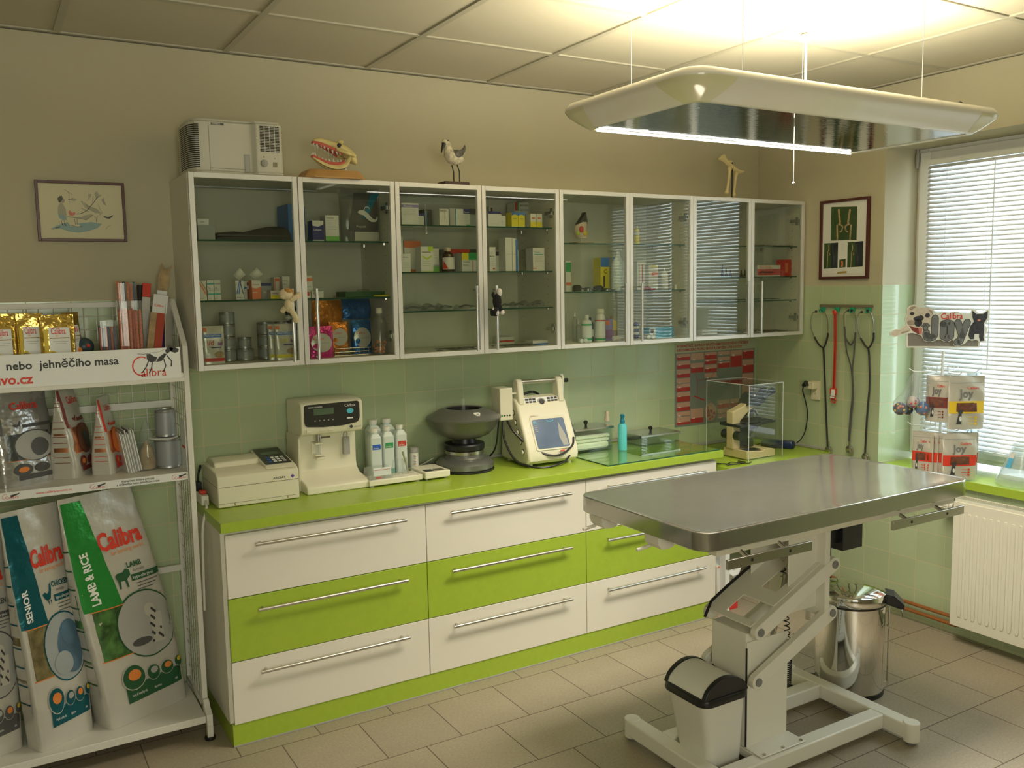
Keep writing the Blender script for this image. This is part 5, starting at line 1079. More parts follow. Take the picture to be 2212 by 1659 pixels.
b.ppoly(fr4, [(.40, .56), (.46, .60), (.56, .60), (.66, .54), (.78, .44), (.86, .42), (.90, .50), (.92, .44), (.86, .38), (.74, .38), (.62, .44), (.56, .50), (.46, .52)], 'carton'); b.pline(fr4, [(.56, .60), (.60, .66), (.68, .66), (.70, .62)], .015, 'carton')
b.text(fr4, 'Purpulé', .34, .27, .06, 'carton', sx=1.3); b.build('bag_print', t)
# left cabinet, middle shelf
box('white box with brown and orange stripes at the left end of the middle shelf', -3.181, -3.151, 'a2', .073, -.285, .05, 'carton', (('p', [(.0, .95), (.2, .95), (1, .35), (1, .2)], 'c_orange'), ('p', [(.3, .95), (.45, .95), (1, .55), (1, .45)], 'tan'), ('t', 'Amylo', .1, .08, .006, 'grey_dk')))
for k, (x0, x1, z0, c) in enumerate(((-3.146, -3.124, 0, 'c_teal'), (-3.122, -3.098, 0, 'c_teal'), (-3.147, -3.123, .038, 'c_teal'), (-3.121, -3.099, .038, 'grey_lt'))):
    box(('small white and teal box, lower left of the block of four', 'small white box, lower right of the block of four', 'small white and teal box, upper left of the block of four', 'small plain white box, upper right of the block of four')[k]+' on the middle shelf', x0, x1, 'a2', .037, -.28, .06, 'carton', (('r', 0, .55, 1, .7, c), ('t', 'Vet', .1, .15, .006, 'c_navy')), z=Z['a2']+z0)
def openbox(lab, x0, x1, h, base, deco):
    t = box(lab, x0, x1, 'a2', h, -.285, .045, base, deco); w = x1-x0
    b = B('carton'); b.add([(-.002, -.001, h), (w*.75, -.003, h+.022), (w*.1, -.004, h+.048), (-w*.72, -.003, h+.020)], [(0, 1, 2, 3)]); b.build('open_flap', t, o=(0, 0, 0), solid=.0008)
    return t
_t = openbox('white box with blue slanted stripes and its flap sticking up', -3.044, -3.013, .072, 'carton', (('p', [(.05, .30), (.2, .30), (.55, 1), (.45, 1)], 'c_blue'), ('p', [(.3, .30), (.42, .30), (.70, 1), (.62, 1)], 'c_blue'), ('p', [(.95, .3), (.85, .3), (.5, 1), (.58, 1)], 'c_navy'), ('t', 'Rilexine', .1, .1, .006, 'grey_dk')))
box('narrow white box behind the blue-striped one on the middle shelf', -3.005, -2.985, 'a2', .068, -.22, .05, 'carton', (('r', 0, .6, 1, .7, 'c_blue'),))
box('dull red box between the two boxes with raised flaps', -2.990, -2.966, 'a2', .066, -.20, .05, 'maroon', (('r', .1, .6, .9, .8, 'carton'),))
_t2 = openbox('orange and white box with its flap sticking up', -2.983, -2.948, .073, 'c_orange', (('p', [(0, .62), (.5, .56), (1, .66), (1, 1), (0, 1)], 'carton'), ('t', 'Vetmedin', .06, .74, .007, 'c_red'), ('r', .1, .35, .6, .38, 'carton')))
box('grey box with a dark top band, middle of the middle shelf, left cabinet', -2.930, -2.890, 'a2', .062, -.22, .06, 'carton_grey', (('r', 0, .82, 1, 1, 'c_navy'), ('t', 'Bio', .2, .4, .010, 'carton')))
box('white and orange box behind the yellow carton', -2.861, -2.836, 'a2', .085, -.16, .05, 'carton', (('r', .05, .3, .2, .95, 'c_orange'), ('r', .8, .3, .95, .95, 'c_orange'), ('r', .2, .8, .8, .95, 'c_orange')))
box('tall white box with black lettering behind the beige dog toy', -2.833, -2.803, 'a2', .088, -.18, .05, 'carton', (('t', 'Synulox', .08, .78, .006, 'grey_dk'), ('t', 'Natrol', .08, .62, .006, 'grey_dk'), ('r', 0, .28, 1, .33, 'c_teal')))
box('low white and yellow carton on the middle shelf, left cabinet', -2.912, -2.858, 'a2', .032, -.285, .05, 'carton', (('r', 0, 0, 1, .45, 'c_yellow'), ('t', 'Essent', .12, .6, .008, 'c_red')))
box('white box with an orange top standing at the left of the second door', -2.770, -2.738, 'a2', .056, -.265, .05, 'carton', (('r', 0, .6, 1, .85, 'c_orange'), ('r', .1, .2, .8, .24, 'c_teal')), z=Z['a2']+.032)
box('low white and red carton under the orange-topped box', -2.772, -2.752, 'a2', .031, -.28, .06, 'carton', (('r', .2, .3, .8, .8, 'c_red'),))
box('low white carton with an oval print behind the second door handle', -2.748, -2.698, 'a2', .026, -.28, .05, 'carton', (('r', .25, .3, .6, .7, 'tan'),))
b = B('dkgreen'); b.box(-2.60, -.26, Z['a2'], -2.42, -.15, Z['a2']+.022); b.lathe([(.03, .022), (.025, .03), (.001, .034)], (-2.50, -.2, Z['a2']), 16, 'clear_pl'); tag(b.build('instrument_tray', o=(-2.51, -.2, Z['a2'])), 'dark green tray with a clear dome lying on the middle shelf', 'tray')
b = B('c_yellow'); b.lathe([(.03, .0), (.032, .004), (.028, .007), (.001, .007)], (-2.455, -.285, Z['a2']), 20); tag(b.build('disc', o=(-2.455, -.285, Z['a2'])), 'thin yellow disc at the right end of the middle shelf', 'disc')
# left cabinet, bottom: cans, pouches, plush
def ccan(x, y, k, r, h, lab): return can(lab, x, y, Z['a0']+k*(h+.0006), r, h, 'grey food cans in the left wall cabinet')
for k in range(4): ccan(-3.062, -.20, k, .029, .047, ('lowest', 'second from bottom', 'third from bottom', 'topmost')[k]+' grey can in the stack behind the red pouch')
for k in range(3): ccan(-2.912, -.185, k, .033, .048, ('lowest', 'middle', 'topmost')[k]+' can in the stack behind the yellow-striped pouch')
for k in range(3): ccan(-2.842, -.17, k, .030, .048, ('lowest', 'middle', 'topmost')[k]+' can in the stack beside the door handle, left door')
ccan(-3.000, -.205, 0, .034, .045, 'single low can in the middle of the cabinet bottom')
ccan(-3.000, -.205, 1, .026, .045, 'small can on top of the single low can')
def dietpouch(lab, x, y, w, h, c1, c2, t1, rz=0):
    def pr(b, F, S):
        F2, F3 = off(F, .0016), off(F, .0022)
        b.grid(lambda a, c: F2(.05+.8*a, .70+.085*c), 6, 1, 'c_blue'); b.text(F3, 'PRESCRIPTION', .09, .725, .065, 'print_wh', bold=.01, sx=1.6)
        b.text(F3, t1, .18, .50, .19, c1, bold=.01, sx=1.6); b.ppoly(F3, [(.66, .52), (.70, .60), (.74, .56), (.84, .57), (.88, .64), (.90, .54), (.87, .48), (.74, .48)], 'c_plum')
        b.prect(F2, .35, .42, .82, .445, 'c_navy', 4, 1); b.pell(F2, .72, .25, .24, .085, 'tan', 18, 2); b.prect(F2, .03, .07, .97, .16, c2, 6, 1); b.prect(F2, .02, .86, .2, .95, 'c_orange', 2, 1)
    return bag('food_pouch', lab, 'pouch', (x, y, Z['a0']+.0002), rz, w, .028, h, 'film_white', pr, 'pet food pouches in the left wall cabinet', n0=3.5, n1=3.5, tp=6, bulge=.005, seed=50)
dietpouch('white cat food pouch with a red lower band at the left end', -3.139, -.295, .078, .142, 'c_red', 'c_red', 'i/d')
dietpouch('white cat food pouch with an orange lower band, in front', -2.866, -.300, .085, .140, 'c_yellow', 'c_yellow', 'c/d')
dietpouch('second orange-banded cat food pouch showing behind the first', -2.882, -.262, .085, .140, 'c_yellow', 'c_yellow', 'c/d')
def petpouch(lab, x, y, z, w, h, m, rz=0, rx=0, white=True):
    def pr(b, F, S):
        F2, F3 = off(F, .0016), off(F, .0022)
        if white: b.pell(F2, .5, .48, .42, .30, 'film_white', 18, 3); b.text(F3, 'Calibra', .18, .58, .12, 'logo_red', sx=1.2); b.pell(F3, .25, .38, .12, .08, m, 12); b.prect(F3, .4, .46, .8, .48, 'grey_lt', 3, 1)
    t = bag('food_pouch', lab, 'pouch', (x, y, z), rz, w, .04, h, m, pr, 'pet food pouches in the left wall cabinet', n0=3, n1=2.4, tp=4, seed=60+int(x*10) % 9, bulge=.05)
    t.rotation_euler.x = rx; return t
mat('foil_pink', (.68, .03, .25), .25, .4, bump=(50, .5)); mat('foil_orange', (.75, .25, .04), .25, .5, bump=(50, .5)); mat('foil_blue', (.03, .18, .55), .25, .5, bump=(50, .5))
petpouch('bright pink pet food pouch at the left of the second door', -2.722, -.285, Z['a0'], .100, .125, 'foil_pink')
petpouch('orange pet food pouch with a white label, right of the pink one', -2.628, -.235, Z['a0']+.02, .078, .118, 'foil_orange')
petpouch('upper orange foil pouch lying on the one below it', -2.640, -.14, Z['a0']+.115, .125, .11, 'foil_orange', white=False)
petpouch('lower orange foil pouch behind the labelled one', -2.650, -.145, Z['a0'], .12, .11, 'foil_orange', white=False)
petpouch('blue foil pouch on top of the blue and white one', -2.507, -.12, Z['a0']+.145, .13, .085, 'foil_blue', white=False)
petpouch('blue and white pet food pouch standing below the blue foil one', -2.512, -.19, Z['a0'], .085, .142, 'foil_blue')
b = B('steel')
for k in range(8): b.cyl((-2.655+k*.021, -.262, Z['a0']), (-2.655+k*.021, -.262, Z['a0']+.03), .0012, n=5)
for z in (.001, .015, .03): b.cyl((-2.655, -.262, Z['a0']+z), (-2.508, -.262, Z['a0']+z), .0013, n=5)
tag(b.build('wire_basket', o=(-2.58, -.262, Z['a0'])), 'low wire rack in front of the orange pouches on the cabinet bottom', 'rack')
t = thing('plastic_bottle', 'clear plastic bottle half full of orange tablets, right end of the cabinet bottom', 'bottle', (-2.468, -.285, Z['a0']))
b = B('clear_pl'); b.lathe([(.001, 0), (.033, 0), (.033, .12), (.026, .145), (.012, .158), (.012, .168)], (-2.468, -.285, Z['a0']+.0002), 22); b.build('bottle_body', t)
b = B('white_p'); b.cyl((-2.468, -.285, Z['a0']+.168), (-2.468, -.285, Z['a0']+.19), .014, n=16); b.build('cap', t)
b = B('orange_l'); R2 = random.Random(4)
for k in range(46):
    a = R2.random()*6.28; r = .026*math.sqrt(R2.random()); b.sph((-2.468+r*math.cos(a), -.285+r*math.sin(a), Z['a0']+.008+R2.random()*.05), .0055, 6)
tag(b.build('tablets', t), kind='stuff')
t = thing('plush_toy', 'black and white plush toy in the left cabinet behind the dog toy', 'toy', (-2.80, -.16, 1.56))
b = B('dark'); b.sph((-2.797, -.17, 1.595), (.028, .025, .030), 12); b.sph((-2.795, -.185, 1.552), (.032, .022, .03), 12); b.sph((-2.82, -.19, 1.575), (.015, .015, .012), 10, 'carton'); b.build('toy_body', t)
t.location.z = 1.56
# second cabinet
box('white box with a lilac band at the left end of the upper shelf', -2.352, -2.275, 'b1', .090, -.285, .06, 'carton', (('r', .0, .80, 1, .93, 'c_violet'), ('t', 'Metacam', .12, .82, .011, 'carton'), ('l', .06, .7, .9, .08, 4)))
box('small white box right of the lilac-banded one', -2.247, -2.220, 'b1', .055, -.22, .05, 'carton', (('r', 0, .8, 1, 1, 'c_navy'), ('l', .1, .6, .9, .12, 3)))
box('dark slate box standing edge-on, upper shelf of the second cabinet', -2.217, -2.182, 'b1', .073, -.22, .06, 'grey_dk', (('r', .1, .1, .3, .9, 'teal'),))
box('white box with a thin orange vertical line', -2.212+.034, -2.134, 'b1', .071, -.285, .06, 'carton', (('r', .55, 0, .58, 1, 'c_orange'), ('t', 'ENROXIL', .06, .84, .008, 'grey_dk'), LN))
box('white box, pale blue edge, dark corner label', -2.128, -2.030, 'b1', .073, -.285, .06, 'carton', (('r', .0, 0, .28, 1, 'grey_lt'), ('r', .26, 0, .31, 1, 'c_lblue'), ('r', .66, .72, 1, 1, 'c_navy'), ('t', 'Rycarfa', .7, .78, .008, 'carton'), ('l', .4, .6, .95, .1, 4), ('r', .8, 0, 1, .1, 'c_green')))
box('white box with a black top, just left of the middle door frame', -2.022, -1.978, 'b1', .076, -.27, .06, 'carton_grey', (('r', 0, .68, 1, 1, 'print_dk'), ('l', .1, .55, .9, .1, 4)))
box('wide white box with a dark top band, right door of the second cabinet', -1.940, -1.875, 'b1', .067, -.285, .06, 'carton', (('r', 0, .84, 1, 1, 'c_navy'), ('l', .15, .2, .8, .08, 2)))
box('small pale box right of the wide dark-banded one', -1.872, -1.843, 'b1', .050, -.27, .04, 'carton', (LN,))
for k, x in enumerate((-1.821, -1.786)):
    box(('left', 'right')[k]+' one of the two bright yellow boxes with blue wave tops', x, x+.0335, 'b1', .066, -.285, .05, 'c_yellow', (('p', [(0, .78), (.5, .86), (1, .78), (1, 1), (0, 1)], 'c_blue'), ('r', 0, 0, 1, .06, 'carton'), ('r', .2, .52, .8, .6, 'tan')), group='bright yellow boxes on the upper shelf')
box('white box with a red and green corner, highest on the upper shelf', -1.700, -1.585, 'b1', .128, -.115, .07, 'carton', (('r', 0, .7, .12, 1, 'c_red'), ('r', .12, .7, .2, 1, 'c_green'), ('t', 'BIOGENIO', .25, .86, .013, 'grey_dk'), ('t', '4x3 FORTE', .25, .70, .012, 'grey_dk')))
box('narrow box with a dark red edge behind the yellow pair', -1.842, -1.825, 'b1', .104, -.12, .05, 'carton', (('r', .5, .3, 1, .95, 'maroon'),))
for k, x in enumerate((-1.722, -1.690)):
    box(('left', 'right')[k]+' half of the pair of white and yellow boxes near the right hinge', x, x+.0305, 'b1', .062, -.285, .04, 'carton', (('r', 0, 0, 1, .42, 'c_yellow'), ('r', .2, .62, .8, .74, 'c_orange')), group='white and yellow boxes near the hinge')
box('tall white box at the far left behind the small white one', -2.340, -2.312, 'b2', .152, -.20, .05, 'carton', (('l', .1, .9, .9, .05, 3),))
box('white carton at the left end of the middle shelf, second cabinet', -2.357, -2.318, 'b2', .075, -.285, .05, 'carton', (('t', 'Bioveta', .1, .78, .008, 'grey_dk'), LN))
box('white box with an orange-red top band, behind', -2.285, -2.205, 'b2', .136, -.15, .06, 'carton', (('r', 0, .78, 1, 1, 'c_orange'), ('r', .2, .0, .8, .1, 'c_orange')))
box('white box with a lime green corner and smile', -2.296+.026, -2.213, 'b2', .106, -.285, .055, 'carton', (('r', .58, .82, 1, 1, 'c_lime'), ('p', [(.1, .66), (.5, .54), (.9, .66), (.85, .58), (.5, .46), (.15, .58)], 'c_lime'), ('t', 'DRONTAL', .08, .74, .009, 'grey_dk'), ('l', .1, .4, .8, .08, 3), ('r', 0, 0, 1, .02, 'c_lime')))
box('white box fading to green at its foot, second cabinet', -2.205, -2.158, 'b2', .100, -.23, .05, 'carton', (('r', 0, 0, 1, .22, 'c_lgreen'), ('r', 0, .22, 1, .3, 'grey_lt'), ('l', .15, .85, .85, .08, 4)))
t = thing('medicine_bottle', 'brown glass medicine bottle with a pink cap and red triangle label', 'bottle', (-2.132, -.26, Z['b2']))
c0 = (-2.132, -.26, Z['b2']+.0002); b = B('amber'); b.lathe([(.001, 0), (.026, 0), (.028, .003), (.028, .062), (.024, .074), (.013, .082), (.013, .088)], c0, 24); b.build('bottle_body', t)
b = B('skinpl'); b.lathe([(.012, .086), (.015, .087), (.015, .100), (.012, .103), (.001, .103)], c0, 20); b.build('cap', t)
b = B('carton'); fl = lambda u, v, e=.0008: (c0[0]+(.028+e)*math.sin(u), c0[1]-(.028+e)*math.cos(u), c0[2]+v); b.grid(lambda a, q: fl(-1.3+2.6*a, .010+.05*q), 16, 1, 'carton'); b.grid(lambda a, q: fl(-1.25+.9*a*(1-q)+.2*q, .012+.034*q, .0015), 8, 4, 'logo_red'); b.build('bottle_label', t)
box('white box with yellow and green blocks on top, left of the middle frame', -2.105+.03, -1.990, 'b2', .080, -.285, .06, 'carton', (('r', 0, .62, .36, 1, 'c_yellow'), ('r', .38, .62, 1, 1, 'c_green'), ('r', .58, 0, .61, .6, 'c_orange'), ('t', 'Convenia', .05, .48, .009, 'grey_dk'), ('t', 'injection', .05, .32, .008, 'grey_dk')))
box('box with red top lying behind the yellow and green one', -2.08, -1.925, 'b2', .102, -.15, .08, 'carton_grey', (('r', 0, .8, .75, 1, 'c_red'), ('r', .75, .8, 1, 1, 'grey_dk')))
box('white box just right of the middle door frame, second cabinet', -1.938, -1.907, 'b2', .106, -.285, .05, 'carton', (('t', 'Merilig', .05, .6, .008, 'grey_dk'), ('r', .5, .08, .85, .14, 'c_red'), LN))
box('white box with a black label band behind the cat toy door', -1.895, -1.850, 'b2', .094, -.22, .05, 'carton', (('r', .05, .75, 1, .95, 'print_dk'), ('l', .1, .6, .9, .08, 5)))
for k, (x0, x1, m) in enumerate(((-1.856, -1.822, 'carton'), (-1.820, -1.803, 'carton'), (-1.801, -1.792, 'c_blue'))):
    box(('tallest white box on the right half of the middle shelf', 'narrow tall white box beside the tallest one', 'thin blue-edged box pressed against the tall white ones')[k], x0, x1, 'b2', (.148, .146, .140)[k], -.285, .06, m, (('r', .1, .5, .9, .51, 'grey_lt'),), group='tall white boxes on the right half')
box('grey-white box behind the tall white ones', -1.765, -1.705, 'b2', .100, -.15, .06, 'carton', (('r', .1, .05, .5, .3, 'grey_dk'), ('l', .1, .8, .9, .08, 4)))
box('white box with a teal stripe at the right end of the middle shelf', -1.742+.03, -1.649, 'b2', .104, -.285, .06, 'carton', (('t', 'Fortekor', .12, .78, .009, 'c_teal'), ('r', .1, .70, .9, .73, 'c_teal'), ('l', .15, .62, .85, .07, 4), ('r', .0, .1, .3, .13, 'c_red')))
mat('clip_steel', (.30, .30, .28), .3, .9)
for k, (x0, x1, y, z, lab) in enumerate(((-2.345, -2.25, -.25, 'b3', 'bagged steel instrument at the left of the lowest glass shelf'), (-2.245, -2.17, -.25, 'b3', 'bagged dark-handled instrument, second on the lowest glass shelf'), (-2.165, -2.085, -.22, 'b3', 'bagged oval instrument, third on the lowest glass shelf'), (-2.075, -1.97, -.22, 'b3', 'bagged pointed instrument beside the left door handle'),
     (-1.86, -1.78, -.22, 'b3', 'bagged instrument right of the plush cat, lowest shelf'), (-1.775, -1.70, -.20, 'b3', 'bagged instrument in the middle of the right lowest shelf'), (-1.695, -1.61, -.22, 'b3', 'bagged curved instrument at the right end of the lowest shelf'))):
    t = thing('instrument_pack', lab, 'instrument', ((x0+x1)/2, y, Z[z]), 'bagged instruments on the lowest glass shelf'); w = x1-x0; zz = Z[z]
    b = B('clear_pl'); b.loft([[(x0+w*q, y+dy, zz+.0005+dz*(.6+.4*math.sin(q*PI+k))*1.0) for dy, dz in ((-.03, 0), (.03, 0), (.028, .018), (0, .030), (-.028, .016))] for q in (0, .2, .45, .7, 1)]); b.build('sterile_bag', t)
    b = B('clip_steel'); b.tube(sm([(x0+w*.1, y-.012, zz+.008), (x0+w*.4, y, zz+.016), (x0+w*.75, y+.01, zz+.012), (x1-w*.06, y+.014, zz+.010)]), .0035, n=6); b.tube([(x0+w*(.2+.08*math.cos(a)), y-.01+.010*math.sin(a), zz+.012) for a in [i*PI/5 for i in range(10)]], .0022, n=5, closed=True); b.build('instrument', t)
def tools(lab, x0, x1, yc, z, n, seed, nm='surgical instruments'):
    rr_ = random.Random(seed)
    for k in range(n):
        x = x0+(x1-x0)*(k+.5)/n; b = B('clip_steel'); a = rr_.uniform(-.5, .5); L = rr_.uniform(.05, .075); zz = z+.0005
        for s in (-1, 1):
            b.tube([(x+s*.004+math.sin(a)*L, yc-math.cos(a)*L*.8, zz+.003), (x-s*.001, yc, zz+.006), (x-s*.006-math.sin(a)*L*.5, yc+.05, zz+.004)], .002, n=5)
            b.tube([(x+s*.008+math.sin(a)*L+.006*math.cos(q), yc-math.cos(a)*L*.8-.006+.006*math.sin(q), zz+.004) for q in [i*PI/4 for i in range(8)]], .0014, n=4, closed=True)
        tag(b.build('surgical_clamp', o=(x, yc, z)), lab, 'instrument', nm)
tools('steel clamp in the row lying on the bottom of the second cabinet, left half', -2.20, -1.97, -.26, CB+.018, 8, 1, 'clamps on the second cabinet bottom, left half')
tools('steel clamp in the row lying on the bottom of the second cabinet, right half', -1.89, -1.70, -.27, CB+.018, 7, 2, 'clamps on the second cabinet bottom, right half')
box('flat white and blue packet at the right end of the second cabinet bottom', -1.71, -1.60, 'a0', .020, -.27, .07, 'carton', (('r', 0, 0, 1, .35, 'c_blue'),), z=CB+.0185)
box('flat packet with a red line behind the clamps, second cabinet bottom', -1.80, -1.72, 'a0', .034, -.12, .05, 'carton', (('r', 0, .3, 1, .55, 'c_red'),), z=CB+.0185)
# third cabinet
t = thing('anatomy_model', 'small dissected organ model on a wooden foot, third cabinet', 'model', (-1.385, -.20, Z['c1']))
b = B('tan'); b.rbox(-1.435, -.235, -1.33, -.165, Z['c1']+.0005, Z['c1']+.010, .01, 4); b.cyl((-1.385, -.2, Z['c1']+.01), (-1.385, -.2, Z['c1']+.035), .0025, m='steel'); b.build('stand', t)
b = B('skinpl'); b.loft([[(-1.385+x*s+dx, -.2+y*.5, Z['c1']+z) for x, y in ((math.cos(a)*.036, math.sin(a)*.036) for a in [i*PI/8 for i in range(16)])] for z, s, dx in ((.028, .75, .004), (.045, 1.0, 0), (.075, 1.05, -.002), (.095, .85, .004), (.105, .6, .012))]); b.sph((-1.395, -.219, Z['c1']+.070), (.013, .006, .016), 12, 'c_red'); b.sph((-1.372, -.219, Z['c1']+.052), (.014, .005, .012), 12, 'yellow'); b.sph((-1.412, -.215, Z['c1']+.052), (.01, .006, .01), 10, 'c_lime'); b.build('organ', t)
b = B('dark'); b.loft([[(-1.385+x*s+dx, -.198+y*.52, Z['c1']+z) for x, y in ((math.cos(a)*.038, math.sin(a)*.034) for a in [i*PI/8 for i in range(16)])] for z, s, dx in ((.094, .9, .003), (.112, .72, .012), (.135, .35, .018), (.152, .08, .020))]); b.build('dark_cap', t)
box('small green-topped box at the left end, third cabinet middle shelf', -1.475, -1.445, 'c2', .145, -.2, .04, 'carton', (('r', 0, .65, 1, .95, 'c_green'), ('r', 0, .2, 1, .3, 'c_orange')))
box('blue and yellow box with a black C, third cabinet', -1.285, -1.232, 'c2', .160, -.22, .06, 'c_yellow', (('r', 0, .72, 1, 1, 'c_blue'), ('t', 'C', .35, .52, .03, 'print_dk'), ('r', .3, .1, .5, .45, 'print_dk')))
box('blue-topped box at the right edge of the third cabinet left door', -1.190, -1.150, 'c2', .162, -.19, .05, 'carton', (('r', 0, .7, 1, 1, 'c_blue'), ('r', 0, .1, 1, .5, 'c_lblue')))
t = thing('spray_bottle', 'large white spray bottle in front of the blue and yellow box', 'bottle', (-1.222, -.275, Z['c2'])); c0 = (-1.222, -.275, Z['c2']+.0003)
b = B('hdpe'); b.lathe([(.001, 0), (.036, 0), (.036, .11), (.034, .13), (.014, .160), (.012, .17)], c0, 24, sy=.8); b.build('bottle_body', t); b = B('white_p'); b.cyl((c0[0], c0[1], c0[2]+.168), (c0[0], c0[1], c0[2]+.192), .012, n=14); b.box(c0[0]-.004, c0[1]-.03, c0[2]+.185, c0[0]+.004, c0[1]+.01, c0[2]+.195); b.build('pump', t)
for k, (x, w, h) in enumerate(((-1.46, .045, .03), (-1.40, .04, .018), (-1.34, .05, .026), (-1.29, .04, .012), (-1.175, .04, .02))):
    b = B(('dark', 'clip_steel', 'dark', 'clip_steel', 'dark')[k]); b.lathe([(.001, 0), (w*.5, 0), (w*.5, h*.7), (w*.3, h), (.001, h)], (x, -.27-.003*k, Z['c2']+.0004), 16); b.tube([(x+w*.4, -.285, Z['c2']+h*.4), (x+w*.9, -.29, Z['c2']+h*.4)], .003, n=6)
    tag(b.build('otoscope_part', o=(x, -.27, Z['c2'])), ('black examining instrument at the left end of the third cabinet middle shelf', 'steel examining instrument second from left on that shelf', 'black rounded instrument in the middle of the third cabinet middle shelf', 'flat steel instrument before the blue and yellow box', 'black instrument at the right edge behind the handle, third cabinet')[k], 'instrument', 'small instruments on the third cabinet shelf')
def bot(lab, x, y, lev, r, h, base, bands=(), neck=.35, cap='white_p', name='plastic_bottle', group='bottles in the third cabinet', z=None):
    z = Z[lev] if z is None else z; t = thing(name, lab, 'bottle', (x, y, z), group); c = (x, y, z+.0003)
    b = B(base); b.lathe([(.001, 0), (r*.95, 0), (r, .003), (r, h*.72), (r*.8, h*.80), (r*neck, h*.84), (r*neck, h*.88)], c, 22); b.build('bottle_body', t)
    b = B(cap); b.lathe([(r*neck*1.15, h*.86), (r*neck*1.2, h*.865), (r*neck*1.1, h), (.001, h)], c, 18); b.build('cap', t)
    if bands:
        b = B('carton')
        for z0, z1, m in bands: b.lathe([(r+.0006, h*z0), (r+.0006, h*z1)], c, 22, m, cap=False)
        b.build('bottle_label', t)
    return t
bot('white bottle with two green bands, third cabinet bottom', -1.413, -.28, 'a0', .025, .128, 'carton', ((.08, .16, 'c_green'), (.62, .68, 'c_green'), (.2, .6, 'upvc')))
bot('thin clear glass bottle left of the green-banded one', -1.455, -.27, 'a0', .012, .10, 'clear_pl'); bot('second thin clear bottle behind the green-banded one', -1.44, -.22, 'a0', .012, .14, 'clear_pl')
bot('tall white spray can with a red dot, third cabinet bottom', -1.327, -.27, 'a0', .025, .155, 'carton', ((.05, .1, 'c_green'), (.15, .62, 'upvc'), (.62, .66, 'c_red')), neck=.7)
bot('dark blue-capped bottle between the white ones', -1.366, -.24, 'a0', .018, .115, 'c_navy', ((.2, .5, 'carton'),), cap='c_navy')
box('small purple box with an orange patch, third cabinet bottom', -1.285, -1.236, 'a0', .105, -.25, .04, 'c_violet', (('r', .1, .72, .6, .92, 'c_orange'), ('r', .1, .1, .9, .5, 'c_plum')))
bot('amber jar with a gold label near the left door handle', -1.202, -.20, 'a0', .024, .115, 'yellow', ((.1, .4, 'tan'),), cap='tan')
b = B('carton'); b.cyl((-1.27, -.30, Z['a0']+.012), (-1.17, -.29, Z['a0']+.012), .012, n=14); tag(b.build('paper_roll', o=(-1.22, -.295, Z['a0'])), 'small white paper roll lying at the foot of the amber jar', 'roll')
bot('pale yellow cup-topped bottle at the right end, third cabinet top shelf', -.803, -.20, 'c1', .022, .115, 'yellow', (), neck=.6, cap='yellow'); bot('yellow-labelled bottle at the left edge of the right door', -1.045, -.2, 'c1', .014, .095, 'c_yellow', ((.5, .7, 'carton'),))
box('white and pale box group front with an orange label, third cabinet', -.985, -.925, 'c2', .125, -.22, .05, 'carton', (('r', .3, .55, 1, .7, 'c_orange'), ('r', .2, .9, .9, .97, 'c_yellow')))
box('white box with thin vertical stripes left of the orange-labelled one', -1.060, -1.010, 'c2', .140, -.22, .05, 'carton', (('r', .2, .1, .3, .9, 'tan'), ('r', .6, .1, .7, .9, 'c_red')))
bot('white pump bottle in front of the orange-labelled box', -.935, -.28, 'c2', .018, .105, 'carton', (), group=None)
box('flat white pack at the right end of the third cabinet middle shelf', -.842, -.800, 'c2', .024, -.25, .08, 'carton', ())
box('small red-tipped pack on the shelf behind the right door handle', -1.03, -1.0, 'c2', .014, -.29, .05, 'c_red', (('r', 0, .5, 1, 1, 'carton'),))
box('long light blue carton with a white dog label', -1.022, -.865, 'a0', .052, -.27, .06, 'c_lblue', (('r', .0, .05, .24, .95, 'carton'), ('r', .04, .5, .16, .85, 'print_dk'), ('r', .08, .1, .2, .45, 'tan'), ('t', 'Stomorgyl', .30, .62, .013, 'c_blue')))
box('small sky blue cube carton near the right hinge', -.796, -.763, 'a0', .028, -.2, .03, 'c_lblue', ())
bot('dark ribbed vial pile beside the door handle, third cabinet bottom', -1.068, -.22, 'a0', .016, .095, 'c_navy', ((.2, .35, 'carton'), (.5, .65, 'carton')), cap='carton')
for k, (x, y) in enumerate(((-1.060, -.300), (-1.032, -.302), (-1.046, -.275))): tag(B('upvc').cyl((x, y-.01, Z['a0']+.011), (x, y+.012, Z['a0']+.011), .0105, n=14).build('cap', o=(x, y, Z['a0'])), 'white screw cap lying by the left edge of the blue carton', 'cap', 'loose white caps')
for k, x in enumerate((-1.463, -1.438)): tag(B('upvc').cyl((x, -.31, Z['a0']+.010), (x, -.295, Z['a0']+.010), .010, n=14).build('cap', o=(x, -.30, Z['a0'])), 'white screw cap lying at the left front of the third cabinet bottom', 'cap', 'loose white caps at the left')
# fourth cabinet
for k, (x, h) in enumerate(((-.524, .066), (-.497, .045), (-.467, .038), (-.388, .035), (-.360, .037), (-.345, .030))):
    b = B('c_navy' if k < 3 else 'dark'); b.lathe([(.001, 0), (.009, 0), (.008, h*.25), (.0045, h*.45), (.003, h*.9), (.001, h)], (x, -.26, Z['d2']+.0004), 14)
    tag(b.build('ear_speculum', o=(x, -.26, Z['d2'])), ('tallest dark blue cone on the shelf of the fourth cabinet', 'middle dark blue cone beside the tallest', 'shortest dark blue cone of the three', 'black cone left of the door frame', 'black cone second from left by the door frame', 'smallest black cone by the door frame')[k], 'cone', 'specula on the shelf of the fourth cabinet')
box('long red and white box on the fourth cabinet shelf', -.280, -.102, 'd2', .060, -.27, .05, 'carton', (('r', 0, .1, 1, .65, 'c_red'), ('t', 'GLUTAVEN', .08, .72, .018, 'c_orange'), ('r', .1, .3, .7, .45, 'maroon')))
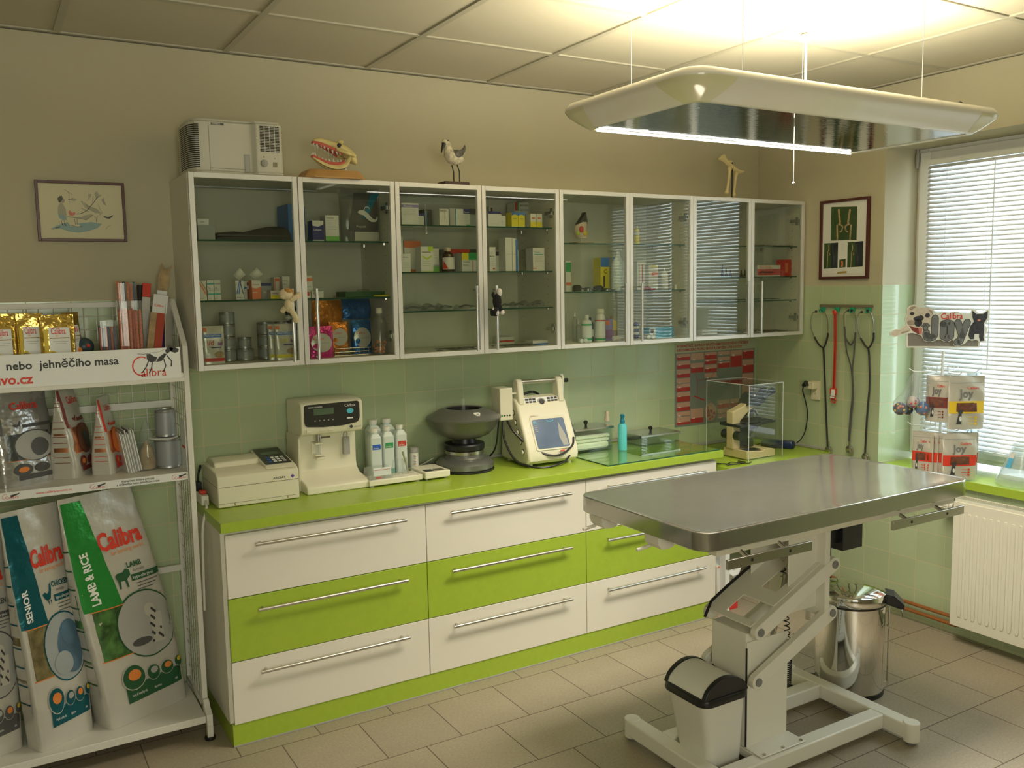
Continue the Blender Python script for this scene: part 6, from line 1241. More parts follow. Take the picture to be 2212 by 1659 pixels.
box('upright red box right of the long red and white one', -.098, -.035, 'd2', .090, -.285, .05, 'c_red', (('r', .25, .2, .6, .8, 'c_orange'),))
tools('steel instrument lying on the upper shelf of the fourth cabinet', -.27, -.06, -.24, 1.8755, 6, 3, 'instruments on the upper shelf, fourth cabinet'); tools('steel instrument lying on the lower shelf of the fourth cabinet', -.66, -.08, -.24, 1.5875, 9, 5, 'instruments on the lower shelf, fourth cabinet'); tools('steel instrument on the bottom of the fourth cabinet', -.42, -.08, -.25, CB+.018, 8, 6, 'instruments on the bottom, fourth cabinet')
for k in range(2): box(('white pad at the bottom of the pair, fourth cabinet bottom', 'white pad on top of the pair, fourth cabinet bottom')[k], -.68, -.575, 'a0', .014, -.28, .09, 'carton', (('r', 0, 0, 1, .2, 'grey_dk'),), z=CB+.0185+k*.0148, group='white pads', name='paper_pad', cat='pad')
# ---------------------------------------------------------------- on top of the cabinets
mat('ac_cream', (.60, .58, .48), .45); mat('bone', (.72, .60, .26), .45, noise=(40, .12)); mat('gumred', (.60, .13, .09), .4); mat('base_wood', (.50, .28, .09), .45, noise=(10, .1)); mat('bird_white', (.70, .64, .48), .7, noise=(90, .35)); mat('bird_grey', (.16, .15, .13), .7, noise=(90, .6)); mat('darkwood', (.06, .025, .02), .4)
ZC = CT+.0008
t = thing('air_unit', 'cream portable dehumidifier with louvred grilles on top of the left wall cabinet', 'appliance', (-3.02, -.2, ZC))
b = B('ac_cream'); R0 = []
pl_ = [(-3.185, -.10), (-3.185, -.215), (-3.180, -.265), (-3.165, -.292), (-3.140, -.303), (-2.965, -.303), (-2.950, -.326), (-2.862, -.326), (-2.850, -.315), (-2.850, -.10)]
b.prism(pl_, ZC+.012, ZC+.192, 'z'); b.prism([(-3.02+(x+3.02)*.96, -.2+(y+.2)*.93) for x, y in pl_], ZC+.192, ZC+.203, 'z'); b.prism([(-3.02+(x+3.02)*1.004, -.2+(y+.2)*1.01) for x, y in pl_], ZC+.003, ZC+.013, 'z')
b.build('housing', t, bevel=.006, seg=3)
b = B('dark')
for k in range(22):
    z = ZC+.024+k*.0072; q = [(-3.1857, -.13), (-3.1857, -.215), (-3.1807, -.266), (-3.1655, -.2935), (-3.152, -.2995)]
    for (x0, y0), (x1, y1) in zip(q, q[1:]): b.poly([(x0, y0, z), (x1, y1, z), (x1, y1, z+.0042), (x0, y0, z+.0042)])
b.build('side_grille', t, smooth=False)
b = B('dark'); F = lambda u, v: (u, -.3268, v)
for k in range(17):
    z = ZC+.090+k*.0056
    for s in range(4): b.prect(F, -2.937+s*.019, z, -2.921+s*.019, z+.0036)
b.build('front_grille', t, smooth=False)
b = B('seal'); b.cyl((-2.925, -.326, ZC+.046), (-2.925, -.338, ZC+.046), .014, .012, n=20); b.box(-2.928, -.341, ZC+.034, -2.922, -.337, ZC+.058); b.build('dial', t)
b = B('beige_seam'); b.box(-2.892, -.3275, ZC+.034, -2.876, -.325, ZC+.052); b.cyl((-2.925, -.3262, ZC+.070), (-2.925, -.3272, ZC+.070), .003, n=8); b.cyl((-2.884, -.3262, ZC+.066), (-2.884, -.3272, ZC+.066), .002, n=8); b.build('switch', t)
b = B('beige_seam'); G = lambda u, v: (u, -.3038, v); b.prect(G, -3.118, ZC+.012, -3.1165, ZC+.192); b.prect(G, -3.116, ZC+.022, -2.968, ZC+.0235); b.build('seam', t, smooth=False)
b = B('grey_dk'); b.prect(G, -3.108, ZC+.178, -3.062, ZC+.186, 'grey_dk'); b.text(lambda u, v: (u, -.3044, v), 'FORMAT', -3.104, ZC+.1795, .0075, 'carton', bold=.01); b.build('nameplate', t, smooth=False)
b = B('seal'); b.box(-2.992, -.3065, ZC+.012, -2.972, -.302, ZC+.078); b.box(-2.988, -.3075, ZC+.016, -2.976, -.306, ZC+.074, 'grey_lt'); b.build('water_gauge', t)
# dog skull model
t = thing('skull_model', 'plastic dog skull model with open red-gummed jaws on a wooden base', 'model', (-2.645, -.28, ZC))
b = B('base_wood'); b.loft([[(p[0], p[1], ZC+z) for p in ((-2.775+i, -.345+i*.5), (-2.745+i*.8, -.37+i), (-2.56-i*.8, -.37+i), (-2.53-i, -.345+i*.5), (-2.53-i, -.225-i*.5), (-2.56-i*.8, -.20-i), (-2.745+i*.8, -.20-i), (-2.775+i, -.225-i*.5))] for i, z in ((0, 0), (.0, .006), (.022, .034))]); b.build('stand', t, bevel=.001)
b = B('steel')
for x, z in ((-2.652, .052), (-2.643, .052)): b.cyl((x, -.285, ZC+.033), (x, -.285, ZC+z), .0018, n=6)
b.cyl((-2.588, -.285, ZC+.033), (-2.588, -.285, ZC+.085), .0042, n=8); b.build('support_rods', t)
def sect(cx, cz, w, h, ang=0, n=14, y=-.285): return [(cx+h*math.cos(2*PI*i/n)*math.sin(ang)*-1, y+w*math.sin(2*PI*i/n), cz+h*math.cos(2*PI*i/n)*math.cos(ang)) for i in range(n)]
b = B('bone')                                                          # cranium and upper jaw
b.loft([sect(ZC*0+x, ZC+z, w, h, a) for x, z, w, h, a in ((-2.716, .145, .010, .008, .6), (-2.705, .146, .014, .014, .5), (-2.685, .147, .015, .018, .4), (-2.66, .140, .019, .020, .4), (-2.635, .131, .026, .023, .35), (-2.612, .124, .034, .026, .3), (-2.59, .114, .036, .029, .2), (-2.567, .100, .031, .030, .1), (-2.550, .087, .020, .022, 0), (-2.543, .078, .010, .012, 0))])
b.tube(sm([(-2.633, -.318, ZC+.118), (-2.605, -.336, ZC+.104), (-2.575, -.326, ZC+.098), (-2.558, -.31, ZC+.098)]), [.007]*16, n=8); b.tube(sm([(-2.633, -.252, ZC+.118), (-2.605, -.234, ZC+.104), (-2.575, -.244, ZC+.098), (-2.558, -.26, ZC+.098)]), [.007]*16, n=8)
b.sph((-2.614, -.308, ZC+.148), (.013, .010, .009), 10); b.sph((-2.614, -.262, ZC+.148), (.013, .010, .009), 10)
b.build('cranium', t, ang=60)
b = B('dark'); b.sph((-2.622, -.3135, ZC+.133), (.010, .005, .009), 10); b.sph((-2.712, -.287, ZC+.150), (.004, .006, .004), 8); b.build('eye_socket', t)
b = B('bone')                                                          # lower jaw
for s in (-1, 1): b.tube(sm([(-2.722, -.285+s*.006, ZC+.088), (-2.70, -.285+s*.010, ZC+.074), (-2.665, -.285+s*.018, ZC+.056), (-2.63, -.285+s*.027, ZC+.050), (-2.60, -.285+s*.032, ZC+.060), (-2.585, -.285+s*.033, ZC+.085), (-2.580, -.285+s*.032, ZC+.104)]), [.006, .007, .008, .009, .010, .011, .011, .012, .012, .012, .012, .012, .013, .013, .014, .014, .015, .015, .015, .014, .013, .012, .011, .010, .009, .008, .008, .007, .007, .006, .006], n=8, flat=(1, .6))
b.build('jaw', t, ang=60)
b = B('gumred')
for s in (-1, 1):
    b.tube(sm([(-2.724, -.285+s*.006, ZC+.092), (-2.70, -.285+s*.011, ZC+.079), (-2.665, -.285+s*.020, ZC+.065), (-2.625, -.285+s*.029, ZC+.062), (-2.604, -.285+s*.033, ZC+.072)]), .0068, n=8)
    b.tube(sm([(-2.720, -.285+s*.007, ZC+.143), (-2.695, -.285+s*.014, ZC+.138), (-2.665, -.285+s*.018, ZC+.127), (-2.635, -.285+s*.027, ZC+.114), (-2.612, -.285+s*.031, ZC+.102)]), .0065, n=8)
b.build('gums', t)
b = B('carton')
for s in (-1, 1):
    for k, (x, z, h) in enumerate(((-2.722, .095, .007), (-2.714, .089, .018), (-2.700, .083, .006), (-2.688, .079, .007), (-2.676, .074, .008), (-2.662, .071, .010), (-2.646, .069, .013), (-2.630, .069, .010), (-2.618, .071, .008))): b.cyl((x, -.285+s*(.008+.022*(x+2.722)/.1), ZC+z), (x-.002, -.285+s*(.008+.022*(x+2.722)/.1), ZC+z+h), .0042, .0008, n=6)
    for k, (x, z, h) in enumerate(((-2.720, .138, .008), (-2.708, .135, .020), (-2.692, .131, .007), (-2.680, .127, .009), (-2.666, .121, .012), (-2.650, .114, .015), (-2.634, .108, .012), (-2.622, .104, .008))): b.cyl((x, -.285+s*(.009+.022*(x+2.722)/.1), ZC+z), (x+.002, -.285+s*(.009+.022*(x+2.722)/.1), ZC+z-h), .0042, .0008, n=6)
b.build('teeth', t)
# wooden shore bird
t = thing('bird_figure', 'carved shore bird figure with a dark beak standing on thin black legs', 'figurine', (-2.125, -.31, ZC))
b = B('darkwood'); b.box(-2.178, -.345, ZC, -2.062, -.275, ZC+.013); b.build('stand', t, bevel=.001)
b = B('black'); b.tube([(-2.118, -.31, ZC+.012), (-2.118, -.31, ZC+.055), (-2.126, -.31, ZC+.085)], .0026, n=6); b.tube([(-2.088, -.305, ZC+.012), (-2.088, -.305, ZC+.06), (-2.100, -.305, ZC+.092)], .0026, n=6); b.build('legs', t)
b = B('bird_white'); b.loft([[(cx+w*math.sin(q)*.0+w*math.cos(q)*.9*math.cos(a), -.31+w*.8*math.sin(q), ZC+cz+w*math.cos(q)*.9*math.sin(a)) for q in [2*PI*i/16 for i in range(16)]] for cx, cz, w, a in ((-2.172, .176, .004, 1.3), (-2.165, .180, .013, 1.3), (-2.154, .180, .017, 1.0), (-2.147, .168, .018, .3), (-2.142, .150, .020, .1), (-2.137, .130, .028, .5), (-2.122, .115, .032, .9), (-2.10, .108, .028, 1.2), (-2.082, .108, .018, 1.5), (-2.07, .112, .006, 1.6))])
b.build('body', t, ang=70)
b = B('bird_grey'); b.loft([[(cx+w*math.cos(q)*math.cos(a), -.311+w*1.05*math.sin(q), ZC+cz+w*math.cos(q)*math.sin(a)) for q in [2*PI*i/14 for i in range(14)]] for cx, cz, w, a in ((-2.128, .140, .014, .7), (-2.112, .130, .027, .9), (-2.096, .127, .026, 1.1), (-2.078, .138, .017, 1.5), (-2.066, .152, .010, 1.8), (-2.062, .165, .006, 2.0), (-2.062, .170, .002, 2.0))]); b.build('wings', t, ang=70)
b = B('black'); b.cyl((-2.164, -.316, ZC+.170), (-2.181, -.324, ZC+.130), .009, .002, n=10); b.sph((-2.150, -.327, ZC+.182), .003, 8); b.build('beak', t)
# hind leg bone model
t = thing('leg_bone_model', 'pale plastic pelvis and hind leg bones on a thin black rod', 'model', (-.40, -.22, ZC))
b = B('carton'); b.box(-.505, -.275, ZC, -.285, -.17, ZC+.012); b.build('stand', t, bevel=.002)
b = B('black'); b.cyl((-.42, -.22, ZC+.012), (-.42, -.22, ZC+.20), .0032, n=8); b.build('rod', t)
mat('bone_pale', (.70, .58, .30), .5)
b = B('bone_pale'); b.tube(sm([(-.505, -.23, ZC+.222), (-.475, -.225, ZC+.205), (-.44, -.22, ZC+.185), (-.40, -.22, ZC+.165), (-.365, -.215, ZC+.155), (-.325, -.21, ZC+.158)]), [.022, .020, .018, .016, .014, .012, .011, .011, .012, .012, .013, .014, .014, .013, .012, .011, .011, .012, .012, .012, .012, .011, .010, .009, .008, .005], n=8, flat=(.5, 1)); b.sph((-.43, -.2, ZC+.205), (.03, .016, .014), 10); b.build('pelvis', t)
def longbone(pts, r, nm):
    b = B('bone_pale'); P_ = sm(pts); n = len(P_); b.tube(P_, [r*(1+1.1*abs(2*i/(n-1)-1)**6) for i in range(n)], n=10); b.sph(pts[0], r*1.8, 10); b.sph(pts[-1], (r*2.1, r*1.7, r*1.5), 10); b.build(nm, t)
longbone([(-.452, -.235, ZC+.165), (-.458, -.232, ZC+.10), (-.468, -.23, ZC+.040)], .0065, 'femur'); longbone([(-.378, -.205, ZC+.145), (-.385, -.205, ZC+.09), (-.398, -.21, ZC+.030)], .0065, 'femur')
# ---------------------------------------------------------------- pictures
mat('frame_red', (.085, .02, .015), .35); mat('paper', (.66, .62, .42), .7); mat('wash_blue', (.30, .42, .42), .7); mat('ink', (.12, .12, .10), .7); mat('wash_grey', (.42, .40, .30), .7); mat('mauve', (.40, .32, .30), .7); mat('photo_green', (.05, .09, .03), .4, noise=(20, .3)); mat('xray', (.03, .035, .04), .35, noise=(14, .5)); mat('brass', (.40, .27, .07), .4)
t = thing('picture', 'framed watercolour cartoon of a vet at an operating table on the left wall', 'picture', (-3.527, -.001, 1.99), None)
x0, x1, z0, z1 = -3.678, -3.376, 1.880, 2.101
b = B('frame_red'); b.frame(x0, z0, x1, z1, .010, -.016, -.001); b.build('frame', t, bevel=.001)
b = B('paper'); b.box(x0+.009, -.008, z0+.009, x1-.009, -.002, z1-.009); b.build('paper_sheet', t)
s = (x1-x0)/1870; P = lambda x, y: (x0+(x-135)*s, z1-(y-180)*s*1.02-(x-135)*s*.02); F = lambda u, v: (u, -.0086, v); F2 = lambda u, v: (u, -.0089, v); F3 = lambda u, v: (u, -.0092, v)
b = B('ink'); pp = lambda pts, m, f=F: b.ppoly(f, [P(*q) for q in pts], m); ln = lambda pts, w, m='ink', f=F3: b.pline(f, [P(*q) for q in pts], w, m)
pp([(390, 1250), (560, 1150), (760, 1080), (1000, 1100), (1250, 1060), (1480, 1090), (1380, 1190), (1200, 1260), (980, 1310), (780, 1290), (600, 1230)], 'wash_blue'); pp([(760, 1090), (860, 1070), (1010, 1130), (1000, 1190), (820, 1170)], 'paper', F2)
pp([(580, 760), (625, 660), (680, 660), (740, 800), (745, 950), (590, 930), (572, 900)], 'wash_grey', F2); pp([(570, 895), (740, 960), (745, 1030), (660, 1045), (590, 990)], 'wash_blue', F3); pp([(585, 560), (630, 510), (680, 500), (690, 570), (640, 650), (605, 650), (590, 600)], 'ink', F3); pp([(680, 530), (735, 590), (710, 660), (660, 650), (655, 590)], 'mauve', F2)
ln([(635, 1040), (640, 1110), (665, 1165)], .0012); ln([(690, 1040), (690, 1110), (720, 1165)], .0012); ln([(640, 1110), (665, 1165)], .003); ln([(690, 1110), (722, 1168)], .003)
ln([(735, 360), (900, 465)], .0010); ln([(820, 400), (830, 680)], .0012, 'mauve'); ln([(800, 575), (870, 570)], .002); pp([(860, 570), (880, 530), (930, 545), (985, 555), (940, 610), (880, 600)], 'wash_grey', F2)
pp([(745, 955), (1040, 990), (1150, 1015), (1310, 900), (1260, 880), (1110, 915), (1060, 960)], 'wash_grey'); ln([(745, 958), (1050, 995), (1150, 1018), (1310, 900)], .0012); pp([(790, 860), (820, 810), (860, 870), (930, 850), (930, 900), (880, 930), (810, 930)], 'gumred', F2)
ln([(910, 1000), (915, 1140)], .0012); ln([(960, 1000), (955, 1140)], .0012); ln([(830, 1150), (960, 1185), (1060, 1165)], .0018)
ln([(970, 890), (1050, 880), (1180, 800), (1330, 620), (1430, 480)], .0022); ln([(1070, 600), (1180, 660), (1210, 720)], .001); ln([(1070, 600), (1120, 690), (1160, 760)], .001); ln([(1060, 755), (1220, 835)], .003, 'wash_grey')
pp([(1110, 640), (1250, 700), (1400, 760), (1490, 860), (1350, 850), (1180, 760)], 'wash_grey'); ln([(1310, 620), (1330, 470)], .001); pp([(1230, 430), (1300, 430), (1290, 480), (1180, 600), (1230, 520)], 'wash_grey', F2); pp([(1360, 410), (1420, 350), (1450, 430), (1520, 440), (1440, 500), (1390, 540)], 'wash_grey', F2)
pp([(1500, 540), (1570, 490), (1560, 560), (1605, 680), (1540, 640)], 'mauve', F2); ln([(1430, 640), (1450, 740), (1505, 850), (1420, 900)], .0022, 'wash_grey'); ln([(1320, 930), (1360, 960), (1370, 1060)], .0022, 'mauve'); ln([(1395, 900), (1370, 1060)], .001)
pp([(1525, 905), (1620, 930), (1740, 880), (1700, 935), (1640, 975), (1530, 945)], 'ink', F2)
for k in range(14): q = 2*PI*k/14; x, y = 1390+250*math.cos(q), 450+110*math.sin(q)*-1; ln([(x, y), (x+25, y-20)], .0008, 'wash_grey')
ln([(1550, 1215), (1600, 1150), (1690, 1100)], .0009); ln([(600, 1190), (500, 1225)], .003, 'ink'); ln([(420, 1250), (480, 1250)], .0035, 'wash_grey'); b.build('drawing', t, smooth=False)
t = thing('picture', 'framed certificate sheet of bone photographs and x-rays on the right wall', 'picture', (-.001, -.61, 1.9))
Y0_, Y1_, z0, z1 = -.762, -.458, 1.692, 2.103; FX = lambda e: (lambda u, v: (-.008-e, -u, v))
b = B('frame_red'); yframe(b, Y0_, z0, Y1_, z1, .014, -.018, -.001); b.build('frame', t, bevel=.001)
b = B('carton'); b.box(-.008, Y0_+.012, z0+.012, -.002, Y1_-.012, z1-.012); b.build('mount_sheet', t)
q = lambda x, y: (.458+(x-315)/735*.304, z1-(y-250+(x-315)*.11*(1-(y-250)/1160))/1160*.411)
b = B('ink'); R_4 = lambda f, x0, y0, x1, y1, m: b.ppoly(f, [q(x0, y0), q(x1, y0-10), q(x1, y1-10), q(x0, y1)], m); A, A2, A3 = FX(.0006), FX(.0010), FX(.0014)
R_4(A, 475, 330, 865, 830, 'photo_green'); R_4(A, 375, 870, 590, 1250, 'photo_green'); R_4(A, 735, 855, 965, 1235, 'photo_green'); R_4(A2, 485, 868, 590, 1246, 'xray'); R_4(A2, 850, 848, 965, 1228, 'xray'); R_4(A, 615, 1115, 710, 1240, 'photo_green')
def bl_(pts, w, m='tan', f=A3): b.pline(f, [q(*k) for k in pts], w, m)
for sx_, ox in ((1, 0), (-1, 1350)):
    X_ = lambda x: ox+sx_*x
    bl_([(X_(590), 360), (X_(600), 450), (X_(615), 560), (X_(600), 600)], .012); bl_([(X_(570), 590), (X_(575), 700), (X_(580), 820)], .010); bl_([(X_(620), 590), (X_(660), 620), (X_(640), 690), (X_(610), 700)], .008)
for ox in (435, 795): bl_([(ox+10, 890), (ox+20, 960), (ox, 1000)], .005); bl_([(ox, 1000), (ox, 1120), (ox-5, 1230)], .005); bl_([(ox+20, 1010), (ox+40, 1040), (ox+20, 1050)], .004); bl_([(ox+75, 880), (ox+80, 1000), (ox+100, 1110), (ox+90, 1200)], .004, 'grey_dk')
bl_([(655, 1140), (665, 1180), (655, 1225)], .010, 'c_orange'); R_4(A, 585, 1298, 730, 1330, 'brass')
for k in range(5): bl_([(640, 885+k*22), (690, 883+k*22)], .0008, 'grey_lt')
b.build('photographs', t, smooth=False)
# poster
mat('poster_grey', (.20, .22, .19), .4); mat('p_pink', (.52, .30, .22), .5); mat('p_red', (.42, .035, .03), .45); mat('p_head', (.42, .44, .30), .5)
px0, px1, pz0, pz1 = -.622, -.014, .892, 1.358
pq = lambda x, y: (px0+(x-135)/1365*(px1-px0), pz1-(y-(100-(x-135)*.063))/(1400-(x-135)*.022+0)*(pz1-pz0))
b = B('poster_grey'); b.box(px0, -.0022, pz0, px1, -.0006, pz1); b.prect(lambda u, v: (u, -.0026, v), px0, pz1-.055, px1, pz1, 'p_head')
PA = lambda u, v: (u, -.0030, v); PB = lambda u, v: (u, -.0034, v)
b.text(PB, 'INTERPRETACE HLAVNÍCH NÁLEZŮ HEMATOLOGICKÉHO VYŠETŘENÍ', px0+.012, pz1-.024, .0200, 'p_red', bold=.03, sx=.86); b.text(PB, 'A BIOCHEMICKÉHO PROFILU KREVNÍ PLAZMY/SÉRA U PSA A KOČKY', px0+.012, pz1-.046, .0200, 'p_red', bold=.03, sx=.80)
W_ = px1-px0; cols = [.02, .19, .36, .525, .685, .84]; cw = [.16, .155, .15, .15, .145, .145]
def cell(ci, t0, t1, red): x = px0+W_*cols[ci]; xe = x+W_*cw[ci]; hh = pz1-pz0; b.prect(PA, x, pz1-hh*t1, xe, pz1-hh*t0, 'p_pink'); b.prect(PB, x, pz1-hh*t1, xe, pz1-hh*(t1-(t1-t0)*red), 'p_red'); b.prect(lambda u, v: (u, -.0038, v), x+W_*.02, pz1-hh*(t1-(t1-t0)*red)-.001, x+W_*.05, pz1-hh*(t1-(t1-t0)*red)+.003, 'carton')
for t0, t1, r in ((.13, .205, .5), (.215, .305, .5), (.315, .41, .45), (.42, .475, 0.02), (.485, .575, .5), (.585, .70, .55), (.71, .81, .45), (.82, .87, .02), (.88, .975, .3)): cell(0, t0, t1, r)
cell(1, .13, .215, .02); cell(1, .25, .365, .5); cell(1, .80, .975, .35); cell(2, .13, .215, .6); cell(2, .22, .275, .7); cell(2, .285, .375, .5); cell(2, .385, .44, .02); cell(3, .13, .175, .02); cell(3, .20, .245, .02); cell(3, .26, .335, .8); cell(3, .73, .83, .5); cell(3, .84, .89, .02); cell(3, .9, .95, .02); cell(4, .13, .185, .02); cell(4, .19, .335, .95); cell(4, .73, .83, .5); cell(5, .13, .245, .8); cell(5, .26, .42, .6); cell(5, .43, .70, .05)
cx, cz = px0+W_*.435, pz0+(pz1-pz0)*.14; b.pell(PA, cx, cz, .044, .052, 'p_pink', 28); R5 = random.Random(2)
for k in range(15): a = R5.random()*6.28; r = math.sqrt(R5.random())*.034; b.pell(PB, cx+r*math.cos(a), cz+r*1.2*math.sin(a), .006, .0075, 'p_red', 10)
b.pline(PB, [(px0+.14, pz0+.165), (px0+.22, pz0+.135)], .008, 'p_red'); b.pline(PB, [(px0+.145, pz0+.29), (px0+.165, pz0+.25), (px0+.26, pz0+.255), (px0+.31, pz0+.31), (px0+.33, pz0+.30)], .002, 'p_red'); b.pline(PB, [(px0+.165, pz0+.25), (px0+.165, pz0+.17)], .002, 'p_red'); b.pline(PB, [(px0+.18, pz0+.21), (px0+.25, pz0+.215), (px0+.30, pz0+.20)], .0015, 'p_red')
tag(b.build('wall_poster', o=(-.3, -.001, 1.12), smooth=False), 'grey and red wall chart of blood findings on the tiles behind the microscope', 'poster')
# ---------------------------------------------------------------- socket, hook rail, stethoscopes, leash
mat('socket_cream', (.74, .68, .48), .35)
t = thing('wall_socket', 'cream double wall socket with a triple adapter plugged into it', 'socket', (-.001, -.44, 1.09))
b = B('socket_cream'); b.box(-.012, -.472, 1.044, -.001, -.418, 1.145); b.cyl((-.012, -.445, 1.068), (-.0135, -.445, 1.068), .018, n=20, m='socket_cream'); b.cyl((-.0136, -.445, 1.068), (-.0138, -.445, 1.068), .0155, n=20, m='beige'); b.cyl((-.0138, -.445, 1.075), (-.014, -.445, 1.075), .0022, n=6, m='dark'); b.build('socket_plate', t, bevel=.003)
b = B('socket_cream'); b.box(-.046, -.458, 1.102, -.0125, -.392, 1.140); b.build('triple_adapter', t, bevel=.004)
for yy in (-.402, -.412, -.438, -.448): B('dark').cyl((-.0465, yy, 1.133), (-.0468, yy, 1.133), .002, n=6).build('pin_hole', t)
mat('hook_green', (.02, .38, .20), .45); mat('rail_brown', (.20, .16, .10), .5)
t = thing('hook_rail', 'narrow brown wall rail with four green hooks on the right wall', 'hook rail', (-.001, -.63, 1.55))
b = B('rail_brown'); b.box(-.012, -.792, 1.545, -.001, -.462, 1.559); b.build('rail', t, bevel=.001)
for yy in (-.486, -.580, -.675, -.770):
    b = B('hook_green'); b.prism([(yy-.014, 1.545), (yy+.014, 1.545), (yy+.010, 1.520), (yy-.010, 1.520)], -.018, -.006, 'x'); b.tube([(-.012, yy, 1.524), (-.030, yy, 1.518), (-.036, yy, 1.53)], .004, n=8); b.build('hook', t, bevel=.002)
mat('rubber', (.025, .024, .024), .45); mat('rubber_grey', (.09, .09, .085), .5)
def steth(lab, earL, armL, earR, armR, yj, tubes, chest, m='rubber', x=-.026):
    t = thing('stethoscope', lab, 'stethoscope', (-.012, yj[0], yj[1]), None); V = lambda p, d=0: (x+d, p[0], p[1])
    for ear, arm in ((earL, armL), (earR, armR)):
        b = B('steel'); P_ = sm([V(ear)]+[V(p) for p in arm]); b.tube(P_, .0026, n=8); b.build('ear_tube', t)
        b = B('black'); b.sph(V(ear), (.007, .008, .007), 10); b.build('ear_tip', t)
        b = B(m); b.tube(sm([V(arm[-2]), V(arm[-1]), V(((arm[-1][0]+yj[0])/2, (arm[-1][1]*.35+yj[1]*.65))), V(yj)]), .0048, n=8); b.build('yoke_arm', t)
    for tb in tubes: b = B(m); b.tube(sm([V(p) for p in tb]), .0048 if len(tubes) == 1 else .0038, n=8); b.build('tube', t)
    if chest:
        b = B('steel'); c = V(chest, .006); b.cyl((c[0]-.006, c[1], c[2]), (c[0]+.004, c[1], c[2]), .021, n=24); b.cyl((c[0]-.010, c[1], c[2]), (c[0]-.006, c[1], c[2]), .013, .019, n=20); b.cyl((c[0]-.002, c[1], c[2]+.018), (c[0]-.002, c[1], c[2]+.045), .005, n=8); b.build('chest_piece', t)
    return t
steth('black stethoscope at the left end of the hook rail', (-.452, 1.522), [(-.430, 1.512), (-.419, 1.474), (-.425, 1.424), (-.445, 1.385), (-.453, 1.372)], (-.480, 1.526), [(-.505, 1.520), (-.525, 1.490), (-.532, 1.452), (-.533, 1.41), (-.531, 1.386)], (-.505, 1.328), [[(-.505, 1.328), (-.510, 1.285), (-.521, 1.134), (-.533, .966), (-.547, .800)]], (-.549, .782))
steth('dark stethoscope with a double tube and round steel chest piece, third on the rail', (-.664, 1.530), [(-.645, 1.522), (-.634, 1.500), (-.640, 1.447), (-.647, 1.395)], (-.684, 1.530), [(-.700, 1.515), (-.709, 1.473), (-.709, 1.42), (-.707, 1.389)], (-.681, 1.352), [[(-.647, 1.39), (-.658, 1.32), (-.690, 1.225), (-.700, 1.10), (-.690, .984), (-.683, .85)], [(-.707, 1.39), (-.703, 1.30), (-.696, 1.225), (-.706, 1.10), (-.698, .984), (-.688, .85)]], (-.686, .806), 'rubber_grey', x=-.030)
steth('purplish black stethoscope at the right end of the hook rail', (-.738, 1.523), [(-.722, 1.514), (-.713, 1.489), (-.720, 1.43), (-.735, 1.39), (-.745, 1.378)], (-.773, 1.530), [(-.790, 1.522), (-.805, 1.49), (-.810, 1.46), (-.813, 1.42), (-.812, 1.389)], (-.783, 1.340), [[(-.783, 1.340), (-.789, 1.301), (-.796, 1.157), (-.786, .996), (-.779, .800)]], (-.779, .78), x=-.022)
t = thing('dog_leash', 'red strap leash with a white buckle hanging second on the hook rail', 'leash', (-.012, -.575, 1.3))
b = B('logo_red'); P_ = sm([(-.030, -.578, 1.527), (-.024, -.577, 1.429), (-.022, -.577, 1.338), (-.020, -.574, 1.222), (-.020, -.572, 1.118)])
for sg in (-.005, .004): b.loft([[(p[0]+dx, p[1]+sg+dy, p[2]) for dx, dy in ((0, -.004), (0, .004), (.002, .004), (.002, -.004))] for p in P_])
b.sph((-.032, -.578, 1.520), (.008, .014, .013), 10); b.build('strap', t)
b = B('dark'); b.loft([[(p[0]-.001, p[1]-.0005+dy, p[2]) for dy in (-.001, .001)]+[(p[0]-.0015, p[1]-.0005+dy, p[2]) for dy in (.001, -.001)] for p in P_]); b.build('strap_edge', t)
b = B('logo_red'); b.box(-.030, -.588, 1.085, -.012, -.556, 1.118); b.tube([(-.02, -.575+.014*math.cos(a), 1.052+.012*math.sin(a)) for a in [i*PI/5 for i in range(10)]], .004, n=6, closed=True); b.box(-.026, -.582, 1.058, -.014, -.560, 1.085); b.build('buckle', t, bevel=.003)
b = B('upvc'); b.box(-.033, -.590, 1.078, -.0305, -.566, 1.112); b.box(-.0325, -.588, 1.066, -.0305, -.560, 1.074); b.build('buckle_plate', t, bevel=.001)
# black cord hanging by the right wall behind the table
b = B('black'); b.tube(sm([(-.045, -.585, .70), (-.045, -.59, .40), (-.045, -.60, .12), (-.05, -.605, .045), (-.06, -.61, .03), (-.05, -.60, .035)]), .003, n=6); tag(b.build('hanging_cord', o=(-.045, -.59, .05)), 'thin black cord hanging down the right wall to the floor behind the table', 'cord')
# ---------------------------------------------------------------- cat food box beside the drawers
t = thing('cat_food_bag', 'white cat food pack with a grey cat picture beside the right drawer cabinet', 'food bag', (-.66, -.40, 0))
b = B('carton'); b.box(-.735, -.46, .05, -.60, -.33, .245); b.build('pack', t, bevel=.006)
b = B('grey_dk'); F = lambda u, v: (u, -.4612, v); b.ppoly(F, [(-.715, .06), (-.625, .06), (-.622, .12), (-.63, .165), (-.64, .15), (-.69, .15), (-.705, .165), (-.712, .12)]); b.pell(lambda u, v: (u, -.4618, v), -.685, .128, .006, .004, 'yellow', 10); b.pell(lambda u, v: (u, -.4618, v), -.652, .128, .006, .004, 'yellow', 10); b.text(F, 'STERILISED', -.72, .19, .014, 'grey_dk'); b.text(F, 'ADULT CAT', -.72, .178, .010, 'grey_dk'); b.prect(F, -.735, .235, -.715, .243, 'c_orange'); b.build('pack_print', t, smooth=False)
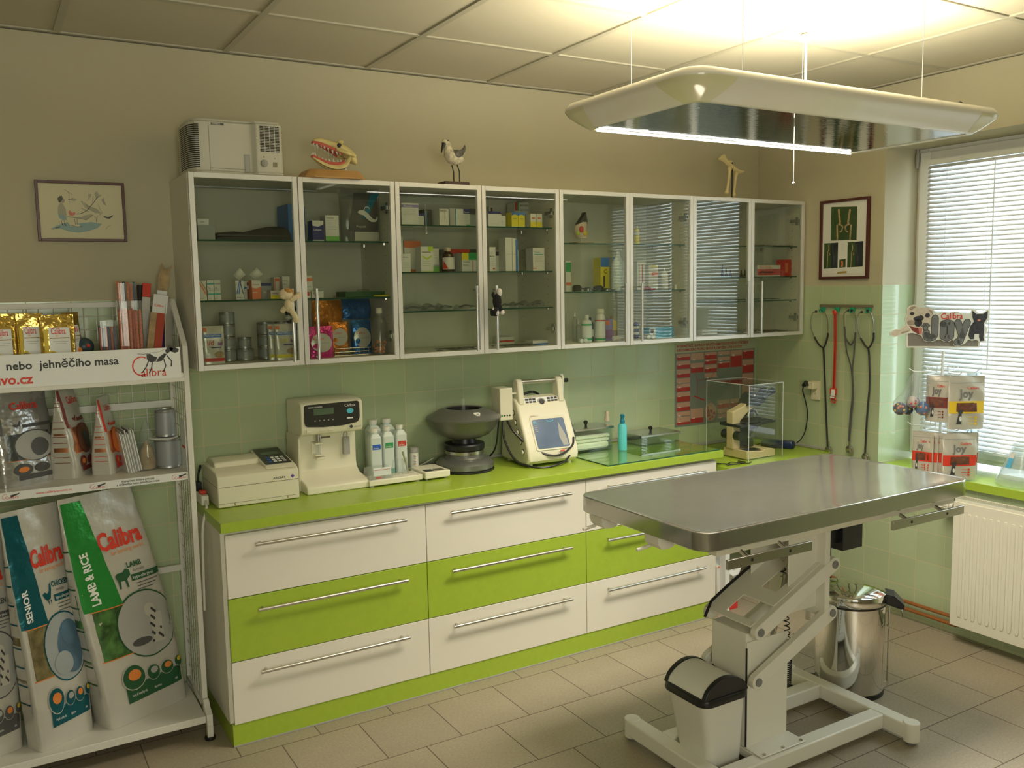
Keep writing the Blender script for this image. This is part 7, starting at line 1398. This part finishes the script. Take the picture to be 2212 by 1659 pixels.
b = B('upvc'); b.M = Matrix.Translation((-.640, -.470, .235)) @ Euler((math.radians(72), 0, math.radians(10))).to_matrix().to_4x4(); b.prism([(-.06, .03), (.06, .03), (.06, .0), (.052, -.03), (.025, -.052), (-.025, -.052), (-.052, -.03), (-.06, 0)], 0, .006, 'z'); b.prism([(.02*math.cos(a), -.01+.014*math.sin(a)) for a in [i*PI/8 for i in range(16)]], .006, .009, 'z'); b.build('scoop_lid', t, bevel=.002)
b = B('c_red'); b.box(-.765, -.47, .0, -.60, -.33, .049); tag(b.build('red_box', o=(-.68, -.4, 0), bevel=.002), 'flat red box on the floor under the cat food pack', 'box')
# ---------------------------------------------------------------- plush toys hung on the door handles
mat('plush_beige', (.66, .56, .36), .95, bump=(300, .3)); mat('plush_brown', (.45, .24, .07), .95, bump=(300, .3)); mat('plush_black', (.012, .012, .012), .95, bump=(300, .3)); mat('plush_white', (.72, .66, .62), .95, bump=(300, .3))
t = thing('plush_toy', 'small beige plush dog clinging to the left cabinet door handle', 'toy', (-2.88, -.40, 1.62))
b = B('plush_beige'); b.sph((-2.892, -.412, 1.670), (.026, .022, .021), 14); b.sph((-2.880, -.408, 1.628), (.018, .018, .028), 14); b.tube(sm([(-2.875, -.415, 1.645), (-2.855, -.418, 1.658), (-2.842, -.412, 1.664)]), .010, n=8); b.sph((-2.842, -.412, 1.666), .012, 10); b.tube(sm([(-2.876, -.415, 1.612), (-2.865, -.42, 1.592), (-2.858, -.415, 1.578)]), .011, n=8); b.sph((-2.857, -.413, 1.574), .014, 10); b.tube([(-2.895, -.41, 1.62), (-2.905, -.40, 1.605)], .010, n=8); b.sph((-2.906, -.42, 1.662), (.012, .012, .010), 10); b.build('toy_body', t)
b = B('plush_brown'); b.sph((-2.886, -.420, 1.682), (.016, .015, .011), 12); b.sph((-2.868, -.412, 1.676), (.008, .006, .014), 10); b.build('toy_ear', t)
t = thing('plush_toy', 'small black and white plush cat hanging head down on a door handle', 'toy', (-1.98, -.40, 1.60))
b = B('plush_black'); b.sph((-1.975, -.408, 1.622), (.020, .018, .034), 14); b.sph((-1.988, -.412, 1.578), (.022, .018, .020), 14); b.sph((-1.994, -.408, 1.650), (.008, .008, .014), 8); b.tube([(-1.965, -.41, 1.60), (-1.958, -.412, 1.582)], .009, n=8); b.tube([(-1.996, -.405, 1.562), (-2.002, -.405, 1.572)], .006, n=8); b.build('toy_body', t)
b = B('plush_white'); b.sph((-1.965, -.412, 1.660), (.012, .012, .018), 10); b.sph((-1.953, -.412, 1.575), .011, 10); b.sph((-1.984, -.424, 1.574), (.009, .008, .012), 10); b.sph((-2.000, -.418, 1.588), (.005, .006, .009), 8); b.build('toy_paws', t)
# ---------------------------------------------------------------- window sill: treat spinner and clear collars
OX, OY, SILL = .018, -1.166, .7525
E_ = Vector((.8587, -.5125, 0)); N_ = Vector((-.5125, -.8587, 0)); O_ = Vector((OX, OY, 0))
def LF(u, n, v): p = O_+E_*u+N_*n; return (p.x, p.y, v)
t = thing('treat_spinner', 'white wire treat display stand with a bulldog and kitten header sign', 'display stand', (OX, OY, SILL))
b = B('upvc'); b.cyl((OX, OY, SILL+.003), (OX, OY, 1.345), .0065, n=10); b.build('pole', t)
for k in range(4):
    a = k*PI/2+.5; c = (OX+.045+.055*math.cos(a), OY+.055*math.sin(a), SILL); b = B('upvc'); b.lathe([(.001, 0), (.046, 0), (.048, .003), (.044, .005), (.028, .005)], c, 26, cap=False); b.lathe([(.001, .0052), (.028, .0052)], c, 26, 'seal', cap=False); b.build('foot_disc', t)
def arm(a, r, z, nm='wire_arm'):
    c, s_ = math.cos(a), math.sin(a); b = B('upvc'); b.tube([(OX+c*.006, OY+s_*.006, z+.028), (OX+c*r*.35, OY+s_*r*.35, z+.028), (OX+c*r*.36, OY+s_*r*.36, z), (OX+c*r, OY+s_*r, z), (OX+c*(r+.02), OY+s_*(r+.02), z+.014)], .0022, n=6); b.build(nm, t)
base_a = math.atan2(-.8587, -.5125)
for z in (1.245, .985):
    for k in range(6): arm(base_a+.1+k*PI/3, .135 if (k not in (2, 3, 4)) else .125, z)
mat('sign_grey', (.25, .22, .19), .4); mat('sign_edge', (.78, .76, .66), .5); mat('dog_fur', (.66, .58, .46), .7, noise=(60, .12)); mat('dog_shade', (.38, .30, .22), .7, noise=(60, .15)); mat('kitten', (.045, .04, .045), .7, noise=(80, .4)); mat('tongue', (.60, .20, .16), .5); mat('letter_grey', (.20, .20, .20), .35)
def sp(x, y): return (-.262+(x-190)/1700*.455*.985, 1.565-(y-235)/1270*.258+(x-190)*.0000)
def spoly(b, pts, m, n, th=None):
    pts = [sp(*q) for q in pts]
    if th is None: b.poly([LF(u, n, v) for u, v in pts], m)
    else:
        N = len(pts); b.add([LF(u, n, v) for u, v in pts]+[LF(u, n-th, v) for u, v in pts], [tuple(range(N)), tuple(range(N, 2*N))[::-1]]+[(i, N+i, N+(i+1) % N, (i+1) % N) for i in range(N)], m)
b = B('sign_edge'); spoly(b, [(495, 850), (500, 1220), (1810, 1255), (1815, 1000)], 'sign_edge', .012, .004); spoly(b, [(525, 880), (530, 1185), (1780, 1220), (1785, 1010)], 'sign_grey', .0125)
spoly(b, [(620, 228), (700, 290), (870, 295), (960, 360), (1000, 450), (1080, 420), (1150, 410), (1220, 445), (1290, 410), (1400, 410), (1440, 450), (1620, 460), (1635, 350), (1700, 370), (1750, 440), (1830, 450), (1910, 380), (1960, 400), (1950, 600), (1880, 720), (1930, 830), (1890, 1000), (1910, 1080), (1880, 1145), (1800, 1130), (1740, 1060), (1660, 1085), (1590, 1060), (1530, 1160), (1350, 1170), (1320, 1060), (1200, 1090), (1060, 1040), (950, 1100), (800, 1040), (740, 940), (600, 880), (480, 900), (280, 970), (190, 920), (190, 860), (280, 790), (370, 780), (470, 680), (450, 540), (490, 430), (475, 330), (530, 250)], 'sign_edge', .018, .004)
sg = b.build('header_sign', t, smooth=False)
b = B('dog_fur'); n1, n2, n3, n4 = .0186, .0190, .0194, .0198
spoly(b, [(620, 245), (700, 305), (860, 310), (930, 370), (950, 470), (940, 640), (850, 800), (760, 920), (640, 860), (540, 760), (480, 640), (470, 540), (510, 440), (495, 340), (540, 270)], 'dog_fur', n1); spoly(b, [(480, 690), (560, 820), (480, 870), (280, 945), (205, 910), (210, 860), (290, 810), (380, 800)], 'dog_fur', n1); spoly(b, [(400, 850), (560, 820), (480, 870), (380, 900)], 'dog_shade', n2)
spoly(b, [(540, 280), (620, 260), (640, 300), (560, 350), (520, 340)], 'dog_shade', n2); spoly(b, [(865, 350), (930, 380), (945, 470), (900, 420)], 'dog_shade', n2)
for (cx, cy, rx, ry, m, n) in ((575, 435, 42, 38, 'kitten', n2), (850, 480, 42, 55, 'kitten', n2), (690, 540, 95, 80, 'kitten', n2), (690, 650, 70, 90, 'kitten', n2), (570, 640, 80, 60, 'dog_shade', n1+.0001), (1768, 610, 30, 26, 'tongue', n4)):
    spoly(b, [(cx+rx*math.cos(i*PI/8), cy+ry*math.sin(i*PI/8)) for i in range(16)], m, n)
spoly(b, [(530, 710), (640, 760), (740, 770), (750, 920), (690, 910), (580, 820)], 'maroon', n2); spoly(b, [(690, 770), (760, 780), (755, 930), (710, 905)], 'tongue', n3); spoly(b, [(480, 570), (640, 470), (700, 450), (720, 480), (640, 500), (540, 590)], 'dog_fur', n3)
spoly(b, [(1645, 385), (1720, 470), (1840, 470), (1920, 400), (1920, 560), (1860, 680), (1870, 830), (1860, 1000), (1880, 1090), (1800, 1100), (1780, 1000), (1780, 930), (1700, 930), (1690, 1050), (1620, 1050), (1590, 960), (1610, 760), (1680, 640), (1650, 540)], 'kitten', n1)
b.build('pet_pictures', sg, smooth=False)
b = B('print_dk'); L3 = lambda n: (lambda u, v: LF(u, n, v))
k_ = .455*.985/1700
b.text(L3(n3), 'Calibra', *sp(1085, 570), .0385, 'logo_red', bold=.012, sx=.93)
def fat(pts, w, m, n, close=False):
    b.pline(L3(n), [sp(*q) for q in pts], w, m)
    for q in pts: u, v = sp(*q); b.pell(L3(n+.00004), u, v, w/2, w/2, m, 12)
JOY = ([(985, 550), (985, 930), (960, 985), (900, 1000), (850, 985), (835, 930), (835, 880)], [(1140, 690), (1205, 660), (1270, 690), (1270, 970), (1205, 1010), (1140, 970), (1140, 690)], [(1395, 660), (1475, 960)], [(1560, 660), (1475, 960), (1440, 1090), (1390, 1110)])
for w, m, n in ((.0400, 'sign_edge', n2+.0001), (.0350, 'print_dk', n3+.0001), (.0290, 'letter_grey', n4)):
    for S_ in JOY: fat(S_, w, m, n)
for (cx, cy, r) in ((820, 770, 40), (765, 720, 18), (800, 680, 19), (845, 680, 19), (880, 715, 18)): u, v = sp(cx, cy); b.pell(L3(n4+.0004), u, v, r*k_*1.25, r*k_*1.25, 'print_dk', 12); b.pell(L3(n4+.0007), u, v, r*k_*.9, r*k_*.9, 'letter_grey', 12)
b.pell(L3(n3), *sp(1335, 440), .003, .003, 'print_dk', 8); b.build('lettering', sg, smooth=False)
# treat pouches
def joy(band, win):
    def pr(b, F, S):
        F2, F3, F4 = off(F, .0014), off(F, .0020), off(F, .0026)
        b.grid(lambda a, c: F2(.02+.96*a, .30+.23*c), 6, 4, band); b.grid(lambda a, c: F3(.22+.56*a, .33+.17*c), 6, 3, win); b.prect(F2, .06, .87, .94, .885, 'grey_lt', 6, 1)
        b.text(F3, 'Joy', .30, .60, .22, 'letter_grey', bold=.03, sx=1.35); b.text(F4, 'Calibra', .50, .755, .075, 'logo_red', bold=.01, sx=1.5)
        b.grid(lambda a, c: F3(.22+.14*a*(1-.5*c)+.08*c, .10+.26*c), 3, 5, 'print_dk'); b.pell(F4, .33, .33, .07, .045, 'print_dk', 12); b.pell(F4, .33, .20, .035, .05, 'carton', 10)
        for k in range(3): b.pell(F3, .76, .22-k*.06, .035, .024, band, 12); b.prect(F3, .56, .212-k*.06, .70, .222-k*.06, band, 2, 1)
    return pr
def off_pouch(lab, u, n, ztop, w, h, m, band, win, ang, hook=None, rx=0, d=.016):
    p = LF(u, n, 0); tt = bag('treat_pouch', lab, 'pouch', (p[0], p[1], ztop-h), ang, w, d, h, m, joy(band, win), 'pet treat pouches on the display stand', n0=3, n1=2.2, tp=5, bulge=.01, seed=int(abs(u)*1000)+int(ztop*10))
    tt.rotation_euler.x = rx; return tt
FA = math.atan2(-.5125, .8587)
mat('meat', (.16, .055, .03), .5, noise=(60, .5)); mat('joy_cream', (.64, .60, .52), .3, .3, bump=(30, .2)); mat('joy_yellow', (.80, .55, .03), .4); mat('joy_green', (.06, .16, .10), .45); mat('translucent', (.60, .68, .72), .4, .1)
off_pouch('cream treat pouch with a yellow band at the front of the upper tier', .040, .150, 1.240, .165, .245, 'joy_cream', 'joy_yellow', 'meat', FA)
off_pouch('second yellow-banded pouch just behind the front one', .058, .130, 1.232, .155, .24, 'joy_cream', 'joy_yellow', 'meat', FA+.06)
off_pouch('cream treat pouch with a red band at the front of the lower tier', .018, .150, .975, .155, .215, 'joy_cream', 'logo_red', 'meat', FA-.03)
off_pouch('second red-banded pouch just behind the front one', .042, .126, .975, .14, .200, 'joy_cream', 'logo_red', 'meat', FA-.12)
for k, (u, n) in enumerate(((-.095, .060), (-.078, .068), (-.060, .078), (-.112, .052))): off_pouch(('outer', 'middle', 'inner', 'outermost')[k]+' red-banded pouch seen edge-on at the left of the lower tier', u, n, .970, .085, .200, 'joy_cream', 'logo_red', 'meat', FA-1.15+.1*k)
for k, (u, n) in enumerate(((.118, .020), (.140, .010), (.162, .0))): off_pouch(('inner', 'middle', 'outer')[k]+' dark green pouch hanging edge-on at the right of the lower tier', u, n, .975, .075, .205, 'translucent', 'joy_green', 'joy_green', FA+1.0-.1*k)
off_pouch('pouch with a dark red band at the left of the upper tier', -.060, .085, 1.238, .10, .215, 'joy_cream', 'maroon', 'meat', FA-.65)
off_pouch('grey-blue pouch turned backwards at the right of the upper tier', .130, .03, 1.245, .075, .215, 'translucent', 'grey_lt', 'grey_lt', FA+.35)
off_pouch('narrow pouch edge with a red strip at the far right of the upper tier', .165, .010, 1.24, .05, .16, 'translucent', 'logo_red', 'print_dk', FA+.9)
mat('ball_a', (.04, .05, .10), .4, noise=(30, .6)); mat('ball_b', (.62, .50, .42), .5, noise=(25, .3)); mat('ball_c', (.05, .14, .36), .45, noise=(20, .4)); glass('bag_film', (.93, .96, .97), .8, .08, .10)
for k, (u, n, z, r, m, dots, lab) in enumerate(((-.222, .06, 1.082, .030, 'ball_a', 'c_orange', 'dark ball with orange patches in a clear bag at the far left of the stand'), (-.165, .06, 1.112, .028, 'ball_b', 'c_plum', 'pale ball with purple speckles in a clear bag at the left of the stand'), (-.172, .03, 1.072, .024, 'balltoy', 'maroon', 'small dark ball under the speckled one'), (-.118, .06, 1.082, .032, 'ball_c', 'c_orange', 'blue ball with an orange spot in a clear bag, nearest the stand'))):
    c = LF(u, n, z); b = B(m); b.sph(c, r, 20); R6 = random.Random(k+9)
    for q in range(14): a1, a2 = R6.uniform(0, 6.28), R6.uniform(-1, 1); d = Vector((math.cos(a1)*math.cos(a2), math.sin(a1)*math.cos(a2), math.sin(a2))); b.sph(tuple(Vector(c)+d*r*.90), r*.22, 8, dots if q % 3 else ('yellow' if k != 1 else 'c_red'))
    tag(b.build('toy_ball', o=c), lab, 'ball', None)
    if k != 2:
        b = B('bag_film'); top = LF(-.17+.02*k, .07, 1.248); b.loft([[tuple(Vector(c)+Vector((math.cos(i*PI/8)*r*q, math.sin(i*PI/8)*r*q, zz))) for i in range(16)] for q, zz in ((.3, -r*1.06), (1.05, -r*.5), (1.12, r*.2), (.95, r*1.2))]+[[tuple(Vector(c).lerp(Vector(top), f)+Vector((math.cos(i*PI/8)*r*q, math.sin(i*PI/8)*r*q, 0))) for i in range(16)] for f, q in ((.45, .62), (.8, .38), (1.0, .30))], cap=False)
        tag(b.build('clear_bag', o=c), ('leftmost', 'middle', '', 'rightmost')[k]+' of the three clear bags holding balls on the upper arm of the stand', 'bag', 'clear ball bags')
# clear plastic collars stacked on the sill
glass('frosted', (.90, .94, .93), .8, .12, .22)
t = thing('recovery_collar', 'milky clear plastic pet recovery collars stacked on the sill at the right edge', 'pet collar', (.10, -1.62, SILL), None)
b = B('frosted'); 
for k, (r0, r1, h, dz) in enumerate(((.118, .045, .17, .0), (.105, .05, .16, .03))):
    b.lathe([(r0*.97, 0), (r0, .004), (r0*.96, .03), (r1+(r0-r1)*.35, h*.6), (r1, h), (r1*.96, h)], (.118, -1.520, SILL+.0005+dz), 40, cap=False)
b.build('cone', t)
b = B('upvc'); fc = lambda u, v: (lambda q, r: (.118-r*math.cos(q), -1.520+r*math.sin(q), SILL+v))(u, .118-(v-.03)*.43+.004)
b.grid(lambda a, c: fc(.15+.28*a, .085+.042*c), 5, 2, 'c_lblue'); b.grid(lambda a, c: fc(.15+.28*a, .127+.026*c), 5, 2, 'carton'); b.build('collar_label', t)
t = thing('recovery_collar', 'taller milky collar leaning behind, cut off by the right edge', 'pet collar', (.13, -1.78, SILL), None)
b = B('frosted'); b.lathe([(.105, 0), (.108, .004), (.095, .05), (.06, .24), (.055, .24)], (.125, -1.76, SILL+.0005), 36, cap=False); b.build('cone', t)
